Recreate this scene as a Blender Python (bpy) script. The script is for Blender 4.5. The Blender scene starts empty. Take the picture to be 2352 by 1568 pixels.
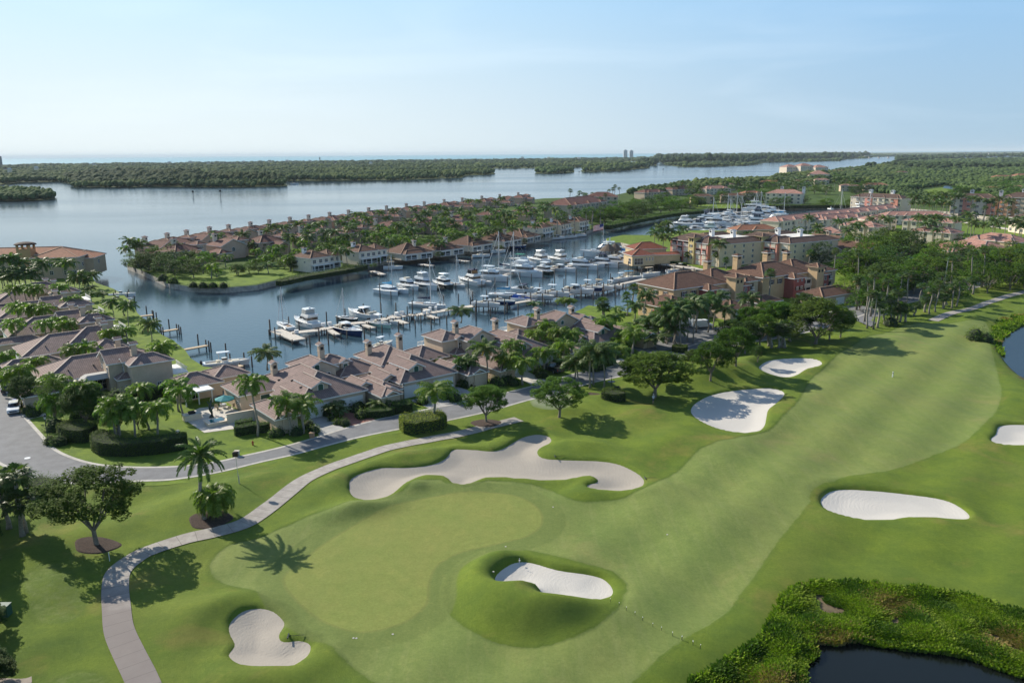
import bpy, math, random
import numpy as np
from mathutils import Vector, Matrix
S = bpy.context.scene
COL = S.collection
# ------------------------------------------------------------ camera, sky, sun
PF, PCX, PCY = 1829.0, 1176.0, 784.0          # picture units: the photograph seen 2352 x 1568
PITCH = math.atan(431 / 1829); ROLL = -0.0075
CAMP = Vector((0, 0, 46.0))
RM = Matrix.Rotation(math.pi / 2 - PITCH, 3, 'X') @ Matrix.Rotation(ROLL, 3, 'Z')
cd = bpy.data.cameras.new("camera"); cam = bpy.data.objects.new("camera", cd); COL.objects.link(cam)
cam.matrix_world = Matrix.Translation(CAMP) @ RM.to_4x4()
cd.sensor_width = 36; cd.lens = PF / 2352 * 36; cd.clip_start = 1; cd.clip_end = 90000
S.camera = cam
S.render.resolution_x = 1024; S.render.resolution_y = 682
SUN_EL, SUN_AZ = math.radians(31.5), math.radians(-51.5)   # azimuth clockwise from +Y
W = bpy.data.worlds.new("World"); S.world = W; W.use_nodes = True
nt = W.node_tree; bg = nt.nodes['Background']
sky = nt.nodes.new('ShaderNodeTexSky'); sky.sky_type = 'NISHITA'; sky.sun_disc = False
sky.sun_elevation = SUN_EL; sky.sun_rotation = SUN_AZ
sky.air_density = 1.0; sky.dust_density = 0.6; sky.ozone_density = 2.6; sky.altitude = 50
tc = nt.nodes.new('ShaderNodeTexCoord'); mp = nt.nodes.new('ShaderNodeMapping')
mp.inputs['Scale'].default_value = (1.0, 1.0, 7.0)
cn = nt.nodes.new('ShaderNodeTexNoise'); cn.inputs['Scale'].default_value = 2.2; cn.inputs['Detail'].default_value = 6
cn.inputs['Distortion'].default_value = 0.6
cr = nt.nodes.new('ShaderNodeMapRange'); cr.inputs[1].default_value = 0.5; cr.inputs[2].default_value = 0.8
cr.inputs[3].default_value = 0.0; cr.inputs[4].default_value = 0.16
mxc = nt.nodes.new('ShaderNodeMix'); mxc.data_type = 'RGBA'; mxc.inputs[7].default_value = (8.2, 9.0, 9.6, 1)
nt.links.new(tc.outputs['Generated'], mp.inputs[0]); nt.links.new(mp.outputs[0], cn.inputs['Vector'])
nt.links.new(cn.outputs['Fac'], cr.inputs[0]); nt.links.new(cr.outputs[0], mxc.inputs[0])
# morning haze low over the sea, brightest towards the sun
nrm = nt.nodes.new('ShaderNodeVectorMath'); nrm.operation = 'NORMALIZE'; nt.links.new(tc.outputs['Generated'], nrm.inputs[0])
sep = nt.nodes.new('ShaderNodeSeparateXYZ'); nt.links.new(nrm.outputs[0], sep.inputs[0])
dt = nt.nodes.new('ShaderNodeVectorMath'); dt.operation = 'DOT_PRODUCT'; dt.inputs[1].default_value = (math.sin(SUN_AZ), math.cos(SUN_AZ), 0.0); nt.links.new(nrm.outputs[0], dt.inputs[0])
az = nt.nodes.new('ShaderNodeMapRange'); az.interpolation_type = 'SMOOTHSTEP'; az.inputs[1].default_value = 0.1; az.inputs[2].default_value = 1.0; nt.links.new(dt.outputs['Value'], az.inputs[0])
hcol = nt.nodes.new('ShaderNodeMix'); hcol.data_type = 'RGBA'; hcol.inputs[6].default_value = (2.95, 4.05, 4.9, 1); hcol.inputs[7].default_value = (6.3, 6.75, 6.7, 1); nt.links.new(az.outputs[0], hcol.inputs[0])
ucol = nt.nodes.new('ShaderNodeMix'); ucol.data_type = 'RGBA'; ucol.inputs[6].default_value = (1.75, 3.8, 6.4, 1); ucol.inputs[7].default_value = (3.3, 5.5, 7.2, 1); nt.links.new(az.outputs[0], ucol.inputs[0])
el = nt.nodes.new('ShaderNodeMapRange'); el.interpolation_type = 'SMOOTHSTEP'; el.inputs[1].default_value = -0.05; el.inputs[2].default_value = 0.30; nt.links.new(sep.outputs['Z'], el.inputs[0])
lo = nt.nodes.new('ShaderNodeMix'); lo.data_type = 'RGBA'; nt.links.new(el.outputs[0], lo.inputs[0]); nt.links.new(hcol.outputs[2], lo.inputs[6]); nt.links.new(ucol.outputs[2], lo.inputs[7])
e2 = nt.nodes.new('ShaderNodeMapRange'); e2.interpolation_type = 'SMOOTHSTEP'; e2.inputs[1].default_value = 0.05; e2.inputs[2].default_value = 0.75; nt.links.new(sep.outputs['Z'], e2.inputs[0])
hm = nt.nodes.new('ShaderNodeMix'); hm.data_type = 'RGBA'; nt.links.new(e2.outputs[0], hm.inputs[0]); nt.links.new(lo.outputs[2], hm.inputs[6]); nt.links.new(sky.outputs[0], hm.inputs[7])
nt.links.new(hm.outputs[2], mxc.inputs[6]); nt.links.new(mxc.outputs[2], bg.inputs[0])
bg.inputs[1].default_value = 0.108
sl = bpy.data.lights.new("sun", 'SUN'); sl.energy = 5.0; sl.angle = math.radians(0.55); sl.color = (1.0, 0.92, 0.78)
so = bpy.data.objects.new("sun", sl); COL.objects.link(so)
SD = Vector((math.sin(SUN_AZ) * math.cos(SUN_EL), math.cos(SUN_AZ) * math.cos(SUN_EL), math.sin(SUN_EL)))
so.rotation_euler = SD.to_track_quat('Z', 'Y').to_euler(); so.location = (-200, 200, 300)
S.view_settings.view_transform = 'Standard'; S.view_settings.look = 'None'; S.view_settings.gamma = 1
S.view_settings.exposure = 0.48
S.cycles.volume_bounces = 0; S.cycles.max_bounces = 6; S.cycles.transparent_max_bounces = 8

# ------------------------------------------------------------ helpers
R = random.Random(7)
def at(x, y, z=2.0):
    "point of the photograph (2352 x 1568 units) carried onto the level z"
    d = RM @ Vector((x - PCX, -(y - PCY), -PF)); t = (z - CAMP.z) / d.z
    return CAMP + d * t
def pix(p):
    v = RM.transposed() @ (Vector(p) - CAMP)
    return (PCX + v.x * PF / -v.z, PCY - v.y * PF / -v.z)
def Z(x0, y0, w, pts):
    "points read in an enlarged view (x0, y0, w in photograph pixels) -> picture units"
    k = w / 2352 * 0.72593
    return [(x0 * 0.72593 + a * k, y0 * 0.72593 + b * k) + tuple(r) for a, b, *r in pts]
def smooth_poly(pts, n=5, closed=True):
    out = []; N = len(pts)
    rng = range(N) if closed else range(N - 1)
    for i in rng:
        g = (lambda j: pts[j % N]) if closed else (lambda j: pts[max(0, min(N - 1, j))])
        p0, p1, p2, p3 = g(i - 1), g(i), g(i + 1), g(i + 2)
        for k in range(n):
            t = k / n
            out.append(tuple(0.5 * (2 * p1[c] + (p2[c] - p0[c]) * t + (2 * p0[c] - 5 * p1[c] + 4 * p2[c] - p3[c]) * t * t + (-p0[c] + 3 * p1[c] - 3 * p2[c] + p3[c]) * t ** 3) for c in range(len(p1))))
    if not closed: out.append(tuple(pts[-1]))
    return out
def wpoly(pts, z=2.0, n=4, closed=True):
    q = [tuple(at(x, y, z))[:2] for x, y in pts]
    return smooth_poly(q, n, closed) if n > 1 else q
def sdf(poly, X, Y):
    "signed distance, negative inside (far outside: distance to the bounding box)"
    P = np.array(poly); X = np.asarray(X, float); Y = np.asarray(Y, float)
    x0, y0 = P.min(0); x1, y1 = P.max(0)
    if X.size > 4000:
        bx = np.maximum(np.maximum(x0 - X, X - x1), 0); by = np.maximum(np.maximum(y0 - Y, Y - y1), 0); out = np.hypot(bx, by)
        k = out < 14
        if k.sum() < X.size * 0.8:
            r = out.copy(); r[k] = _sdf(P, X[k], Y[k]); return r
    return _sdf(P, X, Y)
def _sdf(P, X, Y):
    d2 = np.full(X.shape, 1e18); ins = np.zeros(X.shape, bool); N = len(P)
    for i in range(N):
        ax, ay = P[i]; bx, by = P[(i + 1) % N]
        ex, ey = bx - ax, by - ay; L = ex * ex + ey * ey + 1e-9
        t = np.clip(((X - ax) * ex + (Y - ay) * ey) / L, 0, 1)
        d2 = np.minimum(d2, (X - ax - t * ex) ** 2 + (Y - ay - t * ey) ** 2)
        if ay != by:
            c = ((ay > Y) != (by > Y)) & (X < (bx - ax) * (Y - ay) / (by - ay) + ax)
            ins ^= c
    d = np.sqrt(d2); return np.where(ins, -d, d)
def inmask(poly, X, Y):
    c = np.zeros(X.shape, bool); N = len(poly)
    for i in range(N):
        ax, ay = poly[i][:2]; bx, by = poly[(i + 1) % N][:2]
        if ay != by: c ^= ((ay > Y) != (by > Y)) & (X < (bx - ax) * (Y - ay) / (by - ay) + ax)
    return c
def inpoly(poly, x, y):
    c = False; N = len(poly)
    for i in range(N):
        ax, ay = poly[i][:2]; bx, by = poly[(i + 1) % N][:2]
        if (ay > y) != (by > y) and x < (bx - ax) * (y - ay) / (by - ay) + ax: c = not c
    return c
def tag(o, label=None, cat=None, group=None, kind=None):
    if label: o['label'] = label
    if cat: o['category'] = cat
    if group: o['group'] = group
    if kind: o['kind'] = kind
    return o
def empty(name, loc, rz=0.0, label=None, cat=None, group=None):
    o = bpy.data.objects.new(name, None); COL.objects.link(o); o.empty_display_size = 0.5
    o.location = loc; o.rotation_euler = (0, 0, rz)
    return tag(o, label, cat, group)
def ring(n, r, ph=0.0): return [(r * math.cos(ph + 2 * math.pi * i / n), r * math.sin(ph + 2 * math.pi * i / n)) for i in range(n)]
class MB:
    def __init__(s): s.v = []; s.f = []; s.m = []; s.uv = []; s.T = None
    def P(s, p):
        p = Vector(p)
        if s.T is not None: p = s.T @ p
        s.v.append(tuple(p)); return len(s.v) - 1
    def face(s, pts, m=0, uv=None):
        s.f.append([s.P(p) for p in pts]); s.m.append(m); s.uv.append(uv)
    def quad(s, a, b, c, d, m=0, uv=None): s.face((a, b, c, d), m, uv)
    def box(s, x0, x1, y0, y1, z0, z1, m=0, bottom=True):
        i = [s.P(p) for p in ((x0, y0, z0), (x1, y0, z0), (x1, y1, z0), (x0, y1, z0), (x0, y0, z1), (x1, y0, z1), (x1, y1, z1), (x0, y1, z1))]
        F = [(4, 5, 6, 7), (0, 1, 5, 4), (1, 2, 6, 5), (2, 3, 7, 6), (3, 0, 4, 7)] + ([(3, 2, 1, 0)] if bottom else [])
        for f in F: s.f.append([i[k] for k in f]); s.m.append(m); s.uv.append(None)
    def beam(s, a, b, w, h, m=0):
        "square bar from a to b"
        a, b = Vector(a), Vector(b); d = (b - a); L = d.length
        if L < 1e-6: return
        d /= L; up = Vector((0, 0, 1)) if abs(d.z) < 0.95 else Vector((1, 0, 0))
        x = d.cross(up).normalized(); y = x.cross(d)
        q = [a + x * w / 2 * i + y * h / 2 * j for i, j in ((-1, -1), (1, -1), (1, 1), (-1, 1))]
        r = [p + d * L for p in q]; i = [s.P(p) for p in q + r]
        for f in ((0, 1, 2, 3), (7, 6, 5, 4), (0, 4, 5, 1), (1, 5, 6, 2), (2, 6, 7, 3), (3, 7, 4, 0)): s.f.append([i[k] for k in f]); s.m.append(m); s.uv.append(None)
    def tube(s, pts, rad, n=8, m=0, cap=True):
        rings = []; N = len(pts)
        for k, p in enumerate(pts):
            p = Vector(p); d = Vector(pts[min(k + 1, N - 1)]) - Vector(pts[max(k - 1, 0)])
            d = d.normalized() if d.length > 1e-9 else Vector((0, 0, 1))
            up = Vector((0, 0, 1)) if abs(d.z) < 0.9 else Vector((1, 0, 0))
            x = d.cross(up).normalized(); y = x.cross(d); r = rad[k] if isinstance(rad, (list, tuple)) else rad
            rings.append([s.P(p + x * r * math.cos(2 * math.pi * i / n) + y * r * math.sin(2 * math.pi * i / n)) for i in range(n)])
        for a, b in zip(rings, rings[1:]):
            for i in range(n): s.f.append([a[i], a[(i + 1) % n], b[(i + 1) % n], b[i]]); s.m.append(m); s.uv.append(None)
        if cap:
            s.f.append(rings[-1][:]); s.m.append(m); s.uv.append(None); s.f.append(rings[0][::-1]); s.m.append(m); s.uv.append(None)
    def prism(s, poly, z0, z1, m=0, m2=None, inset=0.0):
        n = len(poly); m2 = m if m2 is None else m2
        cx = sum(p[0] for p in poly) / n; cy = sum(p[1] for p in poly) / n
        top = [(cx + (p[0] - cx) * (1 - inset), cy + (p[1] - cy) * (1 - inset)) for p in poly]
        a = [s.P((p[0], p[1], z0)) for p in poly]; b = [s.P((p[0], p[1], z1)) for p in top]
        s.f.append(b[:]); s.m.append(m2); s.uv.append(None)
        for i in range(n): s.f.append([a[i], a[(i + 1) % n], b[(i + 1) % n], b[i]]); s.m.append(m); s.uv.append(None)
    def loft(s, rings, m=0, closed=True, capend=True):
        idx = [[s.P(p) for p in r] for r in rings]; n = len(rings[0])
        for a, b in zip(idx, idx[1:]):
            for i in range(n if closed else n - 1): s.f.append([a[i], a[(i + 1) % n], b[(i + 1) % n], b[i]]); s.m.append(m); s.uv.append(None)
        if capend:
            s.f.append(idx[-1][:]); s.m.append(m); s.uv.append(None); s.f.append(idx[0][::-1]); s.m.append(m); s.uv.append(None)
    def mesh(s, name, mats, smooth=False):
        me = bpy.data.meshes.new(name); me.from_pydata(s.v, [], s.f)
        for m in (mats if isinstance(mats, (list, tuple)) else [mats]): me.materials.append(m)
        me.polygons.foreach_set('material_index', s.m)
        if smooth: me.polygons.foreach_set('use_smooth', [True] * len(s.f))
        if any(u is not None for u in s.uv):
            ul = me.uv_layers.new(name='UVMap'); arr = []
            for f, u in zip(s.f, s.uv):
                arr += [c for q in (u if u is not None else [(0, 0)] * len(f)) for c in q]
            ul.data.foreach_set('uv', arr)
        me.update(); return me
    def build(s, name, mats, parent=None, smooth=False, **t):
        o = bpy.data.objects.new(name, s.mesh(name, mats, smooth)); COL.objects.link(o)
        if parent is not None: o.parent = parent
        return tag(o, **t)
KIDS = {}
def kids(o):
    return [c for c in COL.objects if c.parent == o]
def snap(o):
    "remember a thing's tree so that it can be copied quickly"
    KIDS[o.name] = (o, [snap(c) for c in kids(o)]); return KIDS[o.name]
def copy_tree(t, parent=None):
    o, ch = t; c = o.copy(); COL.objects.link(c)
    if parent is not None: c.parent = parent
    for k in ch: copy_tree(k, c)
    return c
USED = set()
def spawn(proto, loc, rz=0.0, sc=1.0, label=None, group=None, first=True):
    "the first call moves the prototype itself, later calls copy it"
    if proto.name not in KIDS: snap(proto)
    if proto.name not in USED: USED.add(proto.name); o = proto
    else: o = copy_tree(KIDS[proto.name])
    o.location = loc; o.rotation_euler = (0, 0, rz)
    o.scale = sc if isinstance(sc, (tuple, list)) else (sc, sc, sc)
    if label: o['label'] = label
    if group: o['group'] = group
    return o
ORD = ['leftmost', 'second from left', 'third from left', 'fourth from left', 'fifth from left', 'sixth from left', 'seventh from left', 'eighth from left', 'ninth from left', 'tenth from left']
def ordn(i, n):
    if i < 10 and (i <= n / 2 or n <= 4): return ORD[i] if n > 1 else 'single'
    j = n - 1 - i
    if j < 10: return ORD[j].replace('left', 'right')
    return ('%dth from left' % (i + 1)) if i < n / 2 else ('%dth from right' % (j + 1))
def name_row(objs, noun, where, cat=None, group=None):
    "labels: which of the row one means, counted along the picture"
    s = sorted(objs, key=lambda o: pix(o.location)[0])
    for i, o in enumerate(s):
        q = ordn(i, len(s))
        o['label'] = (noun + ' ' + where) if len(s) == 1 else f"{noun}, {q} {where}"
        if len(o['label'].split()) > 16: print('LONG LABEL', o['label'])
        if cat: o['category'] = cat
        if group and len(s) > 1: o['group'] = group

# ------------------------------------------------------------ materials
def mat(name, col, rough=0.7, metal=0.0, noise=0.0, nscale=1.0, bump=0.0, bscale=None, rnd=0.0, spec=0.5, emit=None, trans=0.0, coat=0.0, col2=None, coords='Object', hue=0.0):
    m = bpy.data.materials.new(name); m.use_nodes = True; t = m.node_tree; b = t.nodes['Principled BSDF']
    b.inputs['Base Color'].default_value = (*col, 1); b.inputs['Roughness'].default_value = rough
    b.inputs['Metallic'].default_value = metal; b.inputs['Specular IOR Level'].default_value = spec
    if coat: b.inputs['Coat Weight'].default_value = coat
    if emit: b.inputs['Emission Color'].default_value = (*emit[:3], 1); b.inputs['Emission Strength'].default_value = emit[3]
    src = None
    if noise or bump:
        c = t.nodes.new('ShaderNodeTexCoord'); n = t.nodes.new('ShaderNodeTexNoise'); n.inputs['Scale'].default_value = nscale; n.inputs['Detail'].default_value = 5
        n.inputs['Roughness'].default_value = 0.65
        t.links.new(c.outputs[coords], n.inputs['Vector'])
    if noise:
        mx = t.nodes.new('ShaderNodeMix'); mx.data_type = 'RGBA'
        c2 = col2 or tuple(x * (1 - noise) for x in col)
        mx.inputs[6].default_value = (*(tuple(min(1, x * (1 + noise * 0.7)) for x in col) if not col2 else col), 1); mx.inputs[7].default_value = (*c2, 1)
        r = t.nodes.new('ShaderNodeMapRange'); r.inputs[1].default_value = 0.35; r.inputs[2].default_value = 0.65
        t.links.new(n.outputs['Fac'], r.inputs[0]); t.links.new(r.outputs[0], mx.inputs[0]); src = mx.outputs[2]
    if rnd or hue:
        oi = t.nodes.new('ShaderNodeObjectInfo'); hs = t.nodes.new('ShaderNodeHueSaturation')
        r2 = t.nodes.new('ShaderNodeMapRange'); r2.inputs[3].default_value = 1 - rnd; r2.inputs[4].default_value = 1 + rnd
        r3 = t.nodes.new('ShaderNodeMapRange'); r3.inputs[3].default_value = 0.5 - hue; r3.inputs[4].default_value = 0.5 + hue
        t.links.new(oi.outputs['Random'], r2.inputs[0]); t.links.new(r2.outputs[0], hs.inputs['Value'])
        ml = t.nodes.new('ShaderNodeMath'); ml.operation = 'MULTIPLY'; ml.inputs[1].default_value = 7.31; fr = t.nodes.new('ShaderNodeMath'); fr.operation = 'FRACT'
        t.links.new(oi.outputs['Random'], ml.inputs[0]); t.links.new(ml.outputs[0], fr.inputs[0]); t.links.new(fr.outputs[0], r3.inputs[0]); t.links.new(r3.outputs[0], hs.inputs['Hue'])
        if src: t.links.new(src, hs.inputs['Color'])
        else: hs.inputs['Color'].default_value = (*col, 1)
        src = hs.outputs[0]
    if src: t.links.new(src, b.inputs['Base Color'])
    if bump:
        bn = t.nodes.new('ShaderNodeBump'); bn.inputs['Strength'].default_value = 1.0; bn.inputs['Distance'].default_value = bump
        nn = t.nodes.new('ShaderNodeTexNoise'); nn.inputs['Scale'].default_value = bscale or nscale; nn.inputs['Detail'].default_value = 4
        t.links.new(c.outputs[coords], nn.inputs['Vector']); t.links.new(nn.outputs['Fac'], bn.inputs['Height']); t.links.new(bn.outputs[0], b.inputs['Normal'])
    return m
def leafmat(name, c1, c2, hue=0.02, rnd=0.2, rough=0.75, tr=0.25, spec=0.1):
    "leaves: each leaf has a tone of its own, light passes through a little"
    m = bpy.data.materials.new(name); m.use_nodes = True; t = m.node_tree; b = t.nodes['Principled BSDF']; o = t.nodes['Material Output']
    g = t.nodes.new('ShaderNodeNewGeometry'); mx = t.nodes.new('ShaderNodeMix'); mx.data_type = 'RGBA'
    mx.inputs[6].default_value = (*c1, 1); mx.inputs[7].default_value = (*c2, 1); t.links.new(g.outputs['Random Per Island'], mx.inputs[0])
    oi = t.nodes.new('ShaderNodeObjectInfo'); hs = t.nodes.new('ShaderNodeHueSaturation')
    r2 = t.nodes.new('ShaderNodeMapRange'); r2.inputs[3].default_value = 1 - rnd; r2.inputs[4].default_value = 1 + rnd
    r3 = t.nodes.new('ShaderNodeMapRange'); r3.inputs[3].default_value = 0.5 - hue; r3.inputs[4].default_value = 0.5 + hue
    ml = t.nodes.new('ShaderNodeMath'); ml.operation = 'MULTIPLY'; ml.inputs[1].default_value = 7.31; fr = t.nodes.new('ShaderNodeMath'); fr.operation = 'FRACT'
    t.links.new(oi.outputs['Random'], r2.inputs[0]); t.links.new(oi.outputs['Random'], ml.inputs[0]); t.links.new(ml.outputs[0], fr.inputs[0]); t.links.new(fr.outputs[0], r3.inputs[0])
    t.links.new(r2.outputs[0], hs.inputs['Value']); t.links.new(r3.outputs[0], hs.inputs['Hue']); t.links.new(mx.outputs[2], hs.inputs['Color'])
    t.links.new(hs.outputs[0], b.inputs['Base Color']); b.inputs['Roughness'].default_value = rough; b.inputs['Specular IOR Level'].default_value = spec
    if tr:
        tn = t.nodes.new('ShaderNodeBsdfTranslucent'); ms = t.nodes.new('ShaderNodeMixShader'); ms.inputs[0].default_value = tr
        bc = t.nodes.new('ShaderNodeMix'); bc.data_type = 'RGBA'; bc.blend_type = 'MULTIPLY'; bc.inputs[0].default_value = 1; bc.inputs[7].default_value = (1.5, 2.0, 0.5, 1)
        t.links.new(hs.outputs[0], bc.inputs[6]); t.links.new(bc.outputs[2], tn.inputs[0])
        t.links.new(b.outputs[0], ms.inputs[1]); t.links.new(tn.outputs[0], ms.inputs[2]); t.links.new(ms.outputs[0], o.inputs[0])
    return m
# ------------------------------------------------------------ the ground: polygons read from the photograph
FULL = lambda pts: pts
B_LOW = wpoly(Z(0, 1400, 1140, [(1510,1190),(1540,1150),(1600,1105),(1690,1088),(1770,1105),(1830,1155),(1840,1190),(1808,1245),(1815,1290),(1860,1308),(1940,1300),(2000,1315),(2013,1350),(1990,1395),(1930,1440),(1880,1453),(1650,1450),(1560,1425),(1512,1385),(1515,1360),(1543,1325),(1543,1290),(1515,1240)]))
B_MID = wpoly(Z(1000, 1350, 1200, [(1118,958),(1160,908),(1260,850),(1350,850),(1500,893),(1720,915),(1790,940),(1832,995),(1815,1040),(1740,1080),(1600,1093),(1450,1085),(1405,1062),(1398,1035),(1360,1010),(1200,1008),(1140,990)]))
B_LONG = wpoly(Z(1000, 1350, 1200, [(215,370),(222,335),(280,295),(400,262),(540,258),(650,250),(760,225),(820,190),(850,148),(890,142),(990,148),(1090,155),(1160,140),(1230,100),(1290,68),(1360,52),(1430,58),(1452,85),(1420,115),(1375,135),(1365,165),(1400,195),(1500,208),(1720,213),(1850,230),(1950,270),(2010,310),(2025,345),(2000,375),(1920,400),(1800,400),(1720,388),(1690,372),(1700,358),(1745,350),(1757,330),(1735,312),(1690,303),(1610,310),(1500,325),(1300,318),(1100,305),(1030,315),(980,335),(920,353),(860,345),(830,318),(790,302),(700,298),(640,310),(560,345),(500,390),(440,430),(370,452),(310,455),(250,435),(220,405)]), n=4)
B_SHADE = wpoly([(1590,945),(1600,925),(1640,906),(1700,896),(1760,892),(1790,896),(1799,905),(1780,925),(1762,940),(1757,960),(1752,978),(1735,990),(1700,993),(1650,983),(1610,965)])
B_FAR = wpoly(Z(2340, 850, 900, [(168,825),(190,800),(260,765),(400,745),(550,742),(640,755),(675,778),(640,800),(540,830),(480,870),(430,895),(370,905),(280,890),(200,860)]))
B_EDGE = wpoly(Z(2340, 850, 900, [(2090,1405),(2130,1370),(2140,1340),(2150,1310),(2200,1295),(2352,1288),(2480,1300),(2500,1370),(2460,1440),(2280,1450),(2200,1445),(2120,1430)]))
B_OVAL = wpoly(Z(2100, 1400, 1140, [(1035,385),(1050,350),(1100,318),(1200,308),(1450,320),(1700,345),(1850,375),(1940,420),(1985,460),(1975,485),(1900,488),(1700,482),(1580,478),(1500,490),(1400,498),(1280,490),(1160,465),(1070,430)]))
BUNKERS = [
 (B_LOW, 'kidney shaped raked sand bunker beside the cart path, nearest of all the bunkers', 0.6, 0.5),
 (B_MID, 'sand bunker with raked rings cut into the round grass mound', 0.9, 0.1),
 (B_LONG, 'longest sand bunker, stretched with lobes behind the putting green', 0.65, 0.7),
 (B_SHADE, 'white sand bunker with tree shade on its lower half, below the big oak', 0.6, 0.6),
 (B_FAR, 'farthest white sand bunker, at the foot of the roadside trees', 0.6, 0.6),
 (B_EDGE, 'white sand bunker cut off by the right edge of the photo', 0.6, 0.4),
 (B_OVAL, 'long oval white sand bunker above the reed pond on the right', 0.7, 0.35)]
GREEN = wpoly([(655,1335),(662,1315),(700,1285),(760,1240),(850,1190),(960,1150),(1070,1132),(1170,1136),(1222,1157),(1243,1185),(1236,1212),(1200,1233),(1130,1250),(1050,1270),(1000,1300),(983,1340),(978,1382),(950,1413),(900,1438),(830,1452),(770,1440),(710,1405),(670,1365)])
MOUND = wpoly([(1015,1380),(1022,1330),(1060,1290),(1110,1265),(1170,1258),(1230,1268),(1300,1290),(1370,1306),(1412,1335),(1430,1370),(1425,1402),(1390,1440),(1330,1470),(1250,1486),(1180,1485),(1100,1460),(1045,1425)])
FAIR = wpoly([(483,1300),(492,1275),(530,1250),(590,1240),(650,1215),(700,1195),(760,1180),(830,1160),(900,1125),(1000,1108),(1100,1105),(1200,1110),(1260,1122),(1310,1147),(1370,1152),(1440,1148),(1500,1120),(1560,1080),(1610,1040),(1700,1012),(1765,992),(1800,960),(1830,930),(1860,880),(1900,838),(1960,792),(2060,752),(2150,745),(2235,738),(2268,745),(2275,790),(2292,860),(2300,905),(2275,960),(2230,1000),(2150,1040),(2050,1075),(1950,1100),(1890,1128),(1850,1170),(1800,1230),(1740,1310),(1700,1360),(1660,1410),(1600,1450),(1530,1500),(1450,1568),(1350,1650),(1000,1650),(900,1600),(800,1530),(700,1440),(600,1370),(520,1340),(490,1320)])
TEES = [wpoly(Z(0,1400,1140,[(160,930),(240,850),(380,810),(440,830),(500,950),(545,1080),(500,1150),(420,1190),(300,1195),(230,1160),(210,1050)])), wpoly(Z(0,1400,1140,[(370,1568),(440,1520),(550,1505),(650,1530),(690,1590),(600,1700),(400,1700)]))]
PATHC = smooth_poly([tuple(at(x, y))[:2] for x, y in [(352,1640),(329,1568),(296,1500),(274,1449),(268,1400),(265,1345),(275,1310),(317,1277),(350,1262),(391,1248),(440,1235),(493,1224),(535,1214),(567,1202),(590,1188),(612,1172),(669,1128),(700,1106),(740,1084),(780,1068),(828,1052),(897,1028),(980,1010),(1063,995),(1120,981),(1161,971),(1192,963)]], 6, False)
PATH2 = smooth_poly([tuple(at(x, y))[:2] for x, y in [(2143,737),(2185,720),(2240,706),(2285,690),(2352,670),(2450,640),(2600,600)]], 6, False)
ROADC = smooth_poly([tuple(at(x, y))[:2] for x, y in [(-420,790),(-260,800),(-60,880)]] , 2, False)
ROAD_N = [(-60,900),(0,885),(60,963)]
# street: inner (house side) and outer (golf side) edges
R_IN = [(-90,860),(-30,868),(14,907),(38,940),(60,966),(90,1000),(115,1028),(150,1048),(210,1066),(290,1074),(400,1073),(497,1062),(560,1048),(640,1030),(720,1008),(800,983),(880,962),(960,945),(1060,926),(1140,908),(1215,890),(1290,868),(1330,857),(1390,847),(1440,832),(1520,815),(1620,785),(1700,762),(1790,746),(1870,728),(1950,703),(1990,686),(2060,674),(2150,655),(2260,632),(2400,600),(2700,545)]
R_OUT = [(-400,1000),(-160,1030),(-40,1050),(0,1068),(40,1088),(100,1104),(160,1111),(240,1110),(320,1106),(400,1102),(500,1086),(600,1062),(680,1044),(760,1022),(840,1002),(920,986),(1000,972),(1060,960),(1130,944),(1210,921),(1300,898),(1360,880),(1440,862),(1520,842),(1620,812),(1700,792),(1790,777),(1870,760),(1950,736),(2010,715),(2080,698),(2160,680),(2270,655),(2420,620),(2720,565)]
GOLFB = [at(x, y) for x, y in [(-420,1750),(-420,1150),(-300,1010)] + R_OUT[1:] + [(2800,600)]]
GOLFB = [tuple(p)[:2] for p in GOLFB] + [(300, 420), (330, 200), (250, 30), (100, 20)]
PONDW = wpoly(Z(2100, 1400, 1140, [(880,1275),(940,1262),(1000,1262),(1100,1275),(1200,1250),(1400,1280),(1600,1310),(1800,1330),(2000,1370),(2200,1440),(2352,1490),(2600,1560),(3000,1900),(2600,2600),(1200,2600),(820,1900),(840,1568),(860,1420),(920,1360)]), z=1.2)
PONDV = wpoly(Z(2100, 1400, 1140, [(-200,1800),(50,1620),(200,1540),(420,1400),(600,1280),(670,1180),(700,1110),(760,1010),(840,950),(920,915),(1100,898),(1300,908),(1500,935),(1700,950),(1950,985),(2200,1060),(2352,1110),(2700,1200),(3300,1900),(2900,2900),(800,2900)]), z=1.6)
PONDR = wpoly([(2352,742),(2328,752),(2300,772),(2291,790),(2296,812),(2310,832),(2330,852),(2352,866),(2420,890),(2700,930),(2900,800),(2700,700),(2450,715)], z=1.2)
PONDRV = wpoly([(2380,716),(2330,722),(2295,732),(2275,752),(2276,785),(2285,810),(2298,835),(2320,858),(2348,876),(2420,905),(2720,950),(2950,800),(2700,680),(2450,700)], z=1.6)
def gauss(X, Y, px, py, r, h, r2=None, ang=0):
    c = at(px, py); dx, dy = X - c.x, Y - c.y; ca, sa = math.cos(ang), math.sin(ang)
    u, v = dx * ca + dy * sa, -dx * sa + dy * ca
    return h * np.exp(-(u / r) ** 2 - (v / (r2 or r)) ** 2)
def sst(x): x = np.clip(x, 0, 1); return x * x * (3 - 2 * x)
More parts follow.
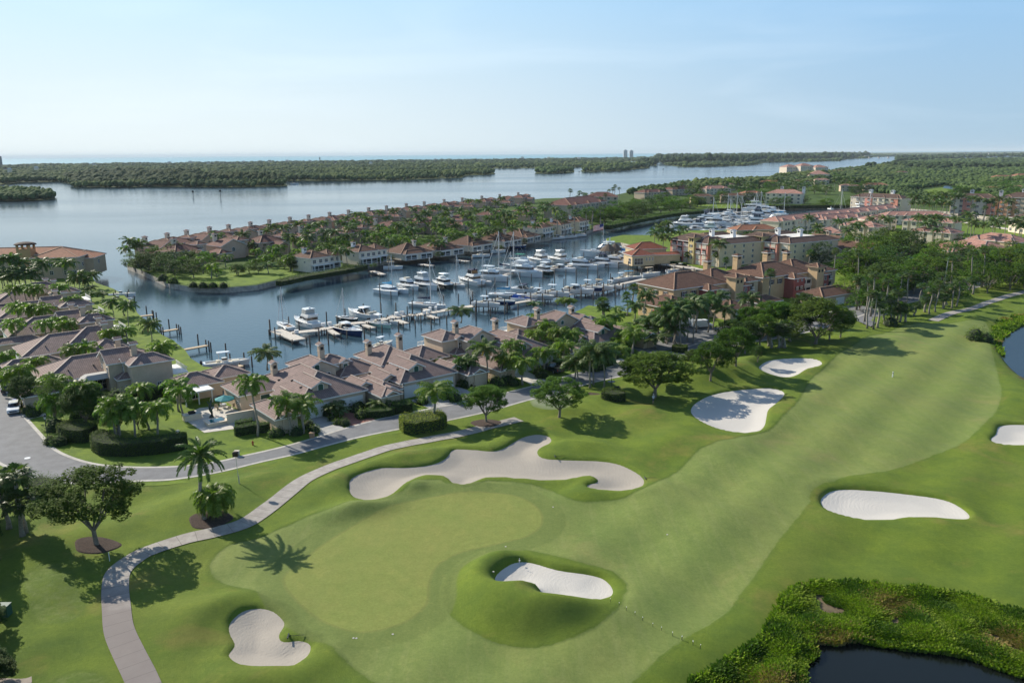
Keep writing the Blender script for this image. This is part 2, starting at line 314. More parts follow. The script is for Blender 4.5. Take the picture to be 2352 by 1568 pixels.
def terrain(X, Y, want=False):
    X = np.asarray(X, float); Y = np.asarray(Y, float)
    h = 0.42 * np.sin(X * 0.11 + 1.3) * np.cos(Y * 0.09) + 0.28 * np.sin(X * 0.23 + Y * 0.17) + 0.15 * np.sin(X * 0.5 - Y * 0.41) + 0.05 * np.sin(X * 1.1 + Y * 0.8)
    sg = sdf(GREEN, X, Y)
    h *= sst((sg + 1) / 12.0)
    for px, py, r, hh, r2, an in [(420,1420,5,1.3,4,0),(600,1540,7,1.2,4,0.3),(500,1400,5,.7,4,0),(810,1175,5,1.1,2.2,.35),(760,1110,6,.8,4,0),(930,1120,4,.7,1.6,.1),(1390,1130,5,.8,2.2,.1),(1340,1030,6,1.0,3,-.1),(1000,1045,9,1.0,3,.25),(1500,950,10,.8,7,0),(1600,870,11,1.8,6,.4),(1700,860,9,1.5,5,.4),(1780,830,9,1.4,5,.3),(430,1180,8,.8,6,0),(650,1110,7,.7,4,0),(120,1250,7,.6,6,0),(2080,1110,14,.6,6,.0),(1560,1020,12,.6,6,.2),(1800,1200,10,.5,8,0),(2150,1330,12,-.4,6,0),(1560,1180,7,.4,7,0),(1300,1430,5,.35,2,0)]:
        h = h + gauss(X, Y, px, py, r, hh, r2, an)
    sm = sdf(MOUND, X, Y); dall = np.full(X.shape, 99.0)
    for b_ in BUNKERS: dall = np.minimum(dall, sdf(b_[0], X, Y))
    h = h * (1 - .85 * sst((3.2 - dall) / 3.4)); dm = sdf(B_MID, X, Y)
    h = h + 2.1 * sst(-sm / 5.0) * (1 - .72 * sst((3.0 - dm) / 3.5))
    for i, (poly, lab, dep, lip) in enumerate(BUNKERS):
        d = sdf(poly, X, Y)
        h = h + lip * .45 * np.exp(-((d - 1.2) / 2.2) ** 2)
    # level next to the street and the cart paths
    P = np.array(PATHC + PATH2)
    dp = np.full(X.shape, 1e9)
    for a, b in zip(PATHC + PATH2, (PATHC + PATH2)[1:]):
        if math.hypot(a[0] - b[0], a[1] - b[1]) > 30: continue
        ex, ey = b[0] - a[0], b[1] - a[1]; L = ex * ex + ey * ey + 1e-9
        t = np.clip(((X - a[0]) * ex + (Y - a[1]) * ey) / L, 0, 1); dp = np.minimum(dp, np.hypot(X - a[0] - t * ex, Y - a[1] - t * ey))
    h = h * (0.25 + 0.75 * sst((dp - 1.4) / 5))
    bd = -sdf(GOLFB, X, Y)
    h = h * sst(bd / 7.0)
    pv = sdf(PONDV, X, Y); pr = sdf(PONDRV, X, Y); pw = np.minimum(pv, pr)
    h = h * sst(pw / 9 + 0.2)
    h = h - 0.68 * sst((2.5 - pw) / 5.0)                # banks go down to the ponds
    d1 = np.minimum(sdf(PONDW, X, Y), sdf(PONDR, X, Y))
    h = h - 1.2 * sst((0.8 - d1) / 2.5)
    return 2.0 + h
def ground_z(x, y):
    if inpoly(GOLFB, x, y): return float(terrain(np.array([x]), np.array([y]))[0])
    return 2.0
def on(px, py):
    "photograph point carried onto the ground itself"
    p = at(px, py)
    for _ in range(3): z = ground_z(p.x, p.y); p = at(px, py, z)
    return Vector((p.x, p.y, ground_z(p.x, p.y)))
# ---- grass material driven by signed distances kept on the mesh
def nodes_grass():
    m = bpy.data.materials.new('grass'); m.use_nodes = True; t = m.node_tree; L = t.links; b = t.nodes['Principled BSDF']
    N = t.nodes.new; tc = N('ShaderNodeTexCoord')
    def noise(s, det=4, scl=None, rough=0.6, dist=0):
        n = N('ShaderNodeTexNoise'); n.inputs['Scale'].default_value = s; n.inputs['Detail'].default_value = det; n.inputs['Roughness'].default_value = rough; n.inputs['Distortion'].default_value = dist
        if scl:
            mp = N('ShaderNodeMapping'); mp.inputs['Scale'].default_value = scl[:3]; mp.inputs['Rotation'].default_value = (0, 0, scl[3]); L.new(tc.outputs['Object'], mp.inputs[0]); L.new(mp.outputs[0], n.inputs['Vector'])
        else: L.new(tc.outputs['Object'], n.inputs['Vector'])
        return n.outputs['Fac']
    def mr(x, a, b_, c=0.0, d=1.0):
        r = N('ShaderNodeMapRange'); r.inputs[1].default_value = a; r.inputs[2].default_value = b_; r.inputs[3].default_value = c; r.inputs[4].default_value = d; L.new(x, r.inputs[0]); return r.outputs[0]
    def mix(f, a, b_, mode='MIX'):
        x = N('ShaderNodeMix'); x.data_type = 'RGBA'; x.blend_type = mode
        if isinstance(f, float): x.inputs[0].default_value = f
        else: L.new(f, x.inputs[0])
        for k, c in ((6, a), (7, b_)):
            if isinstance(c, tuple): x.inputs[k].default_value = (*c, 1)
            else: L.new(c, x.inputs[k])
        return x.outputs[2]
    def mth(op, a, b_):
        x = N('ShaderNodeMath'); x.operation = op; x.use_clamp = False
        for k, c in ((0, a), (1, b_)):
            if isinstance(c, (int, float)): x.inputs[k].default_value = c
            else: L.new(c, x.inputs[k])
        return x.outputs[0]
    def attr(n): a = N('ShaderNodeAttribute'); a.attribute_name = n; return a.outputs['Fac']
    wob = mr(noise(1.3, 3), 0, 1, -0.25, 0.25)
    big, med, fine, streak = noise(0.045, 4), noise(0.22, 5), noise(3.5, 5, rough=0.75), noise(0.35, 4, (1, 0.16, 1, 0.9))
    streak2 = noise(1.1, 3, (1, 0.07, 1, -0.95)); veryf = noise(14, 3, rough=0.8)
    rough = mix(mr(med, .35, .7), (0.160, 0.218, 0.028), (0.104, 0.162, 0.026))
    rough = mix(mr(big, .52, .72), rough, (0.170, 0.208, 0.038))
    rough = mix(mr(noise(0.11, 5, dist=.5), .56, .73, 0, .6), rough, (0.290, 0.225, 0.070))     # dry, yellowed patches
    fair = mix(mr(big, .4, .65), (0.170, 0.220, 0.060), (0.196, 0.226, 0.068))
    fair = mix(mr(streak, .44, .62, 0, .4), fair, (0.130, 0.182, 0.050))
    fair = mix(mr(streak2, .5, .66, 0, .22), fair, (0.235, 0.255, 0.100))
    fair = mix(mr(noise(0.07, 5, dist=.8), .58, .74, 0, .6), fair, (0.262, 0.232, 0.095))
    green = mix(mr(med, .35, .7), (0.205, 0.242, 0.062), (0.236, 0.248, 0.070))
    green = mix(mr(streak, .45, .65, 0, .4), green, (0.188, 0.232, 0.062))
    sf = mth('ADD', attr('sd_fair'), wob); sg = attr('sd_green')
    c = mix(mr(sf, -0.05, 0.12), fair, rough)
    c = mix(mr(mth('ABSOLUTE', mth('ADD', sf, -0.1), 0), 0.0, 0.5, .35, 0), c, (0.06, 0.10, 0.02))   # cut edge of the taller grass
    collar = mix(mr(streak2, .4, .7, 0, .5), (0.160, 0.200, 0.056), (0.132, 0.176, 0.048))
    c = mix(mr(sg, 2.9, 3.2, 1, 0), c, collar)
    c = mix(mr(sg, -0.1, 0.1, 1, 0), c, green)
    c = mix(mr(mth('ABSOLUTE', mth('ADD', sg, -0.1), 0), 0, .35, .3, 0), c, (0.25, 0.235, 0.07))
    mott = noise(0.9, 6, rough=0.8); c = mix(mr(mott, .35, .68, 0, .5), c, mix(1.0, c, (0.62, 0.70, 0.6), 'MULTIPLY')); c = mix(mr(noise(0.5, 5, rough=.7, dist=1.0), .55, .75, 0, .45), c, mix(1.0, c, (1.5, 1.3, 1.4), 'MULTIPLY'))
    c = mix(mr(fine, .3, .7, 0, .45), c, mix(1.0, c, (0.5, 0.55, 0.45), 'MULTIPLY'))
    c = mix(mr(veryf, .35, .7, 0, .3), c, mix(1.0, c, (1.45, 1.4, 1.3), 'MULTIPLY'))
    bank = attr('sd_bank'); c = mix(mr(mth('ADD', bank, mr(med, .3, .7, -1.5, 1.5)), -1.5, 0.0, 1, 0), c, mix(mr(med, .4, .6), (0.095, 0.075, 0.040), (0.17, 0.135, 0.085)))
    L.new(c, b.inputs['Base Color']); b.inputs['Roughness'].default_value = 0.9; b.inputs['Specular IOR Level'].default_value = 0.15
    bp = N('ShaderNodeBump'); bp.inputs['Distance'].default_value = 0.10; bp.inputs['Strength'].default_value = 0.8
    rr = mr(sf, -.2, .4, 0.25, 1.0); L.new(mth('MULTIPLY', mth('ADD', fine, veryf), rr), bp.inputs['Height']); L.new(bp.outputs[0], b.inputs['Normal'])
    return m
M_GRASS = nodes_grass()
def grid_ground():
    # rows get wider apart with distance, as one sheet
    ys = [22.0]
    while ys[-1] < 330: ys.append(ys[-1] + max(0.42, ys[-1] * 0.0052))
    ys = np.array(ys); xs = np.arange(-150, 262, 0.62)
    nx, ny = len(xs), len(ys); X, Y = np.meshgrid(xs, ys)
    X = X * (0.55 + 0.45 * np.clip((Y - 20) / 160, 0, 1.3))
    inside = sdf(GOLFB, X, Y); Zz = terrain(X, Y)
    for poly, lab, dep, lip in BUNKERS:
        d = sdf(poly, X, Y); Zz = Zz - (dep + 0.45) * np.clip((0.55 - d) / 1.3, 0, 1)
    Zz = np.where(inside > -0.2, 2.0 - 0.02 - 0.4 * np.clip((inside + .2) / 1.0, 0, 1), Zz)
    idx = np.arange(nx * ny).reshape(ny, nx)
    a = idx[:-1, :-1]; q = np.stack([a, idx[:-1, 1:], idx[1:, 1:], idx[1:, :-1]], -1).reshape(-1, 4)
    keep = (inside.reshape(-1)[q].min(axis=1) < 1.0); q = q[keep]
    used = np.unique(q); remap = -np.ones(nx * ny, int); remap[used] = np.arange(len(used)); q = remap[q]
    co = np.stack([X, Y, Zz], -1).reshape(-1, 3)[used]
    me = bpy.data.meshes.new('golf_course'); me.vertices.add(len(co)); me.vertices.foreach_set('co', co.ravel())
    me.loops.add(q.size); me.loops.foreach_set('vertex_index', q.ravel().astype(np.int32))
    me.polygons.add(len(q)); me.polygons.foreach_set('loop_start', (np.arange(len(q)) * 4).astype(np.int32)); me.polygons.foreach_set('use_smooth', np.ones(len(q), bool))
    me.update(calc_edges=True); me.materials.append(M_GRASS)
    x, y = co[:, 0], co[:, 1]
    sf = np.maximum(sdf(FAIR, x, y), -sdf(MOUND, x, y))
    for t in TEES: sf = np.minimum(sf, np.maximum(sdf(t, x, y), 0.08))
    for poly, *_ in BUNKERS: sf = np.maximum(sf, 1.6 - sdf(poly, x, y))
    bank = np.minimum(sdf(PONDV, x, y), sdf(PONDRV, x, y))
    for n, arr in (('sd_fair', sf), ('sd_green', sdf(GREEN, x, y)), ('sd_bank', bank + 0.5)):
        me.attributes.new(n, 'FLOAT', 'POINT').data.foreach_set('value', arr.astype(np.float32))
    o = bpy.data.objects.new('golf_course', me); COL.objects.link(o); tag(o, kind='structure')
grid_ground()
def attrs_const(me, **kw):
    for n, v in kw.items(): me.attributes.new(n, 'FLOAT', 'POINT').data.foreach_set('value', np.full(len(me.vertices), v, np.float32))
def fill(name, poly, z, m, depth=0.0, z2=None, zf=None, kind='structure', ms=None, **t):
    "flat sheet with a skirt going down"
    from mathutils.geometry import tessellate_polygon
    tri = tessellate_polygon([[Vector((p[0], p[1], 0)) for p in poly]])
    mb = MB(); n = len(poly); ii = [mb.P((p[0], p[1], zf(p[0], p[1]) if zf else z)) for p in poly]
    A = sum(poly[i][0] * poly[(i + 1) % n][1] - poly[(i + 1) % n][0] * poly[i][1] for i in range(n))
    for f in tri:
        f = list(f); a, b, c = (Vector(mb.v[k]) for k in f)
        if (b - a).cross(c - a).z < 0: f.reverse()
        mb.f.append(f); mb.m.append(0); mb.uv.append(None)
    if depth:
        jj = [mb.P((p[0], p[1], (mb.v[ii[k]][2]) - depth)) for k, p in enumerate(poly)]
        for i in range(n):
            q = [ii[i], jj[i], jj[(i + 1) % n], ii[(i + 1) % n]]
            if A > 0: q.reverse()
            q = q[::-1] if A > 0 else q
            mb.f.append(q if A > 0 else q[::-1]); mb.m.append(1 if ms else 0); mb.uv.append(None)
    o = mb.build(name, [m, ms] if ms else m, kind=kind, **t); return o
# ---- sand
def sandmat(name, c1, c2, rings):
    m = bpy.data.materials.new(name); m.use_nodes = True; t = m.node_tree; L = t.links; N = t.nodes.new; b = t.nodes['Principled BSDF']
    tc = N('ShaderNodeTexCoord'); n = N('ShaderNodeTexNoise'); n.inputs['Scale'].default_value = 0.9; n.inputs['Detail'].default_value = 9; n.inputs['Roughness'].default_value = .8; L.new(tc.outputs['Object'], n.inputs['Vector'])
    mx = N('ShaderNodeMix'); mx.data_type = 'RGBA'; mx.inputs[6].default_value = (*c1, 1); mx.inputs[7].default_value = (*c2, 1); L.new(n.outputs['Fac'], mx.inputs[0])
    L.new(mx.outputs[2], b.inputs['Base Color']); b.inputs['Roughness'].default_value = 1; b.inputs['Specular IOR Level'].default_value = 0.1
    w = N('ShaderNodeTexWave'); w.wave_type = 'RINGS'; w.rings_direction = 'Z'; w.inputs['Scale'].default_value = 0.6; w.inputs['Distortion'].default_value = 5.0; w.inputs['Detail'].default_value = 2
    mp = N('ShaderNodeMapping'); mp.inputs['Location'].default_value = (-rings[0], -rings[1], 0); L.new(tc.outputs['Object'], mp.inputs[0]); L.new(mp.outputs[0], w.inputs['Vector'])
    bp = N('ShaderNodeBump'); bp.inputs['Distance'].default_value = 0.006; L.new(w.outputs['Fac'], bp.inputs['Height']); 
    b2 = N('ShaderNodeBump'); b2.inputs['Distance'].default_value = 0.05; n2 = N('ShaderNodeTexNoise'); n2.inputs['Scale'].default_value = 6; L.new(tc.outputs['Object'], n2.inputs['Vector']); L.new(n2.outputs['Fac'], b2.inputs['Height']); L.new(bp.outputs[0], b2.inputs['Normal'])
    L.new(b2.outputs[0], b.inputs['Normal']); return m
def bunker(poly, label, dep, lip, m):
    P = np.array(poly); x0, y0 = P.min(0) - 1; x1, y1 = P.max(0) + 1; st = 0.4 if (x1 - x0) < 60 else 0.5
    xs = np.arange(x0, x1, st); ys = np.arange(y0, y1, st); X, Y = np.meshgrid(xs, ys); d = sdf(poly, X, Y)
    base = terrain(X, Y)
    Zz = base - dep * 0.55 - 0.28 * dep * sst((-d) / 2.5) + 0.10 * dep * np.clip(d + .6, 0, 1)
    idx = np.arange(X.size).reshape(X.shape); q = np.stack([idx[:-1, :-1], idx[:-1, 1:], idx[1:, 1:], idx[1:, :-1]], -1).reshape(-1, 4)
    q = q[d.reshape(-1)[q].min(axis=1) < 0.35]
    used = np.unique(q); rm = -np.ones(X.size, int); rm[used] = np.arange(len(used)); co = np.stack([X, Y, Zz], -1).reshape(-1, 3)[used]
    me = bpy.data.meshes.new('sand_bunker'); me.from_pydata(co.tolist(), [], rm[q].tolist()); me.polygons.foreach_set('use_smooth', [True] * len(q)); me.materials.append(m)
    o = bpy.data.objects.new('sand_bunker', me); COL.objects.link(o); tag(o, label, 'sand bunker', 'sand bunkers on the golf course', 'structure')
for i, (poly, lab, dep, lip) in enumerate(BUNKERS):
    cx = sum(p[0] for p in poly) / len(poly); cy = sum(p[1] for p in poly) / len(poly)
    if i == 1: c = at(1325, 1345); cx, cy = c.x, c.y
    if i == 2: c = at(1050, 1070); cx, cy = c.x, c.y
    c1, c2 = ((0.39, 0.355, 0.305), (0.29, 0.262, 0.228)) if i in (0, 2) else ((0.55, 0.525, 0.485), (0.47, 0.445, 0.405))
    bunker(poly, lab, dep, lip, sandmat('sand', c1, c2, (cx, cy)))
# ---- base land, water
def landmat(name, c1, c2, c3, s=0.05):
    m = mat(name, c1, 0.95, noise=0.3, nscale=s, col2=c2, bump=0.3, bscale=0.5, spec=0.1); return m
M_LAWN = mat('lawn', (0.150, 0.215, 0.024), 0.9, noise=0.3, nscale=0.35, col2=(0.085, 0.138, 0.022), bump=0.08, bscale=6, spec=0.15)
M_SEAWALL = mat('seawall_concrete', (0.42, 0.38, 0.32), 0.9, noise=0.35, nscale=0.6, bump=0.03)
M_SCRUB = landmat('scrub_ground', (0.060, 0.078, 0.028), (0.085, 0.105, 0.035), None, 0.02)
NEAR = [(-900,560),(-200,568),(100,610),(208,640),(222,662),(262,676),(285,690),(300,705),(318,735),(345,760),(372,785),(400,800),(425,820),(440,842),(470,862),(520,868),'V',(1352,716),(1418,727),(1448,733),(1460,712),(1478,682),(1500,668),(1540,655),(1600,644),(1630,632),(1606,628),(1580,620),(1540,612),(1500,606),(1466,602),(1462,590),(1450,572),(1425,566),(1395,566),(1392,556),(1430,548),(1500,548),(1560,538),(1640,536),(1720,534),(1800,526),(1830,510),(1880,500),(1960,495),(2060,489),(2100,492),(2130,500),(2200,507),(2290,520),(2400,536),(2800,590)]
def coast(pts, z=0.0): return [tuple(at(x, y, z))[:2] for x, y in pts]
_k = NEAR.index('V'); _oa = at(508.15 + 1430 * .13889, 784 + 1005 * .13889, 5.15); _c, _s = math.cos(math.radians(39)), math.sin(math.radians(39))
_v = [(_oa.x + _c * x - _s * y, _oa.y + _s * x + _c * y) for x, y in ((-9, 23), (4, 24.5), (16, 24), (24, 22.5), (34, 23.5), (44, 23), (52, 25), (62, 25.5), (72, 26))]
near = coast(NEAR[:_k]) + _v + coast(NEAR[_k + 1:]) + GOLFB[:-4][::-1] + [(-900, 10)]
fill('ground', near, 1.985, M_LAWN, 3.0, ms=M_SEAWALL)
PENIN = [(293,619),(330,634),(352,645),(390,662),(440,671),(520,673),(590,667),(650,652),(700,640),(780,628),(860,612),(930,600),(1000,592),(1080,584),(1160,572),(1230,558),(1290,548),(1340,541),(1390,522),(1440,512),(1500,500),(1560,490),(1612,487),(1650,480),(1700,480),(1800,483),(1840,482),(1950,480),(2060,482),(2130,488),(2200,494),(2280,506),(2360,516),(2450,528),(2900,570)]
penin_far = [(2900,352),(2600,356),(2300,362),(2190,366),(2085,368),(2060,374),(1990,385),(1890,398),(1800,408),(1700,418),(1600,426),(1520,434),(1470,440),(1440,446),(1400,455),(1340,458),(1250,460),(1150,471),(1050,484),(950,498),(850,512),(750,527),(650,543),(550,558),(450,575),(385,588),(330,596),(298,607)]
M_MAIN = mat('mainland_grass', (0.075, 0.120, 0.026), 0.95, noise=.3, nscale=0.03, col2=(0.045, 0.075, 0.020), spec=.1)
fill('mainland', coast(PENIN) + coast(penin_far, 0.0), 1.9, M_MAIN, 3.0, ms=M_SEAWALL)
# ---- far shores
def isle(name, pts, z=0.6): return fill(name, coast(pts), z, M_SCRUB, 2.0)
FARSH = [(-700,430),(-200,436),(0,425),(45,420),(100,419),(135,417),(165,422),(170,431),(250,431),(330,430),(420,430),(520,431),(640,429),(660,427),(655,422),(600,418),(640,416),(720,416),(820,415),(930,414),(1000,411),(1060,409),(1068,404),(1120,402),(1138,399),(1120,392),(1095,388),(1180,387),(1300,386),(1350,384),(1360,379),(1420,377),(1440,371),(1510,370),(1530,379),(1570,384),(1640,383),(1720,380),(1745,377),(1760,373),(1850,372),(1930,370),(1935,366),(1990,364),(2010,361),(2100,358.5),(2400,356),(2900,355),(2900,352.0),(2400,352.6),(2000,354.6),(1700,358),(1500,361.5),(1400,365),(1100,368),(800,371.5),(500,375),(200,378.5),(0,382),(-300,385),(-1200,392)]
isle('barrier_island', FARSH)
ISL1 = [(-400,462),(0,463),(60,462),(110,459),(127,455),(122,449),(60,446),(0,445),(-400,447)]
ISL2 = [(1228,399),(1260,399.5),(1318,396),(1320,392),(1290,389),(1240,391)]
ISL3 = [(1333,394),(1360,395),(1420,393),(1470,388),(1492,386),(1492,381),(1460,379),(1420,380),(1370,384),(1340,389)]
ISL4 = [(1470,381),(1508,381),(1508,376),(1480,374),(1465,377)]
ISL5 = [(0,441),(90,437),(92,434),(40,432),(0,434)]
for n, p in (('left_island', ISL1), ('small_island', ISL2), ('long_island', ISL3), ('point_island', ISL4), ('marsh_spit', ISL5)): isle(n, p)
isle('far_coast', [(1990,355.4),(2200,353.6),(2700,350),(2700,347.6),(2200,349.5),(1800,352.2),(1500,356),(1500,357.5)])
def watermat(name, base, bd, rough, s1, s2, bump):
    m = bpy.data.materials.new(name); m.use_nodes = True; t = m.node_tree; L = t.links; N = t.nodes.new; b = t.nodes['Principled BSDF']
    tc = N('ShaderNodeTexCoord'); mp = N('ShaderNodeMapping'); mp.inputs['Scale'].default_value = (0.55, 1, 1); mp.inputs['Rotation'].default_value = (0, 0, 0.35); L.new(tc.outputs['Object'], mp.inputs[0])
    n1 = N('ShaderNodeTexNoise'); n1.inputs['Scale'].default_value = s1; n1.inputs['Detail'].default_value = 4; L.new(mp.outputs[0], n1.inputs['Vector'])
    n3 = N('ShaderNodeTexNoise'); n3.inputs['Scale'].default_value = 0.006; n3.inputs['Detail'].default_value = 3; mp3 = N('ShaderNodeMapping'); mp3.inputs['Scale'].default_value = (0.25, 1, 1); L.new(tc.outputs['Object'], mp3.inputs[0]); L.new(mp3.outputs[0], n3.inputs['Vector'])
    r = N('ShaderNodeMapRange'); r.inputs[1].default_value = .35; r.inputs[2].default_value = .65; r.inputs[3].default_value = rough * 0.8; r.inputs[4].default_value = rough * 1.5; L.new(n3.outputs['Fac'], r.inputs[0]); L.new(r.outputs[0], b.inputs['Roughness'])
    bp = N('ShaderNodeBump'); bp.inputs['Distance'].default_value = bump; bp.inputs['Strength'].default_value = 1; L.new(n1.outputs['Fac'], bp.inputs['Height']); L.new(bp.outputs[0], b.inputs['Normal'])
    b.inputs['Base Color'].default_value = (*base, 1); b.inputs['IOR'].default_value = 1.33; b.inputs['Specular IOR Level'].default_value = 0.5
    return m
M_SEA = watermat('bay_water', (0.026, 0.054, 0.074), 0, 0.12, 0.9, 4, 0.035)
M_POND = watermat('pond_water', (0.006, 0.008, 0.007), 0, 0.22, 2.5, 4, 0.006)
fill('water', [(-60000, -2000), (60000, -2000), (60000, 70000), (-60000, 70000)], 0.0, M_SEA)
fill('pond', PONDW_ := [(p[0], p[1]) for p in PONDV], 1.05, M_POND)
fill('pond', [(p[0], p[1]) for p in PONDRV], 1.05, M_POND)
M_GULF = mat('gulf_water', (0.16, 0.34, 0.40), 0.45, spec=.25)
_g = [tuple(at(x, y, 0))[:2] for x, y in [(-1400,392),(-200,386),(200,381),(800,374),(1400,367.5),(1700,362),(2000,358)]]
fill('sea', _g + [(60000, 40000), (60000, 69500), (-60000, 69500), (-60000, 9000)], 0.05, M_GULF)
# ---- street, kerbs, cart path
M_ROAD = mat('asphalt', (0.160, 0.163, 0.170), 0.9, noise=0.16, nscale=0.5, bump=0.01, bscale=8)
M_KERB = mat('kerb_concrete', (0.43, 0.41, 0.37), 0.9, noise=0.2, nscale=0.8)
M_PATH = mat('path_concrete', (0.36, 0.335, 0.30), 0.9, noise=0.22, nscale=0.8, col2=(0.26, 0.235, 0.215), bump=0.01, bscale=6)
def stain():
    "dirt on the low end of the path and joints between its slabs"
    t = M_PATH.node_tree; N = t.nodes.new; L = t.links; b = t.nodes['Principled BSDF']; src = b.inputs['Base Color'].links[0].from_socket
    tc = N('ShaderNodeTexCoord'); sx = N('ShaderNodeSeparateXYZ'); L.new(tc.outputs['Object'], sx.inputs[0]); no = N('ShaderNodeTexNoise'); no.inputs['Scale'].default_value = .35; no.inputs['Detail'].default_value = 5; L.new(tc.outputs['Object'], no.inputs['Vector'])
    a = N('ShaderNodeMath'); a.operation = 'MULTIPLY_ADD'; a.inputs[1].default_value = 14; L.new(no.outputs['Fac'], a.inputs[0]); L.new(sx.outputs['Y'], a.inputs[2])
    r = N('ShaderNodeMapRange'); r.inputs[1].default_value = 78; r.inputs[2].default_value = 84; r.inputs[3].default_value = .85; r.inputs[4].default_value = 0; L.new(a.outputs[0], r.inputs[0])
    m1 = N('ShaderNodeMix'); m1.data_type = 'RGBA'; L.new(r.outputs[0], m1.inputs[0]); L.new(src, m1.inputs[6]); m1.inputs[7].default_value = (.165, .140, .130, 1)
    uv = N('ShaderNodeUVMap'); uv.uv_map = 'UVMap'; s2 = N('ShaderNodeSeparateXYZ'); L.new(uv.outputs[0], s2.inputs[0]); d = N('ShaderNodeMath'); d.operation = 'DIVIDE'; d.inputs[1].default_value = 3.0; L.new(s2.outputs['Y'], d.inputs[0]); f = N('ShaderNodeMath'); f.operation = 'FRACT'; L.new(d.outputs[0], f.inputs[0])
    g = N('ShaderNodeMath'); g.operation = 'LESS_THAN'; g.inputs[1].default_value = .035; L.new(f.outputs[0], g.inputs[0]); g2 = N('ShaderNodeMath'); g2.operation = 'MULTIPLY'; g2.inputs[1].default_value = .55; L.new(g.outputs[0], g2.inputs[0])
    m2 = N('ShaderNodeMix'); m2.data_type = 'RGBA'; L.new(g2.outputs[0], m2.inputs[0]); L.new(m1.outputs[2], m2.inputs[6]); m2.inputs[7].default_value = (.08, .07, .06, 1); L.new(m2.outputs[2], b.inputs['Base Color'])
stain()
def strip(name, left, right, z, m, zf=None, kind='structure', split=None, m2=None):
    mb = MB(); n = len(left); L = 0
    for i in range(n):
        a, b = left[i], right[i]
        for p in (a, b): mb.P((p[0], p[1], (zf(p[0], p[1]) if zf else 0) + z))
        if i: mb.f.append([2 * i - 2, 2 * i, 2 * i + 1, 2 * i - 1]); mb.m.append(0); mb.uv.append([(0, i - 1), (0, i), (1, i), (1, i - 1)])
    for k, f in enumerate(mb.f):
        a, b, c = (Vector(mb.v[q]) for q in f[:3])
        if (b - a).cross(c - a).z < 0: f.reverse(); mb.uv[k] = mb.uv[k][::-1]
    return mb.build(name, m, kind=kind)
def resample(line, n):
    L = [0]; 
    for a, b in zip(line, line[1:]): L.append(L[-1] + math.hypot(a[0] - b[0], a[1] - b[1]))
    out = []; j = 0
    for k in range(n):
        s = L[-1] * k / (n - 1)
        while j < len(L) - 2 and L[j + 1] < s: j += 1
        t = (s - L[j]) / max(1e-9, L[j + 1] - L[j]); a, b = line[j], line[j + 1]; out.append((a[0] + (b[0] - a[0]) * t, a[1] + (b[1] - a[1]) * t))
    return out
def offset(line, d):
    out = []; n = len(line)
    for i in range(n):
        a, b = line[max(0, i - 1)], line[min(n - 1, i + 1)]; dx, dy = b[0] - a[0], b[1] - a[1]; l = math.hypot(dx, dy) + 1e-9
        out.append((line[i][0] - dy / l * d, line[i][1] + dx / l * d))
    return out
rin = smooth_poly([tuple(at(x, y))[:2] for x, y in R_IN], 6, False); rout = smooth_poly([tuple(at(x, y))[:2] for x, y in R_OUT], 6, False)
ROADPOLY = rin + rout[::-1] + [(-200, 60 + 80)]
ROADPOLY = [(-150, 175)] + rin + rout[::-1]
fill('road', ROADPOLY, 2.02, M_ROAD)
fill('ground_apron', [(p[0], p[1]) for p in offset(rout, -1.5) + offset(rout, 4)[::-1]], 1.998, M_LAWN)
strip('kerb', rin, offset(rin, 0.55), 2.035, M_KERB); strip('kerb', rout, offset(rout, 0.55), 2.035, M_KERB)
for nm, pc in (('cart_path', PATHC), ('cart_path', PATH2)):
    pc = resample(pc, 150); w = 1.3
    zf = lambda x, y: ground_z(x, y)
    strip(nm, offset(pc, w), offset(pc, -w), 0.07, M_PATH, zf)
# ------------------------------------------------------------ vegetation prototypes
M_BARK = mat('bark', (0.20, 0.165, 0.13), 0.9, noise=0.35, nscale=3)
M_PTRUNK = mat('palm_trunk', (0.27, 0.24, 0.20), 0.9, noise=0.3, nscale=4)
M_OAKL = leafmat('oak_leaves', (0.048, 0.100, 0.014), (0.110, 0.180, 0.028), rnd=0.22, hue=0.015, tr=0.3)
M_FIGL = leafmat('glossy_leaves', (0.032, 0.066, 0.014), (0.080, 0.130, 0.028), rnd=0.2, rough=0.7, tr=0.15, spec=0.12)
M_BRIL = leafmat('bright_leaves', (0.060, 0.110, 0.018), (0.120, 0.185, 0.035), rnd=0.2, tr=0.3)
M_COCO = leafmat('coconut_fronds', (0.045, 0.085, 0.020), (0.110, 0.150, 0.042), rnd=0.18, rough=0.5, tr=0.25, spec=0.25)
M_QUEEN = leafmat('queen_palm_fronds', (0.080, 0.135, 0.022), (0.165, 0.220, 0.040), rnd=0.18, hue=0.015, rough=0.5, tr=0.35, spec=0.2)
M_SABAL = leafmat('fan_palm_fronds', (0.045, 0.078, 0.022), (0.095, 0.135, 0.040), rnd=0.2, rough=0.4, tr=0.2)
M_DEADF = leafmat('dry_fronds', (0.28, 0.20, 0.10), (0.36, 0.27, 0.14), tr=0.1)
M_HEDGE = leafmat('hedge_leaves', (0.034, 0.070, 0.012), (0.105, 0.165, 0.024), rnd=0.12, tr=0.15)
M_HCORE = mat('hedge_twigs', (0.022, 0.034, 0.012), 1.0)
def leaf(mb, c, s, rr, m=0, up=0.35):
    "one small bent leaf cluster"
    a = rr.uniform(0, 6.283); t = rr.uniform(-0.9, 0.9) * (1 - up)
    u = Vector((math.cos(a), math.sin(a), rr.uniform(-.5, .5))).normalized(); w = Vector((-math.sin(a), math.cos(a), t)).normalized()
    L = s * rr.uniform(.7, 1.3); Wd = L * rr.uniform(.45, .7)
    mb.quad(c - u * L * .5, c + w * Wd * .5 - u * L * .05, c + u * L * .5, c - w * Wd * .5 + u * L * .05, m)
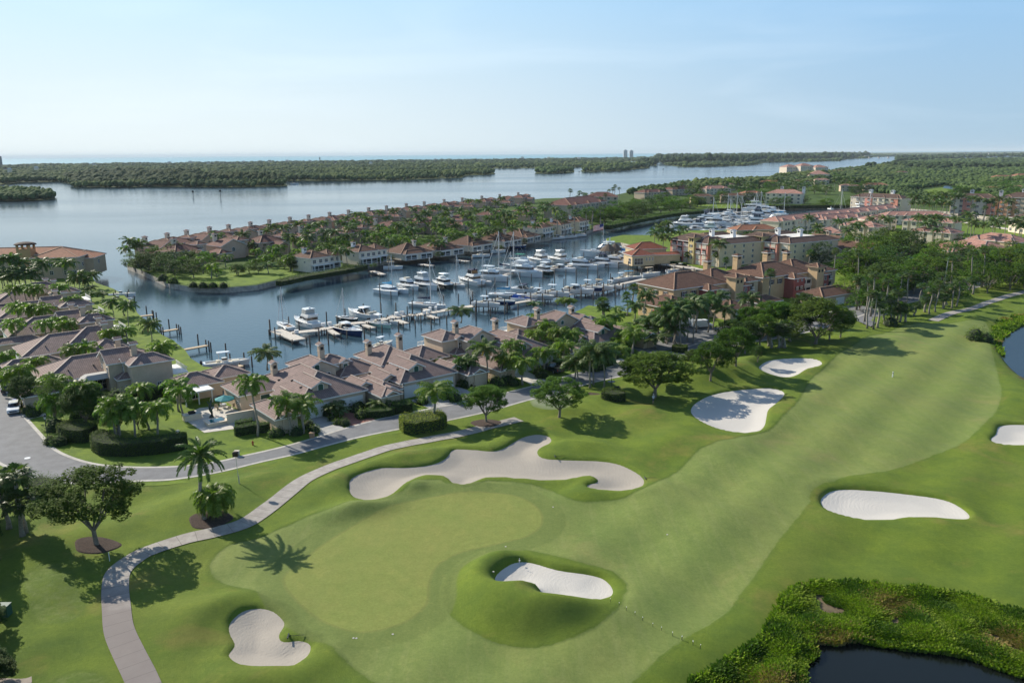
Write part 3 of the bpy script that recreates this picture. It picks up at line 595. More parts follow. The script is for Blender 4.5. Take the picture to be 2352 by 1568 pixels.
def limb(mb, a, b, r0, r1, rr, n=6):
    a, b = Vector(a), Vector(b); pts = []; k = 4
    off = Vector((rr.uniform(-1, 1), rr.uniform(-1, 1), 0)) * (b - a).length * 0.08
    for i in range(k + 1): t = i / k; pts.append(a.lerp(b, t) + off * math.sin(math.pi * t))
    mb.tube(pts, [r0 + (r1 - r0) * i / k for i in range(k + 1)], n, 0, False)
def make_tree(label, cat, mleaf, H=8.0, Wd=9.0, trunk=2.2, clusters=60, lpc=150, ls=0.34, cs=0.95, flat=0.75, seed=1, mbark=None, low=0.0):
    rr = random.Random(seed); root = empty('broadleaf_tree', (0, 0, 0), 0, label, cat)
    tb, cb = MB(), MB(); h0 = trunk; cz = (H + h0) / 2 + 0.2 - low; rz = (H - h0) / 2 + low; rx = Wd / 2
    tb.tube([(0, 0, -0.3), (0.02, 0, 0.3), (0.06, 0.04, h0 * 0.6), (0.1, 0.05, h0)], [0.042 * H, 0.032 * H, 0.027 * H, 0.025 * H], 9, 0, False)
    cl = []
    for i in range(clusters):
        for _ in range(30):
            a = rr.uniform(0, 6.283); v = rr.uniform(-0.55 - low * .1, 1.0); q = math.sqrt(max(0, 1 - v * v)); rad = rr.uniform(0.45, 1.0) ** 0.45
            k = 1 + 0.16 * math.sin(3 * a + seed) + 0.12 * math.sin(5 * a + 2 * v * 3 + seed * 2)
            p = Vector((math.cos(a) * q * rx * rad * k, math.sin(a) * q * rx * rad * k, cz + v * rz * rad * (flat + .25 if v > 0 else .8)))
            if all((p - o).length > cs * 0.75 for o in cl): break
        cl.append(p)
    for i in range(7):
        a = i * 0.9 + seed; e = Vector((math.cos(a) * rx * .55, math.sin(a) * rx * .55, cz + rr.uniform(-.1, .35) * rz)); s = Vector((0.1, 0.05, h0 * rr.uniform(.75, 1.0)))
        limb(tb, s, e, 0.016 * H, 0.006 * H, rr)
        for _ in range(3):
            near = min(cl, key=lambda p: (p - e).length + rr.uniform(0, 2)); limb(tb, s.lerp(e, rr.uniform(.5, .95)), near, 0.007 * H, 0.002 * H, rr, 4)
    for p in cl:
        s = cs * rr.uniform(.7, 1.25)
        for _ in range(int(lpc * s / cs)):
            d = Vector((rr.gauss(0, 1), rr.gauss(0, 1), rr.gauss(0, .55))); L = d.length
            d = d / L * s * min(1.15, rr.uniform(.35, 1) ** .5)
            d.z *= 0.65
            leaf(cb, p + d, ls, rr)
    tb.build('trunk', mbark or M_BARK, root, True); cb.build('crown', mleaf, root)
    return root
def frond(mb, base, az, el, L, droop, lw, n, rr, m=0, dens=16, twist=0.0, vshape=0.5, hang=0.0):
    "feather frond: a midrib bending down with leaflets on both sides"
    d = Vector((math.cos(az) * math.cos(el), math.sin(az) * math.cos(el), math.sin(el))); p = Vector(base); side0 = Vector((-math.sin(az), math.cos(az), 0))
    seg = L / n; pts = [p.copy()]; dirs = [d.copy()]
    for i in range(n):
        e = el - droop * ((i + 1) / n) ** 1.3; d = Vector((math.cos(az) * math.cos(e), math.sin(az) * math.cos(e), math.sin(e))); p = p + d * seg; pts.append(p.copy()); dirs.append(d)
    mb.tube(pts, [0.035 * (1 - .8 * i / n) + .006 for i in range(n + 1)], 3, m, False)
    for i in range(dens):
        t = 0.14 + 0.86 * i / dens; f = t * n; k = min(n - 1, int(f)); q = pts[k].lerp(pts[k + 1], f - k); d = dirs[k + 1]
        up = side0.cross(d) if side0.cross(d).z > 0 else -side0.cross(d)
        ll = lw * (math.sin(math.pi * (0.12 + 0.80 * t)) ** 0.7) * rr.uniform(.85, 1.15)
        wd = L / dens * 0.85
        for s in (-1, 1):
            o = (side0 * s * 0.82 + d * 0.45 + up * (vshape - rr.uniform(0, .5))).normalized()
            mid = q + o * ll * .55; tip = q + o * ll * .85 + Vector((0, 0, -ll * (0.35 + hang)))
            mb.quad(q - d * wd * .5, q + d * wd * .5, mid + d * wd * .55, mid - d * wd * .45, m)
            mb.face((mid - d * wd * .45, mid + d * wd * .55, tip + d * wd * .2), m)
def make_palm(kind, label, H, seed, nf=None, L=None, lean=0.0, dens=None):
    rr = random.Random(seed); nm, cat = {'coco': ('coconut_palm', 'palm tree'), 'queen': ('queen_palm', 'palm tree'), 'sabal': ('fan_palm', 'palm tree'), 'date': ('date_palm', 'palm tree'), 'royal': ('tall_fan_palm', 'palm tree')}[kind]
    root = empty(nm, (0, 0, 0), 0, label, cat); tb, cb = MB(), MB()
    P = dict(coco=(18, 3.6, 1.05, 0.75, 1.5), queen=(17, 3.0, .85, .9, 1.7), sabal=(30, 1.5, .9, 0, .8), date=(38, 3.4, .62, .5, 1.35), royal=(24, 1.35, .9, 0, .8))[kind]
    n = nf or P[0]; FL = L or P[1]
    pts = [(lean * H * (k / 6) ** 2 * .5 + (0.18 * math.sin(k * .8 + seed) if k else 0), 0.12 * math.sin(k * .7 + seed) if k else 0, H * k / 6 - (0.3 if k == 0 else 0)) for k in range(7)]
    r = {'coco': .14, 'queen': .16, 'sabal': .2, 'date': .24, 'royal': .17}[kind]
    tb.tube(pts, [r * 1.5] + [r * (1 - .25 * k / 6) for k in range(1, 7)], 7, 0, True); top = Vector(pts[-1])
    if kind in ('coco', 'queen', 'date'):
        for i in range(n):
            az = i * 2.39996 + rr.uniform(-.2, .2); u = (i + .5) / n
            el = math.radians(78 - 88 * u + rr.uniform(-8, 8)) if kind != 'date' else math.radians(82 - 110 * u + rr.uniform(-8, 8))
            LL = FL * rr.uniform(.85, 1.1) * (0.85 if u < .15 else 1)
            if kind == 'coco': frond(cb, top, az, el, LL, 1.25, 0.85, 6, rr, 0, dens or 15, vshape=.1, hang=.45)
            elif kind == 'queen': frond(cb, top, az, el, LL, 1.75, .8, 6, rr, 0, dens or 15, vshape=.45, hang=.55)
            else: frond(cb, top, az, el, LL, 1.1, .55, 6, rr, 0, dens or 18, vshape=.7, hang=.1)
        if kind == 'coco':
            for i in range(3): a = rr.uniform(0, 6.28); frond(cb, top, a, math.radians(-35), FL * .7, .8, .4, 5, rr, 1, 8, hang=.3)
        if kind == 'queen': frond(cb, top, rr.uniform(0, 6), math.radians(-45), FL * .6, .7, .35, 5, rr, 1, 8, hang=.3)
    else:
        for i in range(n):
            az = i * 2.39996; v = 1 - 1.75 * (i + .5) / n; q = math.sqrt(max(0, 1 - v * v)); d = Vector((math.cos(az) * q, math.sin(az) * q, v + .1)).normalized()
            c = top + d * FL * rr.uniform(.5, .62); s = Vector((-math.sin(az), math.cos(az), 0)); upv = s.cross(d).normalized()
            cb.beam(top, c, .03, .03, 0)
            for k in range(11):
                a = math.radians(-105 + 21 * k); o = (d * math.cos(a) + s * math.sin(a) * 1.0).normalized(); ll = FL * .6 * (.65 + .35 * math.cos(a)) * rr.uniform(.85, 1.1)
                w = upv * .02 + o.cross(upv) * ll * .13; e = c + o * ll + Vector((0, 0, -.28 * ll)) ; m_ = c + o * ll * .6
                cb.face((c, m_ + w, e, m_ - w), 1 if v < -.62 and kind == 'royal' else 0)
    tb.build('trunk', M_PTRUNK, root, True)
    cb.build('crown', [{'coco': M_COCO, 'queen': M_QUEEN, 'date': M_COCO}.get(kind, M_SABAL), M_DEADF], root)
    return root
def make_bush(label, mleaf, r=1.0, h=1.2, n=500, ls=.2, seed=3, name='shrub', cat='shrub'):
    rr = random.Random(seed); mb = MB()
    for i in range(n):
        a = rr.uniform(0, 6.283); v = rr.uniform(0.0, 1); q = math.sqrt(1 - v * v); k = rr.uniform(.75, 1.05) * (1 + .15 * math.sin(3 * a + seed) + .1 * math.sin(7 * a + 4 * v))
        leaf(mb, Vector((math.cos(a) * q * r * k, math.sin(a) * q * r * k, v * h * k)), ls, rr, 0, .2)
    rings = []
    for j in range(4):
        v = j / 3 * .98; q = math.sqrt(1 - v * v); rings.append([(x, y, v * h * .82) for x, y in ring(9, q * r * .82)])
    mb.loft(rings, 1); return mb.build(name, [mleaf, M_HCORE], label=label, cat=cat)
def make_hedge(path, w, h, label, m=None, ls=.2, dens=60, name='hedge', cat='hedge', z=2.0, seed=5, soft=0.0):
    "clipped hedge along a world path: dark twiggy core under a skin of leaves"
    rr = random.Random(seed); mb = MB(); n = len(path); A0, B0 = offset(path, w / 2), offset(path, -w / 2); wf = [1 - (.5 if i in (0, n - 1) else (.12 if i in (1, n - 2) else 0)) + .05 * math.sin(i * 2.1 + seed) for i in range(n)] if n > 5 else [1] * n
    mixp = lambda i, q: (path[i][0] + (q[0] - path[i][0]) * wf[i], path[i][1] + (q[1] - path[i][1]) * wf[i]); L = [mixp(i, q) for i, q in enumerate(A0)]; Rt = [mixp(i, q) for i, q in enumerate(B0)]
    c = Vector((path[0][0], path[0][1], z)); loc = lambda p, zz: Vector((p[0], p[1], zz)) - Vector((c.x, c.y, 0)) 
    rings = []
    for i in range(n):
        k = .9
        a = [path[i][0] + (L[i][0] - path[i][0]) * k, path[i][1] + (L[i][1] - path[i][1]) * k]; b = [path[i][0] + (Rt[i][0] - path[i][0]) * k, path[i][1] + (Rt[i][1] - path[i][1]) * k]
        rings.append([loc(a, -.1), loc(a, h * .93), loc(b, h * .93), loc(b, -.1)])
    mb.loft(rings, 1)
    for i in range(n - 1):
        for A, B, mode in ((L, L, 0), (Rt, Rt, 0), (L, Rt, 1)):
            ln = math.hypot(A[i + 1][0] - A[i][0], A[i + 1][1] - A[i][1]); area = ln * (h if mode == 0 else w)
            for _ in range(int(area * dens)):
                t = rr.random(); s = rr.random()
                if mode == 0: p = loc((A[i][0] + (A[i + 1][0] - A[i][0]) * t, A[i][1] + (A[i + 1][1] - A[i][1]) * t), h * s)
                else:
                    a = (L[i][0] + (L[i + 1][0] - L[i][0]) * t, L[i][1] + (L[i + 1][1] - L[i][1]) * t); b = (Rt[i][0] + (Rt[i + 1][0] - Rt[i][0]) * t, Rt[i][1] + (Rt[i + 1][1] - Rt[i][1]) * t)
                    p = loc((a[0] + (b[0] - a[0]) * s, a[1] + (b[1] - a[1]) * s), h)
                q = p + Vector((rr.gauss(0, .05), rr.gauss(0, .05), rr.gauss(.02, .09 + soft)))
                leaf(mb, q, ls, rr, 0, .2)
    for e in (0, n - 1):
        for _ in range(int(w * h * dens)):
            s, t = rr.random(), rr.random(); p = loc((L[e][0] + (Rt[e][0] - L[e][0]) * s, L[e][1] + (Rt[e][1] - L[e][1]) * s), h * t); leaf(mb, p, ls, rr, 0, .2)
    o = mb.build(name, [m or M_HEDGE, M_HCORE], label=label, cat=cat); o.location = c; return o
# ------------------------------------------------------------ buildings
def tilemat(name, c1, c2, c3, rnd=0.06):
    "clay or concrete roof tiles in courses, toned tile by tile"
    m = bpy.data.materials.new(name); m.use_nodes = True; t = m.node_tree; L = t.links; N = t.nodes.new; b = t.nodes['Principled BSDF']
    uv = N('ShaderNodeUVMap'); uv.uv_map = 'UVMap'
    br = N('ShaderNodeTexBrick'); br.offset = 0.0; br.inputs['Scale'].default_value = 1.0; br.inputs['Brick Width'].default_value = 0.34; br.inputs['Row Height'].default_value = 0.40
    br.inputs['Mortar Size'].default_value = 0.035; br.inputs['Mortar Smooth'].default_value = 0.6; br.inputs['Bias'].default_value = -0.1
    br.inputs['Color1'].default_value = (*c1, 1); br.inputs['Color2'].default_value = (*c2, 1); br.inputs['Mortar'].default_value = (*c3, 1)
    L.new(uv.outputs[0], br.inputs['Vector'])
    no = N('ShaderNodeTexNoise'); no.inputs['Scale'].default_value = 0.7; no.inputs['Detail'].default_value = 5; L.new(uv.outputs[0], no.inputs['Vector'])
    r = N('ShaderNodeMapRange'); r.inputs[1].default_value = .3; r.inputs[2].default_value = .7; r.inputs[3].default_value = .82; r.inputs[4].default_value = 1.15; L.new(no.outputs['Fac'], r.inputs[0])
    hs = N('ShaderNodeHueSaturation'); L.new(br.outputs['Color'], hs.inputs['Color'])
    oi = N('ShaderNodeObjectInfo'); r2 = N('ShaderNodeMapRange'); r2.inputs[3].default_value = 1 - rnd; r2.inputs[4].default_value = 1 + rnd; L.new(oi.outputs['Random'], r2.inputs[0])
    mu = N('ShaderNodeMath'); mu.operation = 'MULTIPLY'; L.new(r.outputs[0], mu.inputs[0]); L.new(r2.outputs[0], mu.inputs[1]); L.new(mu.outputs[0], hs.inputs['Value'])
    L.new(hs.outputs[0], b.inputs['Base Color']); b.inputs['Roughness'].default_value = 0.8; b.inputs['Specular IOR Level'].default_value = 0.15
    sx = N('ShaderNodeSeparateXYZ'); L.new(uv.outputs[0], sx.inputs[0])
    def wave(src, per, op):
        a = N('ShaderNodeMath'); a.operation = 'DIVIDE'; a.inputs[1].default_value = per; L.new(src, a.inputs[0])
        f = N('ShaderNodeMath'); f.operation = 'FRACT'; L.new(a.outputs[0], f.inputs[0])
        if op == 'saw': return f.outputs[0]
        p = N('ShaderNodeMath'); p.operation = 'PINGPONG'; p.inputs[1].default_value = 0.5; L.new(f.outputs[0], p.inputs[0]); return p.outputs[0]
    w1 = wave(sx.outputs['X'], 0.34, 'tri'); w2 = wave(sx.outputs['Y'], 0.40, 'saw'); sb = N('ShaderNodeMath'); sb.operation = 'SUBTRACT'; L.new(w1, sb.inputs[0])
    ml = N('ShaderNodeMath'); ml.operation = 'MULTIPLY'; ml.inputs[1].default_value = 0.5; L.new(w2, ml.inputs[0]); L.new(ml.outputs[0], sb.inputs[1])
    bp = N('ShaderNodeBump'); bp.inputs['Distance'].default_value = 0.07; L.new(sb.outputs[0], bp.inputs['Height']); L.new(bp.outputs[0], b.inputs['Normal'])
    return m
T_GREY = tilemat('roof_tiles_grey_brown', (0.262, 0.190, 0.168), (0.215, 0.156, 0.140), (0.115, 0.085, 0.080))
T_BROWN = tilemat('roof_tiles_brown', (0.165, 0.092, 0.064), (0.120, 0.068, 0.048), (0.060, 0.038, 0.030))
T_RED = tilemat('roof_tiles_red_brown', (0.185, 0.088, 0.068), (0.135, 0.066, 0.054), (0.070, 0.040, 0.036), 0.12)
T_ORANGE = tilemat('roof_tiles_orange', (0.360, 0.170, 0.100), (0.300, 0.135, 0.080), (0.170, 0.080, 0.055))
T_PINK = tilemat('roof_tiles_pink', (0.430, 0.235, 0.185), (0.370, 0.195, 0.155), (0.230, 0.130, 0.105), 0.08)
T_DARK = tilemat('roof_tiles_dark', (0.125, 0.082, 0.066), (0.100, 0.066, 0.055), (0.055, 0.038, 0.033))
M_CAP = mat('ridge_tiles', (0.36, 0.28, 0.235), 0.7, noise=0.15, nscale=2)
M_CAPB = mat('ridge_tiles_tan', (0.40, 0.25, 0.16), 0.7, noise=0.15, nscale=2)
def stucco(n, c): return mat(n, c, 0.9, noise=0.08, nscale=0.8, bump=0.008, bscale=20, spec=0.2)
M_CREAM = stucco('cream_stucco', (0.53, 0.42, 0.31)); M_BEIGE = stucco('beige_stucco', (0.50, 0.375, 0.25)); M_YEL = stucco('yellow_stucco', (0.60, 0.475, 0.23))
M_TAN = stucco('tan_stucco', (0.56, 0.395, 0.225)); M_RED = stucco('red_stucco', (0.42, 0.095, 0.055)); M_ROSE = stucco('rose_stucco', (0.34, 0.105, 0.085))
M_PALE = stucco('pale_stucco', (0.70, 0.60, 0.47)); M_WHITE = mat('white_paint', (0.78, 0.77, 0.74), 0.6, noise=0.06, nscale=1.5)
M_PINKW = stucco('pink_stucco', (0.62, 0.27, 0.21))
M_GLASS = mat('window_glass', (0.015, 0.022, 0.025), 0.08, spec=0.7); M_GREENS = mat('green_shutter', (0.012, 0.070, 0.050), 0.5)
M_GARAGE = mat('garage_door_panels', (0.66, 0.66, 0.64), 0.6); M_SCREEN = mat('dark_insect_screen', (0.035, 0.040, 0.042), 0.6)
M_DARK = mat('dark_opening', (0.02, 0.018, 0.016), 0.9); M_FLATR = mat('white_flat_roof', (0.62, 0.60, 0.56), 0.9, noise=0.15, nscale=0.4)
M_WOOD = mat('brown_shutter_wood', (0.06, 0.035, 0.02), 0.7)
def roof_wing(rb, wb, x0, x1, y0, y1, ez, ridge='v', ends='hh', pitch=0.46, z0=0.0, ins=0.45, cap=True, wm=0, walls=True, th=0.2):
    "roof slabs on the eave rectangle, walls inset under it; ends: h hipped, g gabled (first = low end)"
    U, V = x1 - x0, y1 - y0
    if ridge == 'u': half = V / 2; f = lambda s, t, z: (x0 + s, y0 + t, z); LN = U
    else: half = U / 2; f = lambda s, t, z: (x0 + t, y0 + s, z); LN = V
    Wd = 2 * half; h = pitch * half; e0 = half if ends[0] == 'h' else 0.0; e1 = half if ends[1] == 'h' else 0.0
    if e0 + e1 > LN: k = LN / (e0 + e1) * 0.999; e0 *= k; e1 *= k
    r0, r1 = (e0, half, ez + h), (LN - e1, half, ez + h); sl = math.hypot(half, h)
    def slab(pts, uvs):
        P3 = [f(*p) for p in pts]; n = (Vector(P3[1]) - Vector(P3[0])).cross(Vector(P3[2]) - Vector(P3[0]))
        if n.z < 0: P3.reverse(); uvs = uvs[::-1]
        rb.face(P3, 0, uvs); rb.face([(p[0], p[1], p[2] - th) for p in P3[::-1]], 2)
    q = math.hypot(pitch, 1)
    slab([(0, 0, ez), (LN, 0, ez), r1, r0], [(0, 0), (LN, 0), (r1[0], sl), (r0[0], sl)])
    slab([(LN, Wd, ez), (0, Wd, ez), r0, r1], [(LN, 0), (0, 0), (r0[0], sl), (r1[0], sl)])
    if e0: slab([(0, Wd, ez), (0, 0, ez), r0], [(Wd, 0), (0, 0), (half, math.hypot(e0, h))])
    if e1: slab([(LN, 0, ez), (LN, Wd, ez), r1], [(0, 0), (Wd, 0), (half, math.hypot(e1, h))])
    def fas(a, b):
        a, b = f(*a), f(*b); rb.quad(a, b, (b[0], b[1], b[2] - th), (a[0], a[1], a[2] - th), 2)
    c = [(0, 0, ez), (LN, 0, ez), (LN, Wd, ez), (0, Wd, ez)]
    fas(c[0], c[1]); fas(c[2], c[3])
    if e0: fas(c[3], c[0])
    else: fas(c[0], r0); fas(r0, c[3])
    if e1: fas(c[1], c[2])
    else: fas(c[1], r1); fas(r1, c[2])
    if cap:
        lines = [(r0, r1)] + ([(c[0], r0), (c[3], r0)] if e0 else []) + ([(c[1], r1), (c[2], r1)] if e1 else [])
        for a, b in lines:
            a, b = Vector(f(*a)), Vector(f(*b))
            if (a - b).length > .3: rb.beam(a + Vector((0, 0, .05)), b + Vector((0, 0, .05)), .24, .15, 1)
    if walls:
        wt = ez - 0.12; X0, X1, Y0, Y1 = x0 + ins, x1 - ins, y0 + ins, y1 - ins; wb.box(X0, X1, Y0, Y1, z0, wt + .02, wm)
        gh = pitch * (half - ins)
        for e, s in ((e0, ins), (e1, LN - ins)):
            if not e:
                a, b, cc = f(s, ins, wt), f(s, Wd - ins, wt), f(s, half, wt + gh + .06); d = .12 if s == ins else -.12
                a2, b2, c2 = f(s + d, ins, wt), f(s + d, Wd - ins, wt), f(s + d, half, wt + gh + .06)
                wb.face((a, b, cc), wm); wb.face((a2, c2, b2), wm); wb.quad(a, cc, c2, a2, wm); wb.quad(cc, b, b2, c2, wm); wb.quad(b, a, a2, b2, wm)
def winmesh(w, h, style='pane', mats=None, arch=False):
    "window facing -y, centre of its sill line at the origin"
    mb = MB(); t = 0.08
    if style == 'screen':   # screened porch bay
        mb.box(-w / 2, w / 2, -.04, 0.02, 0, h, 1); n = max(2, int(w / 2.6) + 1)
        for i in range(n): x = -w / 2 + w * i / (n - 1); mb.box(x - .13, x + .13, -.16, -.05, 0, h, 0)
        mb.box(-w / 2, w / 2, -.15, -.05, h - .18, h + .1, 0); mb.box(-w / 2, w / 2, -.14, -.06, .85, .97, 0); mb.box(-w / 2, w / 2, -.15, -.05, 0, .16, 0)
        for i in range(int(w / .5)): x = -w / 2 + .5 * i + .25; mb.box(x - .02, x + .02, -.12, -.08, .1, .9, 0)
        return mb.mesh('window', [M_WHITE, M_SCREEN])
    if style == 'garage':
        mb.box(-w / 2, w / 2, -.03, .02, 0, h, 0)
        for k in range(4): mb.box(-w / 2 + .05, w / 2 - .05, -.045, -.031, h * k / 4 + .05, h * (k + 1) / 4 - .05, 0)
        return mb.mesh('garage_door', [M_GARAGE])
    if style == 'balcony':  # recessed balcony bay: dark opening, slab, white rail, shutters
        mb.box(-w / 2, w / 2, -.03, .02, 0, h, 1); mb.box(-w / 2 - .1, w / 2 + .1, -.5, -.02, -.16, .0, 2)
        mb.box(-w / 2, w / 2, -.46, -.40, .85, .93, 0); n = max(3, int(w / .35))
        for i in range(n): x = -w / 2 + w * (i + .5) / n; mb.box(x - .05, x + .05, -.45, -.41, 0, .85, 0)
        mb.box(-w * .1, w * .1, -.06, -.031, 0, h * .8, 3)
        return mb.mesh('balcony', [M_WHITE, M_DARK, M_WHITE, M_GLASS])
    if style == 'shut':     # closed white storm shutters over a balcony bay
        mb.box(-w / 2, w / 2, -.06, .02, 0, h, 0)
        for i in range(int(w / .3)): x = -w / 2 + .3 * i + .15; mb.box(x - .09, x + .09, -.09, -.061, .05, h - .05, 0)
        mb.box(-w / 2 - .08, w / 2 + .08, -.12, -.03, -.1, .02, 2); mb.box(-w / 2, w / 2, -.13, -.10, .75, .82, 2)
        return mb.mesh('balcony', [mats or M_PALE, M_DARK, M_WHITE])
    fr, gl = 0, 1
    top = [(x * w / 2, h + (w / 2) * .5 * math.sqrt(max(0, 1 - x * x))) for x in (-1, -.8, -.45, 0, .45, .8, 1)] if arch else [(-w / 2, h), (w / 2, h)]
    out = [(-w / 2, 0)] + top + [(w / 2, 0)]
    def slabp(poly, y0, y1, m):
        a = [mb.P((x, y0, z)) for x, z in poly]; b = [mb.P((x, y1, z)) for x, z in poly]
        mb.f.append(a[::-1]); mb.m.append(m); mb.uv.append(None); n = len(poly)
        for i in range(n): mb.f.append([a[i], a[(i + 1) % n], b[(i + 1) % n], b[i]]); mb.m.append(m); mb.uv.append(None)
    k = lambda p, s: ((p[0]) * s, h * .5 + (p[1] - h * .5) * s)
    slabp([(x * (1 + 2 * t / w), z + (t if z > h * .5 else -t)) for x, z in out], -.05, .02, fr)
    slabp(out, -.065, -.051, gl)
    if style == 'pane':
        nx = 2 if w < 1.3 else 3
        for i in range(1, nx): x = -w / 2 + w * i / nx; mb.box(x - .025, x + .025, -.085, -.066, 0, h, fr)
        mb.box(-w / 2, w / 2, -.086, -.066, h * .5 - .03, h * .5 + .03, fr)
    if style == 'wshut':
        for s in (-1, 1): mb.box(s * (w / 2 + .32) - .2, s * (w / 2 + .32) + .2, -.07, -.01, 0, h, 2)
        mb.box(-.03, .03, -.085, -.066, 0, h, fr); mb.box(-w / 2, w / 2, -.086, -.066, h * .5 - .03, h * .5 + .03, fr)
    return mb.mesh('window', [M_WHITE, M_GREENS if style == 'green' else M_GLASS, M_WOOD])
WC = {}
def window(root, x, y, z, w, h, ang=0.0, style='pane', arch=False, mats=None):
    key = (round(w, 2), round(h, 2), style, arch, mats.name if mats else '')
    if key not in WC: WC[key] = winmesh(w, h, style, mats, arch)
    n = {'garage': 'garage_door', 'balcony': 'balcony', 'shut': 'balcony', 'screen': 'screened_porch'}.get(style, 'window')
    o = bpy.data.objects.new(n, WC[key]); COL.objects.link(o); o.parent = root; o.location = (x, y, z); o.rotation_euler = (0, 0, ang); return o
HP = math.pi / 2
def chimney(root, x, y, z0, z1, w=1.15, kind='gable', wm=None, rm=None, roofobj=None):
    mb = MB(); mb.box(x - w / 2, x + w / 2, y - w / 2, y + w / 2, z0, z1, 0)
    mb.box(x - w / 2 - .06, x + w / 2 + .06, y - w / 2 - .06, y + w / 2 + .06, z1 - 1.3, z1 - 1.15, 0)
    for s in (-1, 1): mb.box(x - w * .3, x + w * .3, y + s * (w / 2 + .02) - .02, y + s * (w / 2 + .02) + .02, z1 - .95, z1 - .35, 2)
    rb = MB(); o = w / 2 + .28
    roof_wing(mb2 := MB(), rb, x - o, x + o, y - o, y + o, z1 + .12, 'v', 'gg' if kind == 'gable' else 'hh', .55, z1 - .05, .28, False, 0)
    c = mb.build('chimney', [wm or M_CREAM, rm or T_GREY, M_DARK], roofobj or root)
    mb2.build('chimney_cap', [rm or T_GREY, M_CAP, M_WHITE], root)
    return c
def house(name, label, cat, loc, yaw, wings, wm, rm, group=None, cap=None, wmx=None, trim=None):
    root = empty(name, loc, yaw, label, cat, group); rb, wb = MB(), MB()
    for w in wings:
        w = dict(w); a = w.pop('r'); roof_wing(rb, wb, *a, **w)
    wb.build('wall', [wm] + list(wmx or []), root); rb.build('roof', [rm, cap or M_CAP, trim or M_WHITE], root); return root
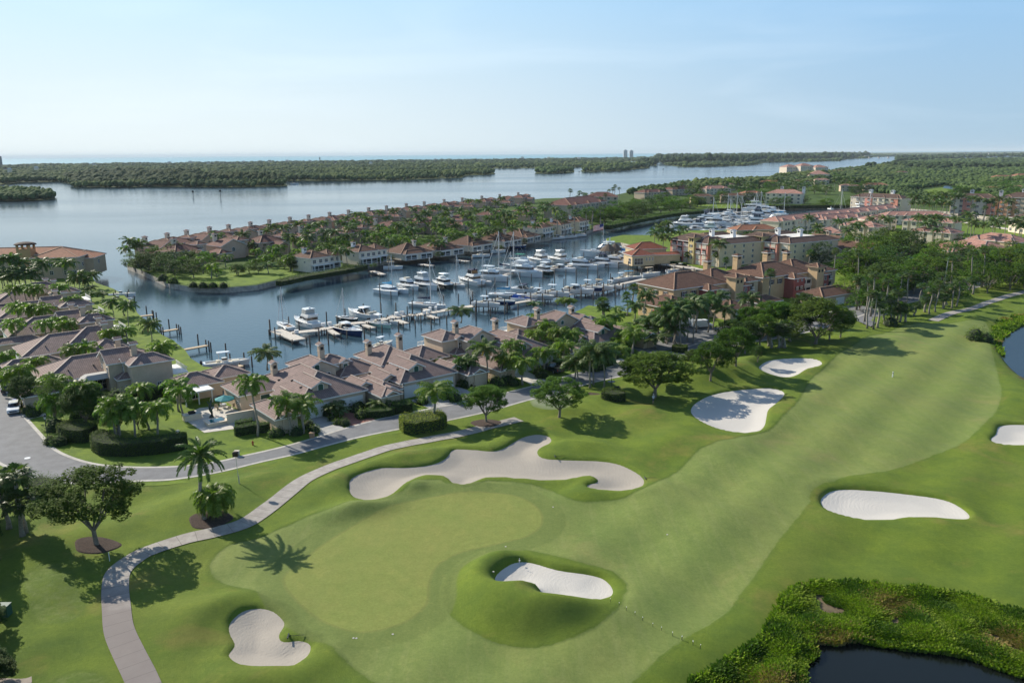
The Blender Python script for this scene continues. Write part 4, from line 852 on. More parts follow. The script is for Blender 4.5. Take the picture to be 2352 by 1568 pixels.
# ---- the courtyard duplexes: local x along the street, y away from it, z above the yard
def duplex(label, origin, yaw, kind, mirror=False, wm=None, slim=False, group='tile roofed duplex villas by the marina'):
    mx = (lambda a, b: (8.8 - b, 8.8 - a)) if mirror else (lambda a, b: (a, b))
    px = (lambda a: 8.8 - a) if mirror else (lambda a: a)
    Wg = []
    def wing(x0, x1, y0, y1, ez, ridge='v', ends='hh', **k):
        if mirror and ridge == 'u': ends = ends[::-1]
        x0, x1 = mx(x0, x1); Wg.append(dict(r=(x0, x1, y0, y1, ez, ridge, ends), **k))
    wing(-1.4, 11.6, 0, 20, 3.15, pitch=.44 if slim else .49)                               # main block over the garages
    slim or wing(1.6, 5.4, 1.7, 9, 4.95, ends='gg', pitch=.5)                      # front dormer
    wing(-7.6, 1.8, 11.5, 20.6, 3.0, 'u', pitch=.45)                       # left wing
    wing(-7.6, -3.2, -4.2, 6.6, 2.75, pitch=.45); slim or wing(-6.7, -4.1, -4.45, 0, 3.0, ends='gg', pitch=.5, cap=False)
    slim or wing(-3.3, 0.6, 3.2, 8.2, 3.35, ends='gg', pitch=.5)                   # entry gables
    if not slim: wing(10.2, 13.8, 1.4, 7.2, 3.3, ends='gg', pitch=.5)
    if not slim: wing(12.4, 17.6, -2.2, 9.0, 2.7, pitch=.45); wing(13.6, 16.4, -2.45, 1.5, 2.95, ends='gg', pitch=.5, cap=False)
    if kind == 'A':
        wing(4.6, 11.6, 11.0, 19.5, 5.25, ends='gh', pitch=.5); wing(9.4, 15.4, 13.6, 19.2, 5.1, 'u', 'hh', pitch=.45); wing(13.0, 15.6, 13.2, 16.5, 5.2, ends='gg', pitch=.5, cap=False)
        ch = [(1.2, 16.6, 7.2), (10.6, 16.2, 9.3)]
    elif kind == 'B':
        wing(9.6, 17.6, 11.6, 20.4, 3.1, 'u', 'hh', pitch=.45); wing(0.2, 9.4, 9.5, 21, 4.3, pitch=.52, walls=False, cap=True); ch = [(1.6, 17, 8.2), (9.0, 17.4, 8.4)]
    else:
        wing(-9.6, -3.6, 13.4, 21.6, 5.8, pitch=.46); wing(-6.2, -3.8, 12.9, 16, 6.0, ends='gg', pitch=.5, cap=False)
        wing(-5.2, (2.8 if kind == 'C' else 4.8), 10.4, 19.4, 5.75, ends='gh', pitch=.5)
        if kind == 'D': wing(2.6, 9.2, 10.6, 17.4, 5.3, ends='gh', pitch=.5)
        if not slim: wing(9.4, 16.0, 11.6, 20.0, 3.1, 'u', 'hh', pitch=.45)
        ch = [(-4.6, 15.6, 9.6), (5.8, 15.2, 8.8)]
    root = house('courtyard_villa', label, 'house', origin, yaw, Wg, wm or M_CREAM, T_GREY, group)
    for x, y, z in ch: chimney(root, px(x), y, z - 4.5, z - .7, 1.0)
    W_ = lambda x, y, z, w, h, **k: window(root, px(x), y, z, w, h, **k)
    W_(2.0, .44, 0, 4.6, 2.3, style='garage'); W_(8.4, .44, 0, 4.6, 2.3, style='garage')
    slim or W_(3.5, 2.14, 4.0, .95, 1.0, style='green', arch=True)
    W_(-5.4, -3.76, .7, 1.1, 1.4); slim or W_(15.0, -1.76, .7, 1.1, 1.4); W_(-1.4, 3.64, 2.3, 1.0, .5, arch=True); slim or W_(12, 1.84, 2.2, 1.0, .5, arch=True)
    if kind == 'A': W_(7.4, 11.44, 5.1, .9, .8, style='green', arch=True); W_(14.3, 13.62, 3.9, .8, .8, style='green'); W_(9.4, 11.44, 3.1, 1.0, 1.2)
    if kind in 'CD':
        W_(-5.0, 13.32, 3.7, .8, 1.3); W_(-5.0, 13.32, 5.3, .8, .3); W_(-1.0, 10.84, 5.6, .8, .7, style='green', arch=True); W_(-3.4, 10.84, 3.6, .9, 1.2); W_(.6, 10.84, 3.7, .9, .9)
        sx = (lambda v: v); xs = px(-9.15); sgn = 1 if mirror else -1
        window(root, xs, 18.5, 1.2, .7, .6, HP * sgn); window(root, xs, 15.2, 1.2, .5, .5, HP * sgn)
        mb = MB(); a, b = sorted((px(-9.2), px(-2))); mb.box(a, b, 21.2, 24.0, 2.7, 2.95, 0)
        for x in (a + .1, (a + b) / 2, b - .1): mb.box(x - .1, x + .1, 23.8, 23.98, 0, 2.7, 0)
        mb.box(a, b, 23.9, 23.96, 3.75, 3.83, 0)
        for i in range(int((b - a) / .35)): x = a + .35 * i; mb.box(x, x + .05, 23.9, 23.95, 2.95, 3.75, 0)
        mb.build('deck', M_WHITE, root)
    if kind == 'D': W_(5.9, 11.04, 5.1, .8, .8, style='green', arch=True); W_(7.9, 11.04, 3.4, .9, .9)
    xs = px(-7.15); sgn = 1 if mirror else -1
    for y in (13.5, 17): window(root, xs, y, 1.1, 1.2, .5, HP * sgn)
    window(root, px(-2.2), 11.94, .3, 2.6, 2.0, style='green')
    window(root, px(-.95), 9.8, .1, 2.4, 2.3, HP * sgn)
    for k, (x, y) in enumerate([(px(1.2), 5), (px(1.6), 9.5), (px(7.6), 6), (px(8.2), 12), (px(.6), 13)]):
        zz = 3.15 + (.44 if slim else .49) * (6.5 - abs(x - 5.1 + (1.3 if mirror else 0))) + .02
        vb = MB(); vb.box(x - .3, x + .3, y - .12, y + .12, zz - .1, zz + .12, 0); vb.build('roof_vent', M_DARK, root)
    return root
def RO(ox, oy, yaw, x, y): c, s = math.cos(yaw), math.sin(yaw); return (ox + c * x - s * y, oy + s * x + c * y, 2.0)
YF = math.radians(39); YL = math.radians(-51)
oA = at(508.15 + 1430 * .13889, 784 + 1005 * .13889, 5.15); oB = at(762.2 + 1260 * .13889, 762.2 + 835 * .13889, 5.15)
oC = at(965.5 + 1630 * .13889, 675.1 + 870 * .13889, 7.0); oD = at(1132.5 + 1740 * .13889, 675.1 + 615 * .13889, 7.0)
duplex('grey-tiled villa beside the patio with the teal umbrella, green arched window under its big gable', (oA.x, oA.y, 2), YF, 'A')
duplex('grey-tiled villa with one long ridge and two chimneys, second along the street from the patio', (oB.x - .3, oB.y, 2), math.radians(38.5), 'B')
duplex('villa with a two-storey left block, behind the tall palms and nearest the boat lifts', RO(oC.x, oC.y, YF, -2.2, -2.2), math.radians(38), 'C', wm=M_CREAM)
duplex('beige two-storey villa with a wide ridge beside the round turquoise pool', RO(oD.x, oD.y, YF, -2.2, -2.2), math.radians(38), 'D', wm=M_BEIGE)
def lo(rx, ry, kind, label, mir=True):
    duplex(label, RO(rx, ry, YL, -4.4, -2.0), YL, kind, mir, slim=True, group='tile roofed duplex villas by the marina')
lo(-89.3, 147.7, 'C', 'nearest villa of the left row, by the white parked car and grey shade canopy')
lo(-105.1, 167.8, 'B', 'left row villa with an unbroken chequered roof slope, behind the one nearest the white car')
lo(-119.9, 187.3, 'C', 'left row villa, third back from the white car, golden palms at its roof')
lo(-135.5, 208.0, 'C', 'left row villa beside the lawn strip with two small boats on lifts')
lo(-150.0, 229.0, 'D', 'farthest villa of the left row, just in front of the orange-roofed apartments')
# shade canopy over the court of the nearest left villa
mb = MB(); c0 = at(222, 868, 4.8)
mb.prism([(-3.2, -1.6), (3.2, -1.6), (3.2, 1.6), (-3.2, 1.6)], 0, 0.9, 0, inset=.45)
for x in (-3, 3):
    for y in (-1.5, 1.5): mb.box(x - .05, x + .05, y - .05, y + .05, -2.8, 0, 0)
o = mb.build('shade_canopy', mat('grey_canvas', (0.40, 0.39, 0.37), 0.9), label='grey canvas shade canopy standing in the court of the nearest left villa', cat='canopy'); o.location = c0; o.rotation_euler = (0, 0, math.radians(40))
# small cottage with metal porch beside the garden
cz = at(525, 905, 2)
h = house('garden_cottage', 'low tiled cottage with a white porch roof, between hedges and patio garden', 'house', RO(*(at(468, 925, 2.0)[:2]), math.radians(39), 0, 0), math.radians(39),
          [dict(r=(-4, 5, 2.5, 10, 2.7, 'u', 'hh'), pitch=.45), dict(r=(3.5, 11, 5, 12, 2.7, 'u', 'hh'), pitch=.42)], M_CREAM, T_GREY)
mb = MB(); mb.box(-3.4, 1.8, -.6, 3.0, 2.4, 2.52, 0); mb.box(-3.5, 1.9, -.7, -.6, 2.3, 2.56, 0)
for x in (-3.2, -.9, 1.5): mb.box(x - .09, x + .09, -.5, -.32, 0, 2.4, 0)
mb.build('porch', M_WHITE, h); window(h, -.5, 2.94, .3, 1.2, 1.8); window(h, -2.4, 2.94, .9, 1, .9)
# ---- apartments at the far left
ax = at(60, 622, 2)
def apartments_left():
    yaw = math.radians(8); o = at(35, 640, 2.0)
    r = house('apartment_block', 'orange-roofed apartment block with a domed lookout tower, at the left edge', 'apartment building', (o.x, o.y, 2), yaw,
      [dict(r=(-34, 19, 6, 18, 8.2, 'u', 'gh'), pitch=.36), dict(r=(7, 24, -3, 13, 7.8, 'v', 'hh'), pitch=.36), dict(r=(16, 27, 4, 18, 6.6, 'v', 'hh'), pitch=.4)], M_BEIGE, T_ORANGE, cap=M_CAPB)
    tb = MB(); tb.box(.3, 5.2, 3.2, 8.0, 0, 10.4, 0)
    for x in (.3, 4.5):
        for y in (3.2, 7.3): tb.box(x, x + .7, y, y + .7, 10.4, 12.0, 0)
    for x in (2.4,): tb.box(x - .2, x + .2, 3.2, 3.6, 10.4, 12, 0); tb.box(x - .2, x + .2, 7.6, 8.0, 10.4, 12, 0)
    t = tb.build('tower', stucco('orange_stucco', (.50, .30, .15)), r)
    db = MB(); rings = []
    for k in range(5): v = k / 4 * .98; q = math.sqrt(1 - v * v); rings.append([(2.75 + x * q * 1.0, 5.6 + y * q * .85, 12.0 + v * 1.1) for x, y in ring(16, 3.9)])
    db.loft(rings, 0); db.build('dome', T_BROWN, t)
    for x, z in ((-3, 4.6), (-3, 1.5), (-9, 4.6), (-15, 4.6), (-21, 4.6), (-9, 1.5), (-15, 1.5)): window(r, x, 6.44, z, 2.4, 1.6)
    for x in (10, 14, 19, 22): window(r, x, -2.56, 4.6, 1.2, 1.4); window(r, x, -2.56, 1.4, 1.2, 1.4)
    for y in (0, 4, 8): window(r, 26.56 if y > 4 else 23.56, y + 2, 4.0, 1.2, 1.3, HP)
apartments_left()
# ---- the large brown-roofed condominium: two mirrored halves with stair towers
def big_condo():
    o = at(1451.9 + 440 * .2222, 580.7 + 385 * .2222, 9.0); yaw = math.radians(33)
    w = []
    def wing(*r, **k): w.append(dict(r=r, **k))
    for s in (0, 37):
        wing(s + 0, s + 22, 0.4, 16, 7.0, 'u', 'hh', pitch=.42)
        wing(s + 18, s + 33.5, 3.5, 17, 6.9, 'u', 'hh', pitch=.42)
        wing(s + 27, s + 33.6, -1.4, 9, 6.95, 'v', 'hh', pitch=.42, wm=1)
        wing(s + 10, s + 16, -3.2, 3.5, 6.3, 'v', 'hh', pitch=.4, wm=2)
        wing(s + 24.2, s + 28.4, -2.8, 4, 6.2, 'v', 'hh', pitch=.4, wm=2)
    wing(33.3, 38.6, 2.2, 13, 6.3, 'v', 'hh', pitch=.42, wm=3)
    wing(-8.2, 3.2, -7, 6.5, 3.6, 'v', 'hh', pitch=.42); 
    r = house('brown_roofed_condominium', 'long brown-roofed condominium in tan, red and rose with two square stair towers', 'apartment building', (o.x, o.y, 2), yaw, w, M_TAN, T_BROWN, cap=M_CAPB, wmx=[M_BEIGE, M_ROSE, M_RED])
    mb = MB(); mb.box(-7.9, -2.0, -6.9, -6.53, 0, 3.2, 0); mb.box(-7.95, -7.77, -6.9, 0, 0, 2.4, 0); mb.build('red_wall', M_RED, r)
    for s in (0, 37):
        tb = MB(); tb.box(s + 21.2, s + 24.6, -2.9, .6, 0, 8.6, 0); t = tb.build('tower', M_TAN, r)
        ab = MB()
        for x in (s + 22.1, s + 23.6): ab.prism([(x - .38, -2.93), (x + .38, -2.93), (x + .38, -2.88), (x - .38, -2.88)], 7.2, 8.1, 0)
        for y in (-2.1, -.5): ab.box(s + 24.58, s + 24.64, y - .38, y + .38, 7.2, 8.1, 0)
        ab.build('opening', M_DARK, t)
        rb = MB(); roof_wing(rb, MB(), s + 20.6, s + 25.2, -3.5, 1.2, 8.95, 'v', 'hh', .42, 0, .5, walls=False); rb.box(s + 21.0, s + 24.8, -3.1, .8, 8.5, 8.8, 2); rb.build('tower_roof', [T_BROWN, M_CAPB, M_BEIGE], t)
        bb = MB(); bb.box(s + 16.1, s + 21.2, -1.0, .7, 0, 5.2, 0); bb.box(s + 16.0, s + 21.2, -1.2, .8, 5.2, 5.35, 0); bb.box(s + 16.0, s + 21.2, -1.2, -1.05, 3.0, 3.8, 0)
        for x in (17.4, 19.8): bb.box(s + x - .9, s + x + .9, -1.03, -.98, 1.0, 2.4, 1); bb.box(s + x - .9, s + x + .9, -1.03, -.98, 3.8, 4.9, 1)
        bb.box(s + 16.1, s + 24, -3.6, -1.0, 0, 1.6, 2); bb.box(s + 20, s + 25.5, -5.4, -2.9, 2.1, 2.3, 3); bb.box(s + 20.2, s + 20.4, -5.3, -5.1, 0, 2.1, 0); bb.box(s + 25.1, s + 25.3, -5.3, -5.1, 0, 2.1, 0)
        bb.build('balcony_bay', [M_PALE, M_DARK, M_ROSE, mat('blue_grey_canopy', (.22, .28, .30), .6)], r)
        for x in (4.5, 8.2): window(r, s + x, .84, 4.6, 1.3, 1.4, style='wshut')
        for x in (12.2, 14.2): window(r, s + x, -2.77, 5.2, .6, .6); window(r, s + x, -2.77, 2.6, .9, 1.0, style='wshut')
        for z in (4.3, 1.5): window(r, s + 30.5, -.97, z, 1.3, 1.9, style='balcony')
        for z in (4.4, 2.0): window(r, s + 26.3, -2.37, z, .8, 1.1)
        window(r, s + 28.2, 12, 4.4, 1.2, 1.2)
        chimney(r, s + 26.4, 13.2, 7, 11.6, 1.7, 'hip', M_TAN, T_BROWN); chimney(r, s + 17.0 if s else 40.0, 13.5, 7, 12.2, 1.9, 'hip', M_TAN, T_BROWN)
    for y in (4, 8, 12): window(r, .44, y, 4.6, 1.1, 1.3, -HP, style='wshut')
    for x in (-6.2, -2.5, .8): window(r, x, -6.56, 1.1, 1.2, 1.3, style='wshut')
    for y in (-4.5, 0, 3.5): window(r, -7.76, y, .9, 1.3, 1.5, -HP)
    window(r, 35.9, 2.64, 3.6, 1.0, 1.2, style='wshut'); window(r, 73.0 - 3, 2, 4.2, 1.2, 1.2)
    # carport buildings in front
    for (x0, x1, y0, y1), lab in (((0, 9, 0, 9), 'low brown-roofed carport building nearest the white vans'), ((14, 24, 2, 9), 'low brown-roofed outbuilding between the vans and the first stair tower'), ((36, 54, -2, 7), 'wide low brown-roofed garage before the right stair tower')):
        q = empty('carport_building', RO(o.x, o.y, yaw, 6, -15), yaw, lab, 'garage', 'low outbuildings before the condominium'); rb, wb = MB(), MB(); roof_wing(rb, wb, x0, x1, y0, y1, 3.0, 'v' if x0 == 0 else 'u', 'hh', .42)
        wb.build('wall', M_BEIGE, q); rb.build('roof', [T_BROWN, M_CAPB, M_WHITE], q); window(q, (x0 + x1) / 2, y0 + .44, 0, 4.0, 2.2, style='garage')
big_condo()
# ---- the two condominiums with yellow towers
def tower_condo(label):
    # local x runs along the front (left to right), y goes back
    r = house('tower_condominium', label, 'apartment building', (0, 0, 2), 0, [
        dict(r=(-.8, 15.5, -.6, 12, 8.9, 'u', 'hg'), pitch=.42, wm=1), dict(r=(13.5, 22.6, -1.0, 13, 8.9, 'v', 'hh'), pitch=.42, wm=1), dict(r=(19, 27.6, .4, 30, 8.9, 'v', 'hh'), pitch=.4, wm=0),
        dict(r=(-.8, 10, 8, 30, 8.85, 'v', 'hh'), pitch=.4, wm=0)], stucco('sand_stucco', (0.68, 0.52, 0.35)), T_DARK, cap=M_CAPB, wmx=[M_PINKW])
    fb = MB(); fb.box(7, 22, 9, 27, 8.0, 9.9, 0); fb.box(7, 22, 9, 9.2, 9.9, 10.3, 0); fb.build('flat_roof', M_FLATR, r)
    for x, y in ((10, 13), (18, 17)): chimney(r, x, y, 9.5, 12.6, 1.6, 'gable', M_WHITE, M_FLATR)
    tb = MB(); tb.box(12.0, 15.2, -1.5, 2.2, 0, 10.7, 0); t = tb.build('tower', M_YEL, r)
    rb = MB(); roof_wing(rb, MB(), 11.2, 16.0, -2.3, 3.0, 10.9, 'v', 'hh', .4, walls=False); rb.build('tower_roof', [T_DARK, M_CAPB, M_BEIGE], t)
    ab = MB()
    for x in (12.9, 14.3): ab.box(x - .35, x + .35, -1.53, -1.49, 9.0, 10.3, 0)
    ab.build('opening', M_DARK, t)
    for z in (2.2, 4.6, 6.9): window(r, 13.6, -1.51, z, .8, .9, style='wshut')
    fl = [0.3, 2.5, 4.7, 6.9]
    for j, z in enumerate(fl):
        for i, (x, w_) in enumerate(((2.2, 2.6), (5.6, 2.6), (9.6, 3.2))):
            window(r, x, -.17, z, w_, 1.65, style='balcony' if (i + 2 * j) % 4 == 1 or j == 3 else 'shut')
        for i, (x, w_) in enumerate(((17.0, 2.6), (20.2, 2.2))): window(r, x, -.57, z, w_, 1.65, style='balcony' if j == 2 else 'shut')
        window(r, 24.8, .83, z, 3.0, 1.65, style='balcony' if j == 2 else 'shut', arch=False)
        for y in (4, 9, 14, 19, 25): window(r, 27.16, y, z + .3, .9, 1.0, HP)
    return r
yc = math.radians(-60)
c1 = tower_condo('tower condominium with red balcony bays nearest the clubhouse and yacht docks'); c1.location = (66.9, 333.5, 2); c1.rotation_euler = (0, 0, yc); snap(c1)
c2 = copy_tree(KIDS[c1.name]); c2.location = (94.9, 335.5, 2); c2['label'] = 'tower condominium with red balcony bays, right-hand one of the pair'
c1['group'] = c2['group'] = 'condominiums with yellow square towers'
# ---- clubhouse and tiki huts
o = at(1452, 612, 2); yw = math.radians(20)
h = house('clubhouse', 'yellow clubhouse with red tiled roofs and a tall gridded corner window, by the dock', 'clubhouse', (o.x + .5, o.y + 1.5, 2), math.radians(14), [dict(r=(-1, 9.5, -1, 9, 4.2, 'u', 'hh'), pitch=.42), dict(r=(8, 22, 2, 9, 3.7, 'u', 'gg'), pitch=.2), dict(r=(5, 20, 11, 22, 5.2, 'u', 'hh'), pitch=.42)], stucco('butter_stucco', (.58, .44, .26)), tilemat('roof_tiles_red', (.28, .095, .058), (.21, .075, .05), (.11, .045, .035)), cap=M_CAPB)
window(h, 2.2, -.56, .6, 3.6, 2.4); [window(h, x, -.56, 2.0, .5, 1.2) for x in (5.6, 6.9, 8.2)]; window(h, -.56, 2, .6, 2.2, 2.2, -HP)
M_THATCH = mat('palm_thatch', (0.13, 0.10, 0.075), 1, noise=.4, nscale=4, bump=.06, bscale=12)
for i, (px_, py_, r_, lab) in enumerate(((1397, 585, 4.2, 'taller thatched hut on the deck beside the big yacht'), (1413, 584, 3.6, 'lower thatched hut between the tall hut and the clubhouse'))):
    q = empty('thatched_hut', at(px_, py_, 2), 0, lab, 'tiki hut', 'thatched huts on the dock deck'); mb = MB()
    mb.loft([[(x, y, z) for x, y in ring(12, r)] for r, z in ((r_, 1.9), (r_ * .55, 3.4), (.15, 5.0))], 0); mb.build('thatched_roof', M_THATCH, q)
    pb = MB(); [pb.box(x - .12, x + .12, y - .12, y + .12, 0, 2.3, 0) for x, y in ring(6, r_ * .75)]; pb.build('post', M_WOOD, q)
mb = MB(); mb.prism(ring(8, 3.2), 1.9, 2.7, 0, inset=.8); [mb.box(x - .08, x + .08, y - .08, y + .08, 0, 2, 1) for x, y in ring(4, 2.5, .7)]
o_ = mb.build('blue_canopy', [mat('blue_canvas', (.03, .13, .28), .7), M_WHITE], label='blue canopy beside the thatched huts next to the clubhouse', cat='canopy'); o_.location = at(1428, 584, 2)
# ---- peninsula: back row with square lookout cupolas
M_ROSEW = stucco('peach_stucco', (0.52, 0.36, 0.27))
def bay_house(v, label):
    w = [dict(r=(-5.5, 5.5, 0, 12, 5.2, 'v', 'gh'), pitch=.46), dict(r=(3.2, 8.8, 3, 10, 6.6, 'v', 'hh'), pitch=.42), dict(r=(-8.8, -3, -3.5, 6, 3.0, 'v', 'hh'), pitch=.45)]
    if v: w = [dict(r=(-7, 6, 2, 13, 5.2, 'u', 'hh'), pitch=.46), dict(r=(-2.2, 3.2, -3.5, 6, 4.2, 'v', 'gh'), pitch=.46), dict(r=(4, 9, 3, 9, 6.8, 'v', 'hh'), pitch=.42)]
    r = house('bayfront_house', label, 'house', (0, 0, 2), 0, w, M_ROSEW, T_RED, cap=M_CAPB)
    chimney(r, -2.4 + v, 8.8, 5, 9.3, 1.3, 'hip', M_PALE, T_RED)
    window(r, 0 + (.5 if v else 0), .44 - (3.5 if v else 0), 3.0, 1.2, 1.1, arch=True); window(r, 6, 3.44, 4.4, 1.2, 1.1); window(r, -6, -3.06 if not v else 2.44, 1, 1.6, 1.1); window(r, 6, 3.44, 5.6, 2.0, .35)
    return r
bh = [bay_house(0, ''), bay_house(1, '')]
line = [(395,592),(440,583),(485,574),(530,566),(575,559),(620,552),(665,545),(708,538),(752,531),(796,524),(840,517),(882,511),(924,505),(966,499),(1008,493),(1050,487),(1092,482),(1134,477),(1176,472),(1216,467)]
L0 = [at(x, y) for x, y in line]; bl = []
for i, p in enumerate(L0):
    a, b = L0[max(0, i - 1)], L0[min(len(L0) - 1, i + 1)]; yaw = math.atan2(b.y - a.y, b.x - a.x); o = spawn(bh[i % 2], (p.x, p.y, 2), yaw, (1.22, 1.2, 1.0)); bl.append(o)
name_row(bl, 'red-brown house with cupola chimney', 'in the bayside back row', 'house', 'bayfront houses on the peninsula')
line2 = [(450,608),(540,594),(640,585),(735,570),(830,560),(905,548),(990,536),(1075,527),(1150,515),(1225,505)]
L2_ = [at(x, y) for x, y in line2]; bl = []
for i, p in enumerate(L2_):
    a, b = L2_[max(0, i - 1)], L2_[min(len(L2_) - 1, i + 1)]; yaw = math.atan2(b.y - a.y, b.x - a.x); o = spawn(bh[(i + 1) % 2], (p.x, p.y, 2), yaw, (1.15, 1.15, 1.12)); bl.append(o)
name_row(bl, 'red-brown roofed house', 'in the palm-shaded middle row of the peninsula', 'house', 'inner houses on the peninsula')
# ---- peninsula: waterfront row with white screened porches
def lanai(v):
    if v == 0:
        r = house('canal_house', 'x', 'house', (0, 0, 2), 0, [dict(r=(-9, 9, 0, 15, 3.1, 'v', 'hh'), pitch=.44), dict(r=(-8.4, 8.4, -2.6, 4, 3.0, 'u', 'hh'), pitch=.44)], M_PALE, T_BROWN, cap=M_CAPB)
        for x in (-4.6, 4.2): window(r, x, -2.15, .1, 6.4, 2.3, style='screen')
        chimney(r, 2.5, 5, 4, 8.0, 1.4, 'hip', M_PALE, T_BROWN)
    else:
        r = house('canal_house', 'x', 'house', (0, 0, 2), 0, [dict(r=(-9, 2, 0, 13, 5.8, 'v', 'hh'), pitch=.44), dict(r=(1.5, 9, 2, 13, 5.4, 'u', 'hh'), pitch=.44)], M_PALE, T_BROWN, cap=M_CAPB)
        mb = MB(); mb.box(-8.2, 1.6, -1.6, .5, 2.75, 2.95, 0); mb.box(2.0, 8.2, .4, 2.6, 2.75, 2.95, 0)
        for x in (-8.1, -3.5, 1.3): mb.box(x, x + .25, -1.6, -1.35, 0, 2.75, 0); mb.box(x, x + .12, -1.5, -1.4, 2.95, 3.85, 0)
        mb.box(-8.2, 1.6, -1.55, -1.47, 3.8, 3.88, 0); mb.build('balcony', M_WHITE, r)
        window(r, -3.3, .4, .1, 8.6, 2.4, style='screen'); window(r, 5, 2.4, .1, 5.8, 2.4, style='screen')
        for x in (-6.5, -3.4, -.6): window(r, x, .44, 3.5, 1.5, 1.4)
        window(r, 4, 2.44, 3.4, 1.4, 1.3); window(r, 6.8, 2.44, 3.4, 1.2, 1.3); chimney(r, -5.6, 8, 6, 9.2, 1.4, 'hip', M_WHITE, T_BROWN)
        for y in (4, 9): window(r, -8.56, y, 3.6, .8, .8, -HP)
    return r
lp = [lanai(0), lanai(1)]
spots = [(745,628,1),(855,612,1),(950,601,0),(1025,592,0),(1095,581,0),(1165,570,0),(1213,561,0),(1258,551,1),(1300,543,1),(1342,535,1)]
P0 = [at(x, y - 5) for x, y, _ in spots]; bl = []
for i, (x, y, v) in enumerate(spots):
    a, b = P0[max(0, i - 1)], P0[min(len(P0) - 1, i + 1)]; yaw = math.atan2(b.y - a.y, b.x - a.x)
    p = P0[i]; o = spawn(lp[v], (p.x - 1.5 * math.sin(-yaw) , p.y + 2.2, 2), yaw, .92 if v == 0 else .95); bl.append(o)
name_row(bl, 'brown-roofed house with white screened porch', 'along the canal', 'house', 'canal houses with white porches')
# ---- generic distant blocks
def block(name, label, cat, px0, py0, px1, py1, depth, ez, wm, rm, nfl, kind='hip', wins=True, group=None, cap=None, dorm=0, pitch=.4, back=False, wmx=None, style='pane'):
    a, b = at(px0, py0), at(px1, py1); L = math.hypot(b.x - a.x, b.y - a.y); yaw = math.atan2(b.y - a.y, b.x - a.x)
    w = [dict(r=(0, L, 0, depth, ez, 'u', 'hh' if kind == 'hip' else 'gg'), pitch=pitch)]
    for i in range(dorm):
        x = L * (i + .5) / dorm; d = min(3.2, L / dorm * .42); w.append(dict(r=(x - d, x + d, -.9, depth * .5, ez + .15, 'v', 'hh' if kind == 'hip' else 'gg'), pitch=pitch + .08, wm=(1 if (wmx and i % 2) else 0)))
    r = house(name, label, cat, (a.x, a.y, 2), yaw, w, wm, rm, group, cap=cap or M_CAPB, wmx=wmx)
    if wins:
        n = max(2, int(L / 4.5))
        for f in range(nfl):
            z = 0.9 + f * (ez / nfl)
            for i in range(n):
                x = L * (i + .5) / n; near = dorm and any(abs(x - L * (k + .5) / dorm) < min(3.2, L / dorm * .42) - .4 for k in range(dorm))
                window(r, x, (-.47 if near else .43), z, 1.8 if style == 'pane' else 2.4, min(1.5, ez / nfl * .6), style=style)
    return r
far = [
 ('tower_apartments', 'red and cream dark-roofed apartments across the far basin, behind two docked yachts', 1950, 480, 2068, 487, 14, 9.5, M_PALE, T_DARK, 3, 4, [M_PINKW]),
 ('tower_apartments', 'cream and rose apartments under a dark roof behind the palm row, far right', 2178, 490, 2288, 494, 15, 11, M_PALE, T_DARK, 3, 4, [M_PINKW]),
 ('tower_apartments', 'peach and red balcony apartments cut off by the right edge, beyond the palms', 2290, 495, 2400, 500, 16, 12.5, stucco('coral_stucco', (.62, .33, .20)), T_DARK, 4, 3, [M_CREAM]),
 ('cream_apartments', 'cream apartments with two chimneys behind the marina masts', 1756, 468, 1840, 470, 16, 9, M_PALE, T_PINK, 3, 2, None),
 ('white_apartments', 'white apartments by the right edge, left of nothing, in front of the walkway', 2312, 532, 2420, 548, 14, 8, M_PALE, T_DARK, 2, 1, None)]
far[4] = (far[4][0], 'white apartments at the right edge, below the peach balcony apartments') + far[4][2:]
for n, lab, x0, y0, x1, y1, d, ez, wm, rm, nf, dm, wx in far:
    r = block(n, lab, 'apartment building', x0, y0, x1, y1, d, ez, wm, rm, nf, dorm=dm, wmx=wx, style='balcony' if dm >= 3 else 'pane'); L = r.dimensions.x
    chimney(r, 12, d * .6, ez, ez + 5, 2.2, 'gable', M_WHITE, M_FLATR); chimney(r, 30, d * .6, ez, ez + 5, 2.2, 'gable', M_WHITE, M_FLATR)
rows = [
 ('longest pink-roofed townhouse row, with gablets, standing along the marina basin', 1787, 538, 2068, 500, 12, 6.8, 12),
 ('pink-roofed townhouse row with white balconies, in the middle of the pink rows', 1922, 545, 2010, 552, 12, 6.4, 4),
 ('pink-roofed townhouse row hidden behind tall palms, right of the balcony row', 2068, 532, 2190, 540, 12, 6.2, 6),
 ('pink-roofed townhouse row nearest the masts on the far side of the basin road', 1890, 528, 1985, 519, 12, 5.6, 4),
 ('pink-roofed townhouse row in front of the hidden palm row', 2085, 556, 2185, 564, 13, 5.6, 5),
 ('pink-roofed townhouse row between the long row and the tan villas', 1862, 560, 1935, 563, 13, 5.4, 3),
 ('pink-roofed townhouse row just left of the tall palm stand', 1985, 528, 2060, 528, 13, 5.6, 4),
 ('low pink roofs stepping behind the balcony row toward the walkway', 2030, 516, 2180, 516, 12, 5.4, 7)]
for lab, x0, y0, x1, y1, d, ez, dm in rows: block('townhouse_row', lab, 'townhouses', x0, y0, x1, y1, d, ez, M_PALE, T_PINK, 2, dorm=dm, cap=M_CAP, kind='hip')
P_ = [('wide salmon-roofed courtyard villa, left part of the salmon roofs at the right', 2118, 588, 2185, 600, 13, 2), ('wide salmon-roofed courtyard villa in the middle of the salmon roofs at the right', 2165, 580, 2255, 596, 14, 3), ('wide salmon-roofed courtyard villa, right end of the salmon roofs near the grove', 2215, 566, 2330, 578, 14, 3)]
